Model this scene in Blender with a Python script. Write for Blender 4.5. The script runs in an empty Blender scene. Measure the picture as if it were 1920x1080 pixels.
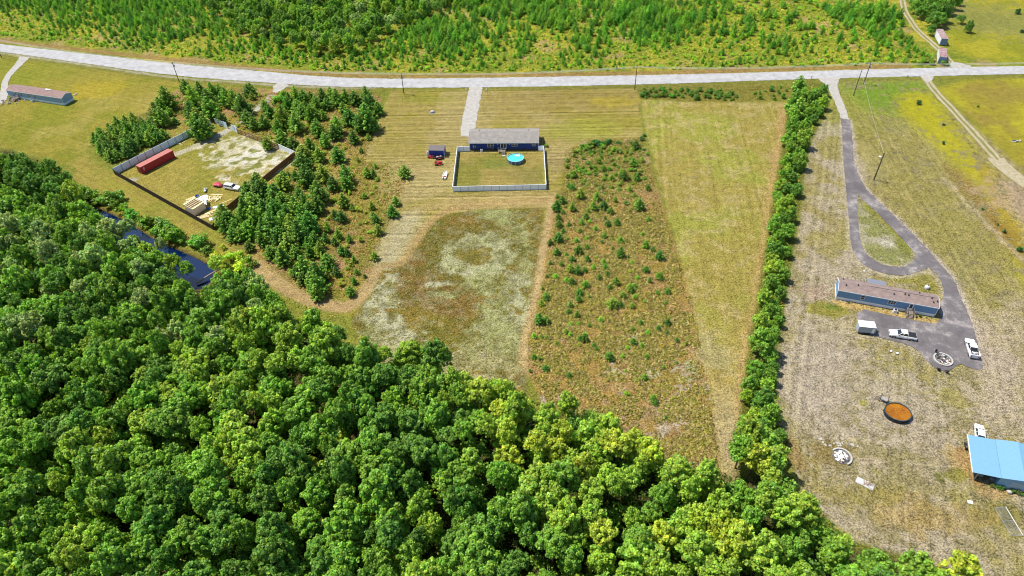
import bpy, bmesh, math, random
import numpy as np
from mathutils import Vector, Matrix
from math import pi, sin, cos, radians, atan2, hypot

SC = bpy.context.scene
COL = SC.collection
random.seed(7)
RNG = np.random.default_rng(7)

# ------------------------------------------------------------------ camera
F, H = 1270.0, 115.0
v_ = np.array([1004 - 960, 1962 - 540, F]); v_ = v_ / np.linalg.norm(v_)
F_ = np.array([0, 0, 1.0]) - v_ * v_[2]; F_ /= np.linalg.norm(F_)
R_ = np.cross(v_, F_)
if R_[0] < 0: R_ = -R_

def G(x, y, z=0.0):
    """ground point (or point at height z) seen along a ray of the photograph"""
    r = np.array([x - 960.0, y - 540.0, F]); t = (H - z) / (r @ v_)
    return Vector((r @ R_ * t, r @ F_ * t, z))

def PXM(p):
    """pixels per metre at a world point (1920 wide)"""
    c = R_[2] * p[0] + F_[2] * p[1] + v_[2] * (H - p[2])
    return F / c

cam_d = bpy.data.cameras.new("camera"); cam = bpy.data.objects.new("camera", cam_d)
COL.objects.link(cam); SC.camera = cam
cam_d.sensor_width = 36.0; cam_d.lens = F / 1920 * 36.0
cam_d.clip_start = 0.5; cam_d.clip_end = 9000
def cw(a): return Vector((R_ @ a, F_ @ a, -(v_ @ a)))
cx_ = cw(np.array([1.0, 0, 0])); cy_ = cw(np.array([0, -1.0, 0])); cz_ = cw(np.array([0, 0, -1.0]))
cam.matrix_world = Matrix(((cx_.x, cy_.x, cz_.x, 0), (cx_.y, cy_.y, cz_.y, 0), (cx_.z, cy_.z, cz_.z, H), (0, 0, 0, 1)))

# ------------------------------------------------------------------ world, sun, exposure
SUN_EL, SUN_AZ = radians(61), radians(-68)      # azimuth from +Y towards +X
w = bpy.data.worlds.new("World"); SC.world = w; w.use_nodes = True
nt = w.node_tree; nt.nodes.clear()
sky = nt.nodes.new("ShaderNodeTexSky"); sky.sky_type = 'NISHITA'; sky.sun_disc = False
sky.sun_elevation = SUN_EL; sky.sun_rotation = SUN_AZ
sky.air_density = 1.0; sky.dust_density = 0.6; sky.ozone_density = 1.2
bg = nt.nodes.new("ShaderNodeBackground"); bg.inputs[1].default_value = 0.105
wo = nt.nodes.new("ShaderNodeOutputWorld")
nt.links.new(sky.outputs[0], bg.inputs[0]); nt.links.new(bg.outputs[0], wo.inputs[0])
sd = bpy.data.lights.new("sun", 'SUN'); sd.energy = 4.6; sd.angle = radians(0.5); sd.color = (1, 0.955, 0.87)
so = bpy.data.objects.new("sun", sd); COL.objects.link(so)
sdir = Vector((sin(SUN_AZ) * cos(SUN_EL), cos(SUN_AZ) * cos(SUN_EL), sin(SUN_EL)))
so.rotation_euler = sdir.to_track_quat('Z', 'Y').to_euler(); so.location = (0, 0, 200)
SC.view_settings.view_transform = 'Standard'; SC.view_settings.look = 'None'
SC.view_settings.exposure = 0.6; SC.view_settings.gamma = 1
K = 2.3
SC.render.engine = 'CYCLES'; SC.cycles.pixel_filter_type = 'BLACKMAN_HARRIS'; SC.cycles.filter_width = 1.1

# ------------------------------------------------------------------ colour helpers
def lin(c):
    c = np.asarray(c, float) / 255.0
    return np.where(c <= 0.04045, c / 12.92, ((c + 0.055) / 1.055) ** 2.4)
def A(r, g, b, k=None):
    """albedo for a surface that reads r,g,b in full sun"""
    return tuple(float(x) for x in lin((r, g, b)) / (k or K))
def C4(c): return (c[0], c[1], c[2], 1.0)

# ------------------------------------------------------------------ materials
MATS = {}
def mat(name, col, rough=0.6, var=0.12, scale=3.0, metal=0.0, bump=0.0, col2=None, spec=0.35):
    if name in MATS: return MATS[name]
    m = bpy.data.materials.new(name); m.use_nodes = True
    n = m.node_tree.nodes; l = m.node_tree.links
    b = n["Principled BSDF"]; b.inputs["Roughness"].default_value = rough; b.inputs["Metallic"].default_value = metal
    b.inputs["Specular IOR Level"].default_value = spec
    tc = n.new("ShaderNodeTexCoord"); no = n.new("ShaderNodeTexNoise")
    no.inputs["Scale"].default_value = scale; no.inputs["Detail"].default_value = 6; no.inputs["Roughness"].default_value = 0.65
    l.new(tc.outputs["Object"], no.inputs["Vector"])
    rp = n.new("ShaderNodeValToRGB"); rp.color_ramp.elements[0].position = 0.3; rp.color_ramp.elements[1].position = 0.7
    c2 = col2 or tuple(min(1, x * (1 + var)) for x in col)
    c1 = tuple(x * (1 - var) for x in col)
    rp.color_ramp.elements[0].color = C4(c1); rp.color_ramp.elements[1].color = C4(c2)
    l.new(no.outputs["Fac"], rp.inputs["Fac"]); l.new(rp.outputs["Color"], b.inputs["Base Color"])
    if bump:
        bp = n.new("ShaderNodeBump"); bp.inputs["Strength"].default_value = bump; bp.inputs["Distance"].default_value = 0.1
        l.new(no.outputs["Fac"], bp.inputs["Height"]); l.new(bp.outputs["Normal"], b.inputs["Normal"])
    MATS[name] = m; return m

def leaf_mat(name, rough=0.55, trans=0.35):
    m = bpy.data.materials.new(name); m.use_nodes = True
    n = m.node_tree.nodes; l = m.node_tree.links; n.clear()
    at = n.new("ShaderNodeAttribute"); at.attribute_name = "leafcol"
    oi = n.new("ShaderNodeObjectInfo")
    mx = n.new("ShaderNodeMix"); mx.data_type = 'RGBA'; mx.blend_type = 'MULTIPLY'; mx.inputs[0].default_value = 1
    l.new(at.outputs["Color"], mx.inputs[6]); l.new(oi.outputs["Color"], mx.inputs[7])
    di = n.new("ShaderNodeBsdfPrincipled"); di.inputs["Roughness"].default_value = rough
    di.inputs["Specular IOR Level"].default_value = 0.25
    tr = n.new("ShaderNodeBsdfTranslucent")
    hs = n.new("ShaderNodeHueSaturation"); hs.inputs["Saturation"].default_value = 1.1; hs.inputs["Value"].default_value = 1.5
    hs.inputs["Hue"].default_value = 0.49
    l.new(mx.outputs[2], hs.inputs["Color"])
    l.new(mx.outputs[2], di.inputs["Base Color"]); l.new(hs.outputs["Color"], tr.inputs["Color"])
    ms = n.new("ShaderNodeMixShader"); ms.inputs[0].default_value = trans
    l.new(di.outputs[0], ms.inputs[1]); l.new(tr.outputs[0], ms.inputs[2])
    o = n.new("ShaderNodeOutputMaterial"); l.new(ms.outputs[0], o.inputs[0])
    return m

LEAF = leaf_mat("leaf", .45, .32)
NEEDLE = leaf_mat("needle", 0.6, 0.2)
BARK = mat("bark", (0.10, 0.075, 0.05), 0.9, 0.3, 6, bump=0.4)

def shingle_mat(name, c1, c2, c3):
    m = bpy.data.materials.new(name); m.use_nodes = True
    n = m.node_tree.nodes; l = m.node_tree.links; b = n["Principled BSDF"]; b.inputs["Roughness"].default_value = 0.9
    tc = n.new("ShaderNodeTexCoord"); br = n.new("ShaderNodeTexBrick")
    br.inputs["Color1"].default_value = C4(c1); br.inputs["Color2"].default_value = C4(c2); br.inputs["Mortar"].default_value = C4(tuple(x * .6 for x in c1))
    br.inputs["Scale"].default_value = 1.0; br.inputs["Mortar Size"].default_value = 0.02
    br.inputs["Brick Width"].default_value = 0.9; br.inputs["Row Height"].default_value = 0.28; br.inputs["Bias"].default_value = 0.0
    l.new(tc.outputs["Object"], br.inputs["Vector"])
    no = n.new("ShaderNodeTexNoise"); no.inputs["Scale"].default_value = 0.8; no.inputs["Detail"].default_value = 8; no.inputs["Roughness"].default_value = .7
    l.new(tc.outputs["Object"], no.inputs["Vector"])
    rp = n.new("ShaderNodeValToRGB"); rp.color_ramp.elements[0].position = .45; rp.color_ramp.elements[1].position = .62
    rp.color_ramp.elements[0].color = (0, 0, 0, 1); rp.color_ramp.elements[1].color = (.6, .6, .6, 1)
    l.new(no.outputs["Fac"], rp.inputs["Fac"])
    mx = n.new("ShaderNodeMix"); mx.data_type = 'RGBA'; mx.inputs[7].default_value = C4(c3)
    l.new(rp.outputs["Color"], mx.inputs[0]); l.new(br.outputs["Color"], mx.inputs[6]); l.new(mx.outputs[2], b.inputs["Base Color"])
    return m

def ribbed_mat(name, col, axis=0, period=0.3, depth=0.6, rough=0.45, metal=0.0, var=0.08, col2=None):
    """corrugated / lap sided / planked surface: a wave bump across one local axis"""
    m = mat(name, col, rough, var, 1.2, metal, col2=col2)
    n = m.node_tree.nodes; l = m.node_tree.links; b = n["Principled BSDF"]
    if n.get("wv"): return m
    tc = n.new("ShaderNodeTexCoord"); wv = n.new("ShaderNodeTexWave"); wv.name = "wv"
    wv.bands_direction = 'XYZ'[axis]; wv.inputs["Scale"].default_value = 0.314 / period * 1.0; wv.inputs["Distortion"].default_value = 0
    l.new(tc.outputs["Object"], wv.inputs["Vector"])
    bp = n.new("ShaderNodeBump"); bp.inputs["Strength"].default_value = depth; bp.inputs["Distance"].default_value = 0.05
    l.new(wv.outputs["Fac"], bp.inputs["Height"]); l.new(bp.outputs["Normal"], b.inputs["Normal"])
    return m

WHITE = mat("white_paint", (0.78, 0.78, 0.77), 0.5, 0.04)
CARW = mat("white_car_paint", (0.8, 0.8, 0.8), 0.18, 0.02, spec=0.6)
GLASS = mat("dark_glass", (0.02, 0.025, 0.035), 0.08, 0.1, spec=0.7)
TYRE = mat("tyre_rubber", (0.015, 0.015, 0.016), 0.8)
RIM = mat("rim_metal", (0.35, 0.35, 0.36), 0.35, metal=0.7)
BLACK = mat("black_plastic", (0.02, 0.02, 0.022), 0.5)
GREY = mat("grey_metal", (0.3, 0.31, 0.32), 0.45, metal=0.3)
WOOD = mat("raw_lumber", (.72, .58, .32), 0.8, 0.15, 5)
DWOOD = mat("weathered_wood", (0.2, 0.16, 0.13), 0.85, 0.25, 5)
RED = mat("red_paint", (0.5, 0.04, 0.05), 0.35)
STONE = mat("pale_stone", (0.4, 0.385, 0.36), 0.85, 0.2, 3, bump=.3)
VINYL = mat("white_vinyl", (0.84, 0.88, 0.93), 0.45, 0.05)

# ------------------------------------------------------------------ object helpers
def link(name, me, mats, parent=None):
    o = bpy.data.objects.new(name, me); COL.objects.link(o)
    for m in (mats if isinstance(mats, (list, tuple)) else [mats]): me.materials.append(m)
    if parent: o.parent = parent
    return o
def tag(o, label, cat, group=None):
    o["label"] = label; o["category"] = cat
    if group: o["group"] = group
    return o
def thing(name, label, cat, loc=(0, 0, 0), rz=0.0, group=None):
    o = bpy.data.objects.new(name, None); COL.objects.link(o); o.empty_display_size = 0.3
    o.location = loc; o.rotation_euler = (0, 0, rz)
    return tag(o, label, cat, group)
def structure(o): o["kind"] = "structure"; return o
def stuff(o, label, cat): tag(o, label, cat); o["kind"] = "stuff"; return o

class MB:
    def __init__(s): s.v = []; s.f = []; s.mi = []; s.smooth = False
    def add(s, vs, fs, mi=0):
        k = len(s.v); s.v += [tuple(p) for p in vs]; s.f += [tuple(k + i for i in f) for f in fs]; s.mi += [mi] * len(fs); return s
    def box(s, x0, x1, y0, y1, z0, z1, mi=0, rz=0, c=None):
        vs = [(x, y, z) for z in (z0, z1) for x, y in ((x0, y0), (x1, y0), (x1, y1), (x0, y1))]
        if rz:
            cx, cy = c or ((x0 + x1) / 2, (y0 + y1) / 2)
            vs = [(cx + (x - cx) * cos(rz) - (y - cy) * sin(rz), cy + (x - cx) * sin(rz) + (y - cy) * cos(rz), z) for x, y, z in vs]
        return s.add(vs, [(0, 3, 2, 1), (4, 5, 6, 7), (0, 1, 5, 4), (1, 2, 6, 5), (2, 3, 7, 6), (3, 0, 4, 7)], mi)
    def prism(s, pts, axis, a, b, mi=0):
        """pts: 2D outline in the plane normal to axis, extruded from a to b"""
        def m(p, t):
            return (t, p[0], p[1]) if axis == 0 else ((p[0], t, p[1]) if axis == 1 else (p[0], p[1], t))
        n = len(pts); vs = [m(p, a) for p in pts] + [m(p, b) for p in pts]
        fs = [tuple(range(n - 1, -1, -1)), tuple(range(n, 2 * n))] + [(i, (i + 1) % n, n + (i + 1) % n, n + i) for i in range(n)]
        return s.add(vs, fs, mi)
    def tube(s, p, q, r0, r1=None, n=8, mi=0, cap=True):
        p, q = Vector(p), Vector(q); r1 = r0 if r1 is None else r1
        d = (q - p).normalized(); a = d.orthogonal().normalized(); b = d.cross(a)
        vs = [p + (a * cos(2 * pi * i / n) + b * sin(2 * pi * i / n)) * r0 for i in range(n)]
        vs += [q + (a * cos(2 * pi * i / n) + b * sin(2 * pi * i / n)) * r1 for i in range(n)]
        fs = [(i, (i + 1) % n, n + (i + 1) % n, n + i) for i in range(n)]
        if cap: fs += [tuple(range(n - 1, -1, -1)), tuple(range(n, 2 * n))]
        return s.add(vs, fs, mi)
    def path(s, pts, r, n=6, mi=0):
        for a, b in zip(pts[:-1], pts[1:]): s.tube(a, b, r, r, n, mi)
        return s
    def lathe(s, prof, n=24, mi=0, c=(0, 0, 0)):
        k = len(prof); vs = []
        for r, z in prof:
            vs += [(c[0] + r * cos(2 * pi * i / n), c[1] + r * sin(2 * pi * i / n), c[2] + z) for i in range(n)]
        fs = [(j * n + i, j * n + (i + 1) % n, (j + 1) * n + (i + 1) % n, (j + 1) * n + i) for j in range(k - 1) for i in range(n)]
        return s.add(vs, fs, mi)
    def loft(s, rings, mi=0, cap=True):
        n = len(rings[0]); vs = [p for r in rings for p in r]
        fs = [(j * n + i, j * n + (i + 1) % n, (j + 1) * n + (i + 1) % n, (j + 1) * n + i) for j in range(len(rings) - 1) for i in range(n)]
        if cap: fs += [tuple(range(n - 1, -1, -1)), tuple(range((len(rings) - 1) * n, len(rings) * n))]
        return s.add(vs, fs, mi)
    def blob(s, c, r, seed=0, n=10, m=6, mi=0, jit=0.2):
        rr = random.Random(seed); vs = []; fs = []
        for j in range(1, m):
            t = pi * j / m
            for i in range(n):
                k = 1 + rr.uniform(-jit, jit); vs.append((c[0] + r[0] * k * sin(t) * cos(2 * pi * i / n), c[1] + r[1] * k * sin(t) * sin(2 * pi * i / n), c[2] + r[2] * k * cos(t)))
        top = len(vs); vs.append((c[0], c[1], c[2] + r[2])); vs.append((c[0], c[1], c[2] - r[2]))
        for j in range(m - 2):
            for i in range(n): fs.append((j * n + i, (j + 1) * n + i, (j + 1) * n + (i + 1) % n, j * n + (i + 1) % n))
        for i in range(n): fs.append((top, i, (i + 1) % n)); fs.append((top + 1, (m - 2) * n + (i + 1) % n, (m - 2) * n + i))
        return s.add(vs, fs, mi)
    def build(s, name, mats, parent=None, smooth=None):
        me = bpy.data.meshes.new(name); me.from_pydata(s.v, [], s.f); me.update()
        bm = bmesh.new(); bm.from_mesh(me); bmesh.ops.recalc_face_normals(bm, faces=bm.faces); bm.to_mesh(me); bm.free()
        o = link(name, me, mats, parent)
        me.polygons.foreach_set("material_index", s.mi)
        if smooth or (smooth is None and s.smooth): me.polygons.foreach_set("use_smooth", [True] * len(me.polygons))
        return o

def bevel(o, w=0.03, seg=2):
    m = o.modifiers.new("bevel", 'BEVEL'); m.width = w; m.segments = seg; m.limit_method = 'ANGLE'; m.angle_limit = radians(40); return o

def copy_tree(o, parent=None):
    c = o.copy(); COL.objects.link(c); c.parent = parent
    for ch in list(o.children): copy_tree(ch, c)
    return c

# ------------------------------------------------------------------ noise and polygons in numpy
def vnoise(x, y, s, seed):
    r = np.random.default_rng(seed); T = r.random((256, 256))
    u = x / s; v = y / s; i = np.floor(u).astype(int); j = np.floor(v).astype(int)
    fu = u - i; fv = v - j; fu = fu * fu * (3 - 2 * fu); fv = fv * fv * (3 - 2 * fv)
    a = T[i % 256, j % 256]; b = T[(i + 1) % 256, j % 256]; c = T[i % 256, (j + 1) % 256]; d = T[(i + 1) % 256, (j + 1) % 256]
    return (a * (1 - fu) + b * fu) * (1 - fv) + (c * (1 - fu) + d * fu) * fv
def fbm(x, y, s, seed, o=4):
    t = 0; a = 1; n = 0
    for k in range(o): t = t + a * vnoise(x, y, s / 2 ** k, seed + k); n += a; a *= 0.6
    return t / n                                      # about 0.2 .. 0.8
def chaikin(p, it=2, closed=True):
    p = [tuple(q) for q in p]
    for _ in range(it):
        n = len(p); o = []
        rng = range(n) if closed else range(n - 1)
        if not closed: o.append(p[0])
        for i in rng:
            a, b = p[i], p[(i + 1) % n]
            o.append(tuple(.75 * u + .25 * w_ for u, w_ in zip(a, b))); o.append(tuple(.25 * u + .75 * w_ for u, w_ in zip(a, b)))
        if not closed: o.append(p[-1])
        p = o
    return p
def wpoly(px, z=0.0): return [tuple(G(a, b, z)[:2]) for a, b in px]
def sdf(poly, X, Y, lim=8.0):
    """signed distance, positive inside; only near or inside the polygon's box"""
    P = np.array(poly); out = np.full(X.shape, -lim)
    m = (X > P[:, 0].min() - lim) & (X < P[:, 0].max() + lim) & (Y > P[:, 1].min() - lim) & (Y < P[:, 1].max() + lim)
    x = X[m]; y = Y[m]; d = np.full(x.shape, 1e9); ins = np.zeros(x.shape, bool)
    for i in range(len(P)):
        a = P[i]; b = P[(i + 1) % len(P)]; e = b - a; L = e @ e + 1e-12
        t = np.clip(((x - a[0]) * e[0] + (y - a[1]) * e[1]) / L, 0, 1)
        d = np.minimum(d, np.hypot(x - a[0] - t * e[0], y - a[1] - t * e[1]))
        c = ((a[1] > y) != (b[1] > y)) & (x < (b[0] - a[0]) * (y - a[1]) / (b[1] - a[1] + 1e-12) + a[0]); ins ^= c
    out[m] = np.where(ins, d, -d); return out
def inside(poly, x, y): return sdf(poly, np.array([x]), np.array([y]))[0] > 0

# ------------------------------------------------------------------ the ground sheet
ys = [20.0]
while ys[-1] < 400: ys.append(ys[-1] + max(0.42, ys[-1] * 0.0030))
ys = np.array([-3000, -1200, -500, -200, -80, -20, 5] + ys + [430, 500, 700, 1200, 2500, 5000], float)
xs = np.concatenate([[-5000, -2000, -900, -500, -340], np.arange(-290, 275, 0.62), [300, 380, 600, 1200, 2500, 5000]])
GX, GY = np.meshgrid(xs, ys); X = GX.ravel(); Y = GY.ravel()
e1 = fbm(X, Y, 3.0, 11) - .5; e2 = fbm(X, Y, 14.0, 21) - .5; e3 = fbm(X, Y, 1.3, 31, 2) - .5; e4 = fbm(X, Y, 40.0, 41) - .5
col = np.zeros((X.size, 3)) + np.array(A(152, 156, 58))
mow = Y.copy(); mowa = np.zeros(X.size); rough_ = np.full(X.size, 0.7)
def mask(poly, feather=0.5, noise=0.6, pad=0.0):
    d = sdf(poly, X, Y, 14.0) + noise * 3 * e1 + noise * 1.2 * e3 + pad
    return np.clip(d / feather * .5 + .5, 0, 1)
def put(m, c, s=1.0):
    global col
    m = (m * s)[:, None]; col = col * (1 - m) + np.array(c) * m
def zone(px, c, feather=.5, noise=.4, s=1.0, mowdir=None, amp=None, rough=None, smooth=1):
    global mow, mowa, rough_
    p = wpoly(px)
    if smooth: p = chaikin(p, 1)
    m = mask(p, feather, noise); put(m, c, s)
    hard = m > .5
    if mowdir is not None: mow[hard] = X[hard] * mowdir[0] + Y[hard] * mowdir[1]
    if amp is not None: mowa[hard] = amp
    if rough is not None: rough_[hard] = rough
    return m
def line(px, width, c, s=1.0, noise=.2, feather=.5):
    P = np.array(chaikin(wpoly(px), 2, False)); d = np.full(X.shape, 1e9)
    for a, b in zip(P[:-1], P[1:]):
        e = b - a; L = e @ e + 1e-12; t = np.clip(((X - a[0]) * e[0] + (Y - a[1]) * e[1]) / L, 0, 1)
        d = np.minimum(d, np.hypot(X - a[0] - t * e[0], Y - a[1] - t * e[1]))
    m = np.clip((width / 2 - d + noise * 2 * e1 + noise * e3) / feather * .5 + .5, 0, 1); put(m, c, s); return m
def blob(px, py, rx, ry, c, s=1.0, th=0.0, feather=.35, nz=1.6, ang=0):
    g = G(px, py); dx = X - g.x; dy = Y - g.y
    u = dx * cos(ang) + dy * sin(ang); v = -dx * sin(ang) + dy * cos(ang)
    d = 1 - np.hypot(u / rx, v / ry) + nz * (e1 + .6 * e3) + th
    m = np.clip(d / feather, 0, 1); put(m, c, s); return m
def ndir(p, q):
    a, b = G(*p), G(*q); d = (b - a).normalized(); return (-d.y, d.x)
def patchy(m, c, s, field, lo, hi):
    put(m * np.clip((field - lo) / (hi - lo), 0, 1), c, s)

NF = fbm(X, Y, 1.9, 501, 3) - .5; NG = fbm(X, Y, 5.0, 511, 3) - .5
def crisp(m, a=2.6, g=.8): return np.clip((m + NF * a + NG * g - .5) / .25 + .5, 0, 1)
# north side of the road: bright weedy ground between the pines
m = zone([(-200, -250), (2200, -250), (2200, 138), (1700, 133), (1000, 150), (600, 146), (320, 122), (0, 86), (-200, 66)], A(166, 174, 52), 1, .6, rough=1.0, smooth=0)
patchy(m, A(205, 192, 62), .8, e2, 0.0, .14); patchy(m, A(120, 146, 38), .8, e1, 0.02, .14); patchy(m, A(205, 172, 120), .6, fbm(X, Y, 9, 77) - .5, .07, .16)
# field in the top right corner
m = zone([(1800, 118), (2100, 118), (2100, -120), (1790, -120), (1830, 0), (1775, 60)], A(170, 172, 46), 2, 1, rough=.55)
patchy(m, A(196, 186, 52), .8, e2, -.02, .12); blob(1880, 40, 26, 26, A(160, 160, 96), .6, nz=1.2)
# left field
m = zone([(-60, 104), (0, 108), (150, 124), (330, 154), (480, 165), (520, 170), (500, 190), (420, 235), (300, 230), (285, 205), (165, 262), (165, 320), (100, 300), (0, 275), (-80, 260)],
         A(180, 168, 66), .8, .5, mowdir=ndir((100, 200), (250, 235)), amp=.35, rough=.5)
patchy(m, A(152, 156, 46), .8, e2, -.05, .1); patchy(m, A(198, 180, 92), .6, fbm(X, Y, 22, 55) - .5, 0, .12)
blob(180, 168, 14, 10, A(200, 180, 54), .8, nz=.6); blob(70, 135, 24, 12, A(160, 166, 48), .6, nz=.6)
# strip below the compound, on to the dirt track
m = zone([(150, 290), (205, 320), (300, 378), (410, 436), (520, 520), (600, 555), (700, 560), (690, 600), (600, 580), (520, 545), (420, 480), (300, 440), (200, 385), (130, 350)],
         A(186, 170, 78), .8, .5, mowdir=ndir((215, 330), (400, 432)), amp=.3, rough=.5)
patchy(m, A(158, 160, 58), .7, e2, -.04, .1)
blob(230, 385, 22, 6, A(176, 172, 64), .6, ang=-.9)
# scrub lots with young pines
m = zone([(300, 200), (340, 158), (500, 168), (720, 168), (700, 230), (680, 305), (765, 308), (765, 350), (735, 400), (712, 460), (690, 530), (650, 568), (600, 560), (530, 525), (430, 445), (405, 430), (555, 290), (440, 240), (300, 265), (165, 280), (200, 240)],
         A(164, 144, 72), .5, .5, rough=1.0)
patchy(m, A(202, 158, 116), .85, fbm(X, Y, 7, 91) - .5, 0.0, .10); patchy(m, A(128, 136, 46), .8, fbm(X, Y, 5, 93) - .5, 0.03, .12); patchy(m, A(186, 170, 70), .6, e2, 0, .1)
zone([(690, 305), (765, 308), (768, 330), (740, 395), (712, 460), (690, 500), (650, 430), (660, 350)], A(166, 154, 62), 3, 1, .75)
# lower-left dirt track and the lane rising right
line([(470, 492), (520, 530), (565, 558), (610, 572), (655, 578), (690, 545), (712, 505), (722, 480)], 4.0, A(214, 182, 126), .9)
line([(560, 552), (610, 571), (655, 580)], 1.2, A(216, 182, 128), .7)
# compound interior
CMP = [(214, 327), (396, 234), (437, 243), (446, 250), (523, 279), (555, 293), (427, 397), (401, 431)]
m = zone(CMP, A(188, 172, 80), .4, .15, mowdir=ndir((240, 330), (440, 240)), amp=.3, rough=.6, smooth=0)
patchy(m, A(160, 158, 58), .7, e2, -.02, .1)
sm = mask(chaikin(wpoly([(385, 285), (400, 268), (440, 260), (480, 270), (520, 282), (545, 293), (520, 312), (480, 335), (440, 335), (410, 310)])), 4, 1.5)
put(crisp(sm * .95, 3.4, 1.4) * (sm > .05), A(242, 232, 192), .95); patchy(sm, A(255, 250, 230), .9, fbm(X, Y, 5, 105) - .5, -.02, .06); patchy(sm, A(150, 152, 60), .95, fbm(X, Y, 2.4, 109, 3) - .5, .03, .09)
line([(318, 292), (345, 284), (372, 272), (390, 265)], 3.0, A(226, 216, 186), .85, noise=.7)
line([(400, 258), (420, 248), (436, 240), (455, 228), (480, 205), (510, 180)], 2.8, A(222, 216, 200), .9, noise=.3)
line([(404, 262), (424, 251)], 1.0, A(206, 198, 180), .6)
blob(248, 337, 2.4, 1.3, A(214, 206, 190), .9, nz=.4)
# centre property: mown in level stripes
m = zone([(735, 168), (1196, 166), (1204, 258), (1100, 262), (1060, 282), (1056, 352), (1040, 365), (1030, 392), (900, 392), (830, 402), (790, 440), (752, 499), (705, 500), (712, 462), (738, 398), (766, 345), (760, 306), (682, 303), (700, 240)],
         A(188, 170, 92), .35, .2, mowdir=(0.03, 1), amp=1.0, rough=.6, smooth=0)
patchy(m, A(170, 160, 60), .8, e2, -.03, .1); patchy(m, A(206, 186, 122), .6, fbm(X, Y, 18, 61) - .5, 0, .1)
zone([(915, 168), (1190, 166), (1195, 205), (920, 215)], A(176, 154, 84), 5, 2, .6)
blob(1090, 245, 16, 9, A(176, 178, 70), .6, nz=.8); blob(1150, 190, 10, 5, A(198, 178, 62), .7, nz=.8); blob(790, 185, 12, 4, A(164, 162, 62), .6)
zone([(690, 300), (860, 300), (855, 355), (800, 370), (745, 400)], A(204, 184, 122), 4, 2, .7)
zone([(850, 362), (1038, 360), (1035, 388), (850, 395), (760, 402)], A(206, 180, 118), 2, 1, .7)
m = zone([(745, 400), (800, 398), (775, 440), (748, 497), (706, 499), (714, 460)], A(214, 202, 158), 2.5, 1.2, .8)
blob(1045, 305, 5, 7, A(190, 168, 120), .5, nz=.5)
m = zone([(860, 286), (1018, 286), (1023, 352), (853, 354)], A(190, 170, 92), .6, .1, amp=.45, rough=.5, smooth=0)
patchy(m, A(150, 150, 60), .8, e2, -.04, .08); blob(935, 308, 7, 3.5, A(150, 158, 72), .7, nz=.8); blob(985, 330, 8, 7, A(170, 150, 90), .5)
# oval rough field below
OV = [(862, 398), (930, 392), (1019, 390), (1016, 450), (1008, 560), (985, 640), (984, 680), (990, 745), (920, 745), (850, 725), (780, 705), (690, 690), (660, 600), (690, 560), (722, 500), (752, 499), (780, 460), (800, 430), (828, 405)]
m = zone(OV, A(160, 138, 56), .4, .3, rough=.9, smooth=0, amp=.15)
patchy(m, A(134, 128, 44), .8, e2, 0, .12); patchy(m, A(158, 130, 60), .5, fbm(X, Y, 12, 131) - .5, 0.0, .12)
PALE = A(190, 188, 136); PALE2 = A(212, 206, 162)
ov = m.copy()
def arc(px, width, c, s=.9):
    global col
    keep = col.copy(); mm = line(px, width, c, s, noise=1.6, feather=2.5); k = ov[:, None]; col = keep * (1 - k) + col * k
def cz(px, c, st=.9, f=3.0, a=2.6, g=.8):
    m_ = mask(chaikin(wpoly(px), 1), f, .5); put(crisp(m_, a, g) * (m_ > .02) * ov, c, st)
def ca(px, wd, c, st=.9, f=2.5, a=2.6, g=.8):
    m_ = line(px, wd, c, 0.0, noise=.4, feather=f); put(crisp(m_, a, g) * (m_ > .02) * ov, c, st)
PG1 = A(182, 186, 118); PW1 = A(216, 212, 172)
cz([(694, 510), (745, 505), (750, 590), (790, 640), (860, 650), (900, 600), (885, 540), (890, 515), (990, 500), (1000, 600), (990, 745), (660, 700), (670, 590)], A(178, 178, 116), .9)
cz([(760, 650), (900, 670), (990, 660), (990, 745), (700, 720), (690, 650)], A(196, 184, 128), .85)
cz([(742, 475), (790, 462), (835, 500), (840, 520), (890, 535), (900, 560), (880, 600), (840, 600), (798, 575), (755, 580), (738, 540)], A(146, 117, 56), .95, 2.0, 1.4)
cz([(802, 412), (842, 405), (842, 480), (800, 480), (785, 450)], A(128, 122, 44), .85)
cz([(845, 402), (920, 398), (945, 455), (900, 452), (842, 440)], A(152, 122, 52), .8)
ca([(905, 396), (940, 405), (968, 425), (982, 460), (985, 500), (995, 560)], 7, PG1, .9)
ca([(840, 500), (832, 478), (850, 452), (890, 442), (935, 450), (950, 480), (925, 510), (880, 518), (846, 506)], 12, A(132, 122, 50), .7, 2.5, 1.2)
ca([(846, 492), (852, 462), (890, 448), (935, 455), (945, 482), (920, 505), (880, 512), (850, 502), (846, 480)], 6.0, A(200, 200, 146), .95, 1.6, 1.3, .3)
ca([(872, 476), (900, 484)], 6.0, A(150, 136, 58), .95, 1.0, .8, .3)
ca([(834, 506), (862, 514), (896, 508)], 2.2, PW1, .9, 1.2, 1.6)
ca([(716, 515), (712, 560), (722, 600), (760, 635)], 6, PW1, .85)
ca([(804, 534), (838, 532)], 1.8, PW1, .9, 1, 1.5); ca([(812, 550), (846, 556)], 2.2, PG1, .8, 1, 1.6)
ca([(900, 520), (925, 570), (950, 640)], 6, PG1, .7); ca([(965, 520), (975, 600)], 4, PW1, .6)
put(mask(wpoly([(992, 395), (1022, 392), (1012, 540), (1004, 600), (994, 560), (1000, 470)]), 1.5, .7) * ov, A(150, 128, 50), .9)
patchy(ov, A(118, 116, 44), .6, fbm(X, Y, 2.0, 133, 3) - .5, .03, .1); patchy(ov, A(206, 198, 156), .25, fbm(X, Y, 1.8, 137, 3) - .5, .03, .1)
line([(1040, 368), (1028, 430), (1018, 500), (1008, 560), (996, 610), (984, 650), (988, 685), (1012, 708), (1030, 720)], 3.2, A(216, 186, 128), .97, noise=.12)
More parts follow.
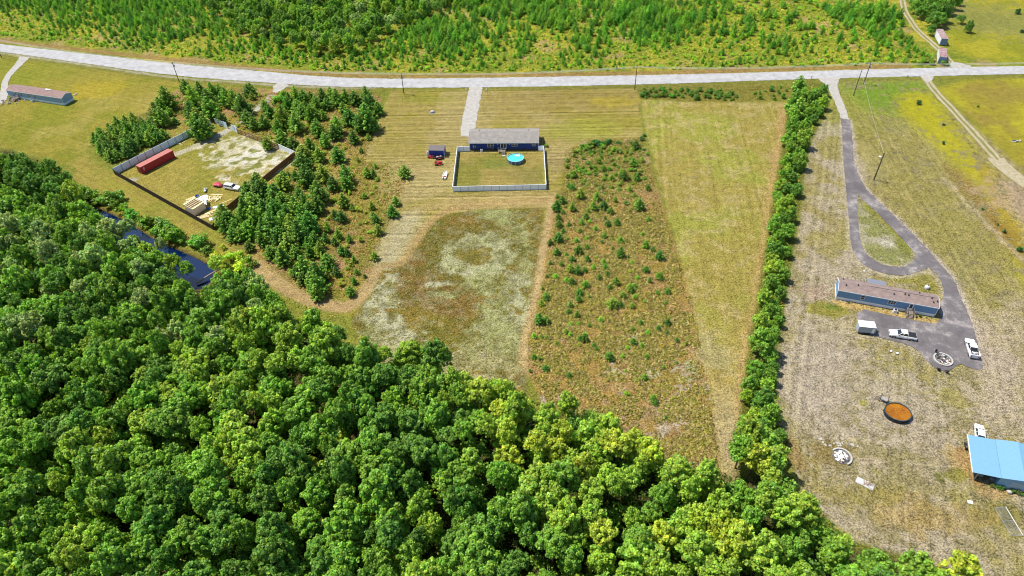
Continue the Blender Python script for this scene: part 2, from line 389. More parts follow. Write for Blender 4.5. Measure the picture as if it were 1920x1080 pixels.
line([(1022, 376), (930, 380), (870, 386), (820, 402), (795, 430), (775, 460), (752, 496), (722, 498)], 2.6, A(206, 174, 114), .8, noise=.2)
# middle scrub
MS = [(1058, 300), (1064, 282), (1100, 262), (1160, 260), (1206, 258), (1235, 360), (1270, 470), (1300, 560), (1325, 680), (1345, 790), (1362, 910), (1290, 900), (1200, 860), (1080, 780), (1020, 760), (990, 700), (990, 645), (1012, 560), (1024, 480), (1034, 420), (1040, 370), (1056, 350)]
m = zone(MS, A(186, 154, 80), .4, .3, rough=1.0, smooth=0); ms = m.copy()
patchy(m, A(156, 142, 52), .8, e2, 0, .1); patchy(m, A(194, 156, 104), .6, fbm(X, Y, 6, 151) - .5, .02, .14)
up = np.clip((Y - 165) / 14 + e2, 0, 1) * ms; put(up, A(150, 142, 56), .7); patchy(up, A(140, 144, 52), .7, fbm(X, Y, 4, 153) - .5, -.06, .06); patchy(up, A(214, 180, 140), .7, fbm(X, Y, 5, 155) - .5, .07, .13)
lo = crisp(np.clip((104 - Y) / 22 + e2 * 2, 0, 1) * .8, 2.6, 1.2) * ms * (Y < 112); put(lo, A(186, 156, 108), .85); patchy(lo, A(206, 190, 164), .8, fbm(X, Y, 5, 157) - .5, -.02, .1)
for (bx, by, rx, ry, c) in [(1210, 690, 3.6, 2.2, PALE), (1222, 702, 2.6, 1.8, PALE2), (1150, 698, 2.6, 1.3, PALE2), (1295, 690, 1.7, 2.2, PALE), (1286, 710, 1.8, .9, PALE), (1202, 630, 2.5, 2, PALE), (1240, 612, 3.4, 1.2, PALE2), (1265, 607, 3, 1.2, PALE2), (1196, 591, .9, .7, PALE2)]:
    blob(bx, by, rx, ry, c, .85, nz=1.3, feather=.25)
blob(1122, 596, 3, 1.8, A(186, 178, 40), .6)
# right hand triangle field
m = zone([(1200, 188), (1476, 192), (1462, 290), (1448, 360), (1436, 470), (1420, 560), (1405, 640), (1392, 720), (1388, 790), (1380, 910), (1362, 912), (1326, 700), (1302, 580), (1262, 430), (1225, 300)],
         A(188, 172, 84), .5, .3, mowdir=ndir((1300, 330), (1360, 850)), amp=.45, rough=.8, smooth=0); tf = m.copy()
patchy(m, A(176, 178, 74), .8, e2, -.05, .08); lo = np.clip((125 - Y) / 35 + e2, 0, 1) * tf; put(lo, A(204, 174, 104), .7)
lo = np.clip((96 - Y) / 12 + e2 * 2, 0, 1) * tf; put(lo, A(214, 196, 156), .6); patchy(tf, A(214, 194, 128), .6, e1, .02, .12)
zone([(1462, 195), (1476, 195), (1466, 290), (1450, 360), (1436, 470), (1405, 640), (1388, 790), (1376, 790), (1392, 660), (1422, 480), (1438, 360)], A(216, 178, 116), 1.2, .6, .8)
blob(1340, 670, 3.5, 6, A(190, 180, 122), .6)
zone([(1196, 160), (1490, 156), (1480, 192), (1200, 190)], A(150, 142, 56), 1, .5, .9, rough=1, amp=0)
# hedge strip floor
zone([(1490, 150), (1545, 156), (1552, 205), (1525, 260), (1505, 360), (1490, 450), (1478, 540), (1470, 640), (1458, 700), (1480, 830), (1490, 880), (1420, 860), (1372, 845), (1390, 760), (1405, 640), (1420, 560), (1436, 460), (1452, 360), (1470, 260)],
     A(120, 126, 40), .6, .4, .95, rough=1, amp=0, smooth=0)
# right property
RP = [(1545, 150), (1740, 146), (1830, 240), (1925, 320), (2150, 520), (2150, 1180), (1860, 1110), (1700, 1040), (1600, 1010), (1500, 920), (1482, 860), (1458, 720), (1470, 620), (1482, 520), (1500, 420), (1512, 300), (1530, 250), (1556, 205)]
m = zone(RP, A(184, 169, 108), .6, .4, mowdir=ndir((1500, 420), (1460, 700)), amp=.6, rough=.9, smooth=0); rp = m.copy()
patchy(m, A(172, 164, 92), .5, e2, -.02, .14); patchy(m, A(208, 192, 164), .85, fbm(X, Y, 12, 171) - .5, -.02, .1)
m = zone([(1575, 148), (1735, 148), (1860, 300), (1925, 480), (1925, 640), (1870, 640), (1760, 480), (1660, 370), (1608, 300)], A(172, 162, 84), 2, 1, .8, mowdir=ndir((1640, 250), (1760, 470)), amp=.4)
patchy(m, A(196, 180, 112), .6, e1, .0, .12)
put(np.clip((Y - 195) / 25, 0, 1) * rp, A(164, 170, 58), .6)
zone([(1582, 150), (1725, 150), (1735, 170), (1700, 185), (1680, 215), (1640, 205), (1600, 185)], A(134, 172, 44), 5, 2, .85, amp=.1)
zone([(1690, 172), (1745, 172), (1790, 230), (1830, 290), (1850, 330), (1925, 460), (1925, 560), (1880, 400), (1800, 320), (1720, 240), (1680, 200)], A(204, 196, 40), 3, 1.5, .9, amp=.05, rough=.3)
zone([(1830, 300), (1870, 330), (1925, 430), (1925, 470), (1880, 450), (1850, 380)], A(198, 172, 54), 3, 1.2, .85, amp=0)
zone([(1775, 315), (1800, 320), (1870, 400), (1925, 470), (1925, 500), (1870, 440), (1820, 380)], A(160, 124, 60), 3, 1.5, .8, amp=0)
line([(1770, 335), (1830, 400), (1880, 450), (1930, 500)], 1.6, A(216, 196, 160), .7, noise=1.2)
m = blob(1900, 372, 10, 12, A(204, 176, 142), .7, nz=1.2)
m = zone([(1740, 148), (2100, 148), (2100, 520), (1925, 335), (1840, 240)], A(186, 174, 58), 2, 1, rough=.4, amp=.05)
patchy(m, A(204, 196, 52), .8, e2, .0, .12); patchy(m, A(176, 154, 74), .7, fbm(X, Y, 16, 177) - .5, .02, .12)
line([(1500, 640), (1520, 640)], .1, A(200, 180, 150), .0)
put(crisp(mask(wpoly([(1465, 560), (1600, 600), (1640, 700), (1900, 760), (1925, 900), (1600, 1000), (1490, 860)]), 12, 1), 2.4, 1.6) * rp, A(206, 190, 162), .7)
put(crisp(mask(wpoly([(1560, 780), (1800, 800), (1830, 960), (1640, 990), (1520, 870)]), 8, 1) * .62, 3.0, 1.6) * rp, A(150, 140, 70), .6)
zone([(1470, 640), (1560, 620), (1600, 680), (1560, 800), (1480, 790), (1462, 710)], A(208, 192, 170), 5, 3, .75)
zone([(1850, 600), (1925, 560), (1925, 780), (1850, 790), (1845, 690)], A(212, 192, 166), 4, 3, .75)
blob(1535, 550, 5, 3.6, A(204, 176, 150), .7); blob(1555, 580, 5.5, 3.5, A(164, 158, 50), .85, nz=1); blob(1560, 575, 2.5, 1.4, A(110, 140, 46), .7, nz=1)
blob(1590, 615, 4, 3.2, A(212, 196, 158), .7); zone([(1562, 560), (1752, 598), (1762, 604), (1756, 612), (1690, 598), (1610, 582), (1563, 571)], A(222, 190, 118), .4, .2)
zone([(1595, 370), (1700, 456), (1716, 480), (1695, 501), (1646, 494), (1612, 455)], A(160, 162, 96), 1, .4, .95, amp=0)
patchy(mask(wpoly([(1610, 380), (1700, 456), (1716, 480), (1695, 501), (1646, 494), (1615, 455)]), 1, .2), A(206, 196, 164), .8, e1, 0, .12)
zone([(1608, 370), (1640, 395), (1700, 455), (1712, 470), (1700, 480), (1660, 420), (1620, 395)], A(150, 154, 52), 1, .5, .85)
zone([(1650, 500), (1740, 505), (1765, 520), (1768, 545), (1750, 555), (1680, 530)], A(168, 160, 62), 1.2, .6, .85, amp=0)
blob(1665, 456, 2.2, 1.3, A(222, 214, 190), .9, nz=.7); blob(1652, 450, 1.6, .5, A(222, 214, 190), .8, nz=.5); blob(1700, 535, 3, 1, A(214, 196, 176), .4)
for (a, b, r1, r2, cc, ss) in [(1630, 866, 2.8, 1.3, (218, 198, 164), .8), (1840, 750, 3, 6, (218, 200, 168), .6), (1760, 860, 5, 9, (206, 188, 160), .5), (1800, 860, 3, 6, (214, 184, 116), .7), (1812, 870, 1.5, 7, (196, 150, 96), .6), (1790, 890, 3, 1.8, (150, 146, 50), .8),
                              (1560, 850, 5, 3.5, (156, 132, 66), .6), (1700, 960, 9, 5, (198, 168, 92), .45), (1620, 930, 8, 3, (170, 156, 60), .5), (1880, 960, 5, 4, (140, 134, 66), .7), (1870, 925, 5, 1.8, (206, 168, 112), .6), (1780, 970, 12, 4, (192, 162, 88), .4), (1490, 850, 2, 6, (178, 144, 86), .6), (1620, 755, 1.2, 1, (184, 180, 50), .7)]:
    blob(a, b, r1, r2, A(*cc), ss, nz=1.1)
# dusty shoulders by the lanes
line([(1578, 225), (1579, 252), (1581, 304), (1586, 356), (1591, 407), (1594, 450), (1600, 478), (1622, 502), (1648, 513), (1682, 520), (1710, 516), (1745, 506), (1768, 538), (1772, 556)], 1.5, A(212, 198, 166), .8, noise=.4)
line([(1592, 225), (1598, 252), (1601, 309), (1617, 348), (1648, 379), (1682, 410), (1713, 441), (1749, 478), (1768, 502), (1789, 523), (1804, 564), (1820, 601), (1831, 632), (1841, 673)], 1.9, A(218, 202, 178), .85, noise=.5)
line([(1609, 415), (1613, 455), (1625, 479), (1646, 492), (1672, 500), (1695, 500), (1711, 491), (1717, 477)], 1.2, A(208, 198, 166), .7, noise=.4)
line([(1607, 627), (1641, 632), (1661, 637), (1705, 648), (1724, 661), (1744, 685)], 1.6, A(208, 194, 156), .7, noise=.5)
zone([(1806, 585), (1850, 600), (1860, 660), (1845, 690), (1838, 660), (1828, 625)], A(216, 196, 172), 2.5, 1.2, .8)
# verges
line([(-60, 68), (0, 76), (160, 94), (320, 112), (480, 128), (600, 139.5), (700, 143.5), (800, 143), (1000, 140.5), (1280, 135.5), (1480, 130), (1700, 124)], 3.6, A(184, 148, 88), .85, noise=.5)
line([(-60, 96), (0, 103), (160, 125), (320, 149), (480, 159), (600, 167), (700, 168.5), (800, 169), (1000, 167), (1280, 161), (1480, 153), (1700, 149), (1920, 143)], 2.4, A(150, 146, 64), .75, noise=.5)
line([(-60, 92), (0, 99), (160, 121), (320, 146), (480, 156.5), (520, 160), (600, 164), (700, 166)], 1.3, A(214, 204, 176), .8, noise=.6)
# forest floor
m = zone([(-400, 285), (0, 275), (80, 310), (150, 350), (240, 440), (360, 520), (460, 505), (520, 585), (600, 630), (660, 680), (700, 700), (800, 720), (900, 765), (985, 775), (1080, 785), (1200, 865), (1340, 915), (1400, 880), (1490, 930), (1520, 960), (1590, 1030), (1700, 1050), (1860, 1120), (1900, 1500), (-400, 1500)],
         A(84, 84, 40), 1.5, 1, rough=1, amp=0)
# pond banks
POND_PX = [(150, 378), (175, 386), (225, 408), (262, 432), (300, 455), (345, 472), (385, 492), (402, 506), (385, 540), (345, 540), (290, 505), (230, 470), (170, 430), (140, 400)]
POND = chaikin(wpoly(POND_PX), 2)
dpond = sdf(POND, X, Y, 14.0)
put(np.clip((dpond + 1.6) / 1.0, 0, 1), A(150, 128, 66), .8); put(np.clip((dpond + .6) / .6, 0, 1), A(64, 58, 34), 1)
zg = np.where(dpond > -0.8, -np.clip((dpond + 0.8) / 2.2, 0, 1) * 1.4, 0)
zg += np.where(dpond < -1.0, (rough_ > .85) * 0.10 * (e3 + .5 * e1), 0) * (np.abs(X) < 270)
col *= (1 + .28 * e3 + .16 * e2 + .12 * e4)[:, None]; col = np.clip(col, 0.004, .9)

nx, ny = len(xs), len(ys)
idx = np.arange(nx * ny).reshape(ny, nx)
quads = np.stack([idx[:-1, :-1], idx[:-1, 1:], idx[1:, 1:], idx[1:, :-1]], -1).reshape(-1, 4)
def np_mesh(name, verts, faces, k):
    me = bpy.data.meshes.new(name); nf = len(faces)
    me.vertices.add(len(verts)); me.vertices.foreach_set("co", np.asarray(verts, np.float32).ravel())
    me.loops.add(nf * k); me.loops.foreach_set("vertex_index", np.asarray(faces, np.int32).ravel())
    me.polygons.add(nf); me.polygons.foreach_set("loop_start", np.arange(nf, dtype=np.int32) * k)
    me.update(calc_edges=True); return me
gme = np_mesh("ground", np.stack([X, Y, zg], 1), quads, 4)
def vattr(me, name, arr):
    a = me.attributes.new(name, 'FLOAT', 'POINT'); a.data.foreach_set("value", np.asarray(arr, np.float32))
ca = gme.attributes.new("soil", 'FLOAT_COLOR', 'POINT'); ca.data.foreach_set("color", np.c_[col, np.ones(len(col))].astype(np.float32).ravel())
vattr(gme, "mow", mow); vattr(gme, "mowamp", mowa); vattr(gme, "coarse", rough_)
gme.polygons.foreach_set("use_smooth", np.ones(len(quads), bool))

def ground_mat():
    m = bpy.data.materials.new("grassland"); m.use_nodes = True
    n = m.node_tree.nodes; l = m.node_tree.links; b = n["Principled BSDF"]; b.inputs["Roughness"].default_value = .95; b.inputs["Specular IOR Level"].default_value = 0.1
    def att(nm, out): a = n.new("ShaderNodeAttribute"); a.attribute_name = nm; return a.outputs[out]
    def math(op, a, c=None, cl=False):
        x = n.new("ShaderNodeMath"); x.operation = op; x.use_clamp = cl
        for i, q in enumerate((a, c)):
            if q is None: continue
            if isinstance(q, (int, float)): x.inputs[i].default_value = q
            else: l.new(q, x.inputs[i])
        return x.outputs[0]
    def noise(scale, det, ro, vec, dim='3D'):
        x = n.new("ShaderNodeTexNoise"); x.noise_dimensions = dim; x.inputs["Scale"].default_value = scale; x.inputs["Detail"].default_value = det; x.inputs["Roughness"].default_value = ro
        if dim == '1D': l.new(vec, x.inputs["W"])
        else: l.new(vec, x.inputs["Vector"])
        return x.outputs["Fac"]
    tc = n.new("ShaderNodeTexCoord"); vec = tc.outputs["Object"]
    n1 = noise(2.1, 4, .85, vec); n2 = noise(5.0, 2, .7, vec); n3 = noise(.16, 4, .6, vec)
    # fine grain: clumps of straw and blades
    g = math('ADD', math('ADD', math('MULTIPLY', math('SUBTRACT', n1, .5), 5.0), math('MULTIPLY', math('SUBTRACT', n2, .5), 3.8)), math('MULTIPLY', math('SUBTRACT', noise(.55, 3, .7, vec), .5), 1.5))
    g = math('MULTIPLY', g, math('ADD', math('MULTIPLY', att("coarse", "Fac"), .85), .25))
    # mower stripes
    wob = math('ADD', att("mow", "Fac"), math('MULTIPLY', noise(.25, 2, .5, vec), 1.2))
    s1 = noise(.75, 1, .4, wob, '1D'); s2 = math('SINE', math('MULTIPLY', wob, 3.4))
    st = math('ADD', math('MULTIPLY', math('SUBTRACT', s1, .5), 1.3), math('MULTIPLY', s2, .15))
    st = math('MULTIPLY', math('MULTIPLY', st, att("mowamp", "Fac")), math('ADD', math('MULTIPLY', math('SUBTRACT', n3, .35), 1.8), .35))
    f = math('ADD', math('ADD', g, st), 1.0); f = math('MAXIMUM', f, .28); f = math('MINIMUM', f, 2.0)
    vm = n.new("ShaderNodeVectorMath"); vm.operation = 'SCALE'; l.new(att("soil", "Color"), vm.inputs[0]); l.new(f, vm.inputs["Scale"])
    # bleached straw on the bright side
    mx = n.new("ShaderNodeMix"); mx.data_type = 'RGBA'; l.new(math('MULTIPLY', math('SUBTRACT', f, 1.2), .35, True), mx.inputs[0])
    l.new(vm.outputs[0], mx.inputs[6]); mx.inputs[7].default_value = C4(A(232, 214, 160))
    l.new(mx.outputs[2], b.inputs["Base Color"])
    bp = n.new("ShaderNodeBump"); bp.inputs["Strength"].default_value = .9; bp.inputs["Distance"].default_value = .22
    l.new(math('ADD', n1, math('MULTIPLY', n2, .4)), bp.inputs["Height"]); l.new(bp.outputs["Normal"], b.inputs["Normal"])
    return m
structure(link("ground", gme, ground_mat()))

# pond water
def water_mat():
    m = bpy.data.materials.new("pond_water"); m.use_nodes = True
    n = m.node_tree.nodes; l = m.node_tree.links; b = n["Principled BSDF"]
    b.inputs["Base Color"].default_value = (0.001, 0.008, 0.042, 1); b.inputs["Roughness"].default_value = .06; b.inputs["Specular IOR Level"].default_value = .9  # blue in the base colour stands in for reflected sky
    tc = n.new("ShaderNodeTexCoord"); no = n.new("ShaderNodeTexNoise"); no.inputs["Scale"].default_value = 1.5; no.inputs["Detail"].default_value = 4
    bp = n.new("ShaderNodeBump"); bp.inputs["Strength"].default_value = .25; bp.inputs["Distance"].default_value = .1
    l.new(tc.outputs["Object"], no.inputs["Vector"]); l.new(no.outputs["Fac"], bp.inputs["Height"]); l.new(bp.outputs["Normal"], b.inputs["Normal"])
    return m
def sheet(name, pts, z, m, kind=True):
    me = bpy.data.meshes.new(name); me.from_pydata([(p[0], p[1], z) for p in pts], [], [tuple(range(len(pts)))]); me.update()
    o = link(name, me, m); structure(o); return o
def grow(poly, d):
    P = np.array(poly); c = P.mean(0); return [tuple(p + (p - c) / np.linalg.norm(p - c) * d) for p in P]
sheet("pond_water", grow(POND, .35), -0.42, water_mat())

# ------------------------------------------------------------------ roads
def road_mat(name, c1, c2, c3, sc=.5):
    m = bpy.data.materials.new(name); m.use_nodes = True
    n = m.node_tree.nodes; l = m.node_tree.links; b = n["Principled BSDF"]; b.inputs["Roughness"].default_value = .9; b.inputs["Specular IOR Level"].default_value = .15
    tc = n.new("ShaderNodeTexCoord")
    a = n.new("ShaderNodeTexNoise"); a.inputs["Scale"].default_value = sc; a.inputs["Detail"].default_value = 8; a.inputs["Roughness"].default_value = .75
    c = n.new("ShaderNodeTexNoise"); c.inputs["Scale"].default_value = 4; c.inputs["Detail"].default_value = 4; c.inputs["Roughness"].default_value = .8
    l.new(tc.outputs["Object"], a.inputs["Vector"]); l.new(tc.outputs["Object"], c.inputs["Vector"])
    r = n.new("ShaderNodeValToRGB"); r.color_ramp.elements[0].position = .36; r.color_ramp.elements[1].position = .64
    r.color_ramp.elements[0].color = C4(c1); r.color_ramp.elements[1].color = C4(c3); e = r.color_ramp.elements.new(.52); e.color = C4(c2)
    ad = n.new("ShaderNodeMath"); ad.operation = 'MULTIPLY_ADD'; ad.inputs[1].default_value = .35
    l.new(c.outputs["Fac"], ad.inputs[0]); 
    sb = n.new("ShaderNodeMath"); sb.operation = 'SUBTRACT'; sb.inputs[1].default_value = .175; l.new(a.outputs["Fac"], sb.inputs[0]); l.new(sb.outputs[0], ad.inputs[2])
    l.new(ad.outputs[0], r.inputs["Fac"]); l.new(r.outputs["Color"], b.inputs["Base Color"])
    bp = n.new("ShaderNodeBump"); bp.inputs["Strength"].default_value = .5; bp.inputs["Distance"].default_value = .05
    l.new(c.outputs["Fac"], bp.inputs["Height"]); l.new(bp.outputs["Normal"], b.inputs["Normal"]); return m
GRAVEL = road_mat("white_gravel", A(206, 204, 203), A(228, 226, 226), A(244, 243, 243), .35)
GRAVEL2 = road_mat("driveway_gravel", A(206, 200, 188), A(228, 222, 212), A(244, 238, 230), .9)
ASPH = road_mat("dusty_asphalt", A(130, 123, 125), A(152, 145, 146), A(216, 206, 200), .14)
TRACK = road_mat("sandy_track", A(196, 180, 130), A(222, 208, 172), A(238, 228, 204), .8)

def edge_noise(P, amp, step=1.0, seed=1):
    """resample a closed outline and roughen it"""
    out = []; n = len(P); rr = random.Random(seed)
    for i in range(n):
        a = Vector(P[i]); b = Vector(P[(i + 1) % n]); L = (b - a).length; k = max(1, int(L / step))
        nrm = Vector((-(b - a).y, (b - a).x)).normalized() if L > 1e-6 else Vector((0, 0))
        for j in range(k): out.append(tuple(a.lerp(b, j / k) + nrm * rr.uniform(-amp, amp)))
    return out
def road(name, up, dn, z, m, amp=.25, smooth=2, seed=1):
    """strip between two edge lines, quads"""
    U = chaikin(wpoly(up), smooth, False); D = chaikin(wpoly(dn), smooth, False)
    def resample(L, n):
        L = [Vector(p) for p in L]; d = [0]
        for a, b in zip(L[:-1], L[1:]): d.append(d[-1] + (b - a).length)
        o = []; j = 0
        for i in range(n):
            t = d[-1] * i / (n - 1)
            while j < len(d) - 2 and d[j + 1] < t: j += 1
            o.append(L[j].lerp(L[j + 1], min(1, (t - d[j]) / max(1e-6, d[j + 1] - d[j]))))
        return o
    Ltot = sum((Vector(b) - Vector(a)).length for a, b in zip(U[:-1], U[1:])); n = max(8, int(Ltot / .8))
    U = resample(U, n); D = resample(D, n); rr = random.Random(seed); vs = []; fs = []
    for u, d in zip(U, D):
        w_ = (u - d).normalized(); u = u + w_ * rr.uniform(-amp, amp); d = d + w_ * rr.uniform(-amp, amp)
        vs += [(u.x, u.y, z), (d.x, d.y, z)]
    fs = [(2 * i, 2 * i + 2, 2 * i + 3, 2 * i + 1) for i in range(n - 1)]
    me = bpy.data.meshes.new(name); me.from_pydata(vs, [], fs); me.update()
    bm = bmesh.new(); bm.from_mesh(me); bmesh.ops.recalc_face_normals(bm, faces=bm.faces)
    if bm.faces[0].normal.z < 0: bmesh.ops.reverse_faces(bm, faces=bm.faces)
    bm.to_mesh(me); bm.free()
    return structure(link(name, me, m))
def pad(name, px, z, m, amp=.2, smooth=1, seed=1):
    P = wpoly(px)
    if smooth: P = chaikin(P, smooth)
    return sheet(name, edge_noise(P, amp, .8, seed), z, m)
RZ = 0.09
road("gravel_road", [(-260, 52), (-60, 76), (0, 83), (160, 101), (320, 119.5), (480, 133), (600, 144), (700, 148), (800, 147.5), (1000, 145), (1280, 140), (1480, 134.5), (1700, 128.5), (1920, 124), (2300, 116)],
     [(-260, 66), (-60, 90), (0, 97), (160, 119), (320, 142), (480, 154), (600, 162), (700, 164.5), (800, 165), (1000, 163), (1280, 157), (1480, 149), (1700, 144), (1920, 139), (2300, 131)], RZ, GRAVEL)
road("driveway", [(-20, 190), (0, 180), (2, 160), (10, 140), (30, 120), (37, 106)], [(5, 195), (16, 182), (14, 160), (20, 143), (40, 124), (56, 108)], RZ + .004, GRAVEL2, .3)
pad("driveway_apron", [(512, 156), (545, 158), (532, 168), (512, 178)], RZ + .008, GRAVEL2, .2)
road("driveway", [(880, 163), (876, 185), (869, 215), (864, 240), (864, 256)], [(905, 163), (901, 185), (896, 215), (892, 236), (884, 257)], RZ + .006, GRAVEL2, .3, seed=3)
road("driveway", [(1530, 145), (1546, 158), (1556, 172), (1568, 198), (1577, 224)], [(1575, 146), (1570, 158), (1572, 172), (1583, 198), (1593, 226)], RZ + .004, GRAVEL2, .2, seed=4)
road("asphalt_lane", [(1576.5, 222), (1579, 252), (1581, 304), (1586, 356), (1591, 407), (1594, 450), (1600, 476), (1622, 500), (1648, 511), (1682, 518), (1710, 514), (1740, 502)],
     [(1593, 225), (1598, 252), (1601, 309), (1607, 366), (1609, 415), (1613, 455), (1625, 479), (1646, 493), (1672, 501), (1695, 501), (1711, 492), (1718, 479)], RZ + .008, ASPH, .12, seed=5)
pad("asphalt_yard", [(1600, 300), (1617, 348), (1648, 379), (1682, 410), (1713, 441), (1749, 478), (1768, 502), (1788, 523), (1804, 564), (1820, 601), (1830, 632), (1840, 673), (1845, 688), (1835, 695), (1814, 689), (1799, 681), (1786, 693), (1765, 697), (1744, 684), (1724, 660), (1705, 647), (1661, 636), (1641, 631), (1606, 626), (1605, 577), (1661, 590), (1740, 606), (1762, 606), (1760, 572), (1771, 554), (1768, 538), (1760, 515), (1741, 503), (1718, 479), (1700, 457), (1677, 433), (1646, 400), (1607, 366), (1596, 340)], RZ + .012, ASPH, .12, 1, 6)
# two wheel tracks
for (nm, pts, w_) in [("sandy_track", [(1733, 143), (1742, 158), (1770, 190), (1810, 232), (1845, 270), (1870, 300)], 2.8), ("sandy_track", [(1866, 296), (1885, 318), (1925, 345), (1990, 390)], 5.0), ("sandy_track", [(1690, -60), (1690, 0), (1700, 30), (1722, 60), (1752, 84), (1775, 108), (1790, 124)], 2.6)]:
    P = [Vector(p) for p in wpoly(pts)]; up, dn = [], []
    vs = chaikin([tuple(p) for p in P], 2, False); vs = [Vector(p) for p in vs]; q = []
    rr = random.Random(5)
    for i, p in enumerate(vs):
        d = (vs[min(i + 1, len(vs) - 1)] - vs[max(i - 1, 0)]).normalized(); nn = Vector((-d.y, d.x)); up.append(p + nn * (w_ / 2 + rr.uniform(-.2, .2))); dn.append(p - nn * (w_ / 2 + rr.uniform(-.2, .2)))
    me = bpy.data.meshes.new(nm); z = RZ + .003 + .0002 * len(pts)
    me.from_pydata([(p.x, p.y, z) for a in zip(up, dn) for p in a], [], [(2 * i, 2 * i + 1, 2 * i + 3, 2 * i + 2) for i in range(len(up) - 1)]); me.update()
    structure(link(nm, me, TRACK))
    if w_ < 4:     # the grass mane between the wheel ruts
        me = bpy.data.meshes.new("grass_mane"); mb = MB()
        vv = [(p.x * (1 - a) + q_.x * a, p.y * (1 - a) + q_.y * a, z + .004) for p, q_ in zip(up, dn) for a in (.36 + rr.uniform(-.05, .05), .64 + rr.uniform(-.05, .05))]
        me.from_pydata(vv, [], [(2 * i, 2 * i + 1, 2 * i + 3, 2 * i + 2) for i in range(len(up) - 1)]); me.update()
        structure(link("grass_mane", me, mat("mane_grass", A(160, 158, 84), .9, .35, 1.2)))
pad("road_mouth", [(1722, 141), (1752, 139), (1748, 152), (1738, 156)], RZ + .0145, GRAVEL2, .3, 1, 8)
pad("road_mouth", [(1775, 128), (1782, 116), (1797, 117), (1830, 127)], RZ + .0145, GRAVEL2, .3, 1, 9)

# =================================================================== BUILDINGS AND OBJECTS
def frame(p, q):
    """origin at p, local x towards q; returns location, rotation, length"""
    a, b = G(*p), G(*q); d = b - a
    return (a.x, a.y, 0.0), atan2(d.y, d.x), d.length

def window(parent, x, y, z, w_, h, mframe=WHITE, axis='y', side=-1, bars=1, name="window"):
    """framed window lying in a wall facing side*axis; x,y,z centre on the wall face"""
    fr = MB(); t = .07; e = .05 * side
    def bx(mb, a0, a1, z0, z1, d0, d1, mi=0):
        lo, hi = sorted((d0, d1))
        if axis == 'y': mb.box(x + a0, x + a1, y + lo, y + hi, z + z0, z + z1, mi)
        else: mb.box(x + lo, x + hi, y + a0, y + a1, z + z0, z + z1, mi)
    bx(fr, -w_ / 2 - t, w_ / 2 + t, h / 2, h / 2 + t, 0, e); bx(fr, -w_ / 2 - t, w_ / 2 + t, -h / 2 - t, -h / 2, 0, e * 1.3)
    bx(fr, -w_ / 2 - t, -w_ / 2, -h / 2, h / 2, 0, e); bx(fr, w_ / 2, w_ / 2 + t, -h / 2, h / 2, 0, e)
    for i in range(bars): 
        u = -w_ / 2 + w_ * (i + 1) / (bars + 1); bx(fr, u - .03, u + .03, -h / 2, h / 2, 0, e * .9)
    bx(fr, -w_ / 2, w_ / 2, -.025, .025, 0, e * .8)
    f = fr.build(name, mframe, parent)
    g = MB(); bx(g, -w_ / 2, w_ / 2, -h / 2, h / 2, .002 * side, .02 * side); g.build("pane", GLASS, f)
    return f

def gable_roof(L, D, z_eave, rise, ov=.35, th=.14, ovx=.3, name="roof", m=None, parent=None):
    mb = MB(); ym = D / 2
    def slab(y0, z0, y1, z1):
        mb.add([(-ovx, y0, z0), (L + ovx, y0, z0), (L + ovx, y1, z1), (-ovx, y1, z1), (-ovx, y0, z0 + th), (L + ovx, y0, z0 + th), (L + ovx, y1, z1 + th), (-ovx, y1, z1 + th)],
               [(0, 3, 2, 1), (4, 5, 6, 7), (0, 1, 5, 4), (1, 2, 6, 5), (2, 3, 7, 6), (3, 0, 4, 7)])
    k = rise / ym; slab(-ov, z_eave - ov * k, ym, z_eave + rise); slab(ym + .001, z_eave + rise, D + ov, z_eave - ov * k)
    return mb.build(name, m, parent)
def house_walls(L, D, z0, z1, rise, m, parent, name="wall"):
    mb = MB(); mb.add([(0, 0, z0), (L, 0, z0), (L, D, z0), (0, D, z0), (0, 0, z1), (L, 0, z1), (L, D, z1), (0, D, z1), (0, D / 2, z1 + rise), (L, D / 2, z1 + rise)],
                      [(0, 1, 5, 4), (1, 2, 6, 9, 5), (2, 3, 7, 6), (3, 0, 4, 8, 7), (4, 5, 9, 8), (6, 7, 8, 9), (0, 3, 2, 1)])
    return mb.build(name, m, parent)
def roof_vents(parent, pts, D, ze, rise, z_off=.14):
    for x, y in pts:
        z = ze + rise * (1 - abs(y - D / 2) / (D / 2)) + z_off
        mb = MB(); mb.tube((x, y, z - .05), (x, y, z + .3), .09, .09, 8); mb.tube((x, y, z + .3), (x, y, z + .38), .16, .16, 8); mb.build("vent_pipe", BLACK, parent)

# ---- blue double-wide house
loc, rz, L = frame((881, 282), (1009, 281.3)); D = 8.6; ZE, RI = 3.05, 1.35
HB = thing("house", "long navy blue house with grey shingle roof at the gravel driveway's end", "house", loc, rz)
NAVY = ribbed_mat("navy_siding", (0.014, 0.04, 0.2), 2, .2, .5, .5)
SH1 = shingle_mat("grey_shingles", A(196, 188, 180), A(180, 173, 166), A(216, 206, 194))
house_walls(L, D, .55, ZE, RI, NAVY, HB)
mb = MB(); mb.box(.06, L - .06, .06, D - .06, 0, .55); mb.build("foundation_skirt", mat("brick_skirt", (0.06, 0.05, 0.06), .9, .3, 5), HB)
gable_roof(L, D, ZE, RI, .4, m=SH1, parent=HB)
mb = MB(); mb.box(-.32, L + .32, -.47, -.41, ZE - .28, ZE - .06); mb.build("gutter", WHITE, HB)
for x, zz, ww, hh, b_ in [(6.9, 1.95, 1.9, 1.35, 1), (14.85, 2.05, 1.7, 1.0, 1), (21.1, 2.1, .9, 1.0, 0)]: window(HB, x, 0, zz, ww, hh, bars=b_)
for y in (2.4, 6.2): window(HB, 0, y, 2.0, 1.0, 1.1, axis='x', side=-1); window(HB, L, y, 2.0, 1.0, 1.1, axis='x', side=1)
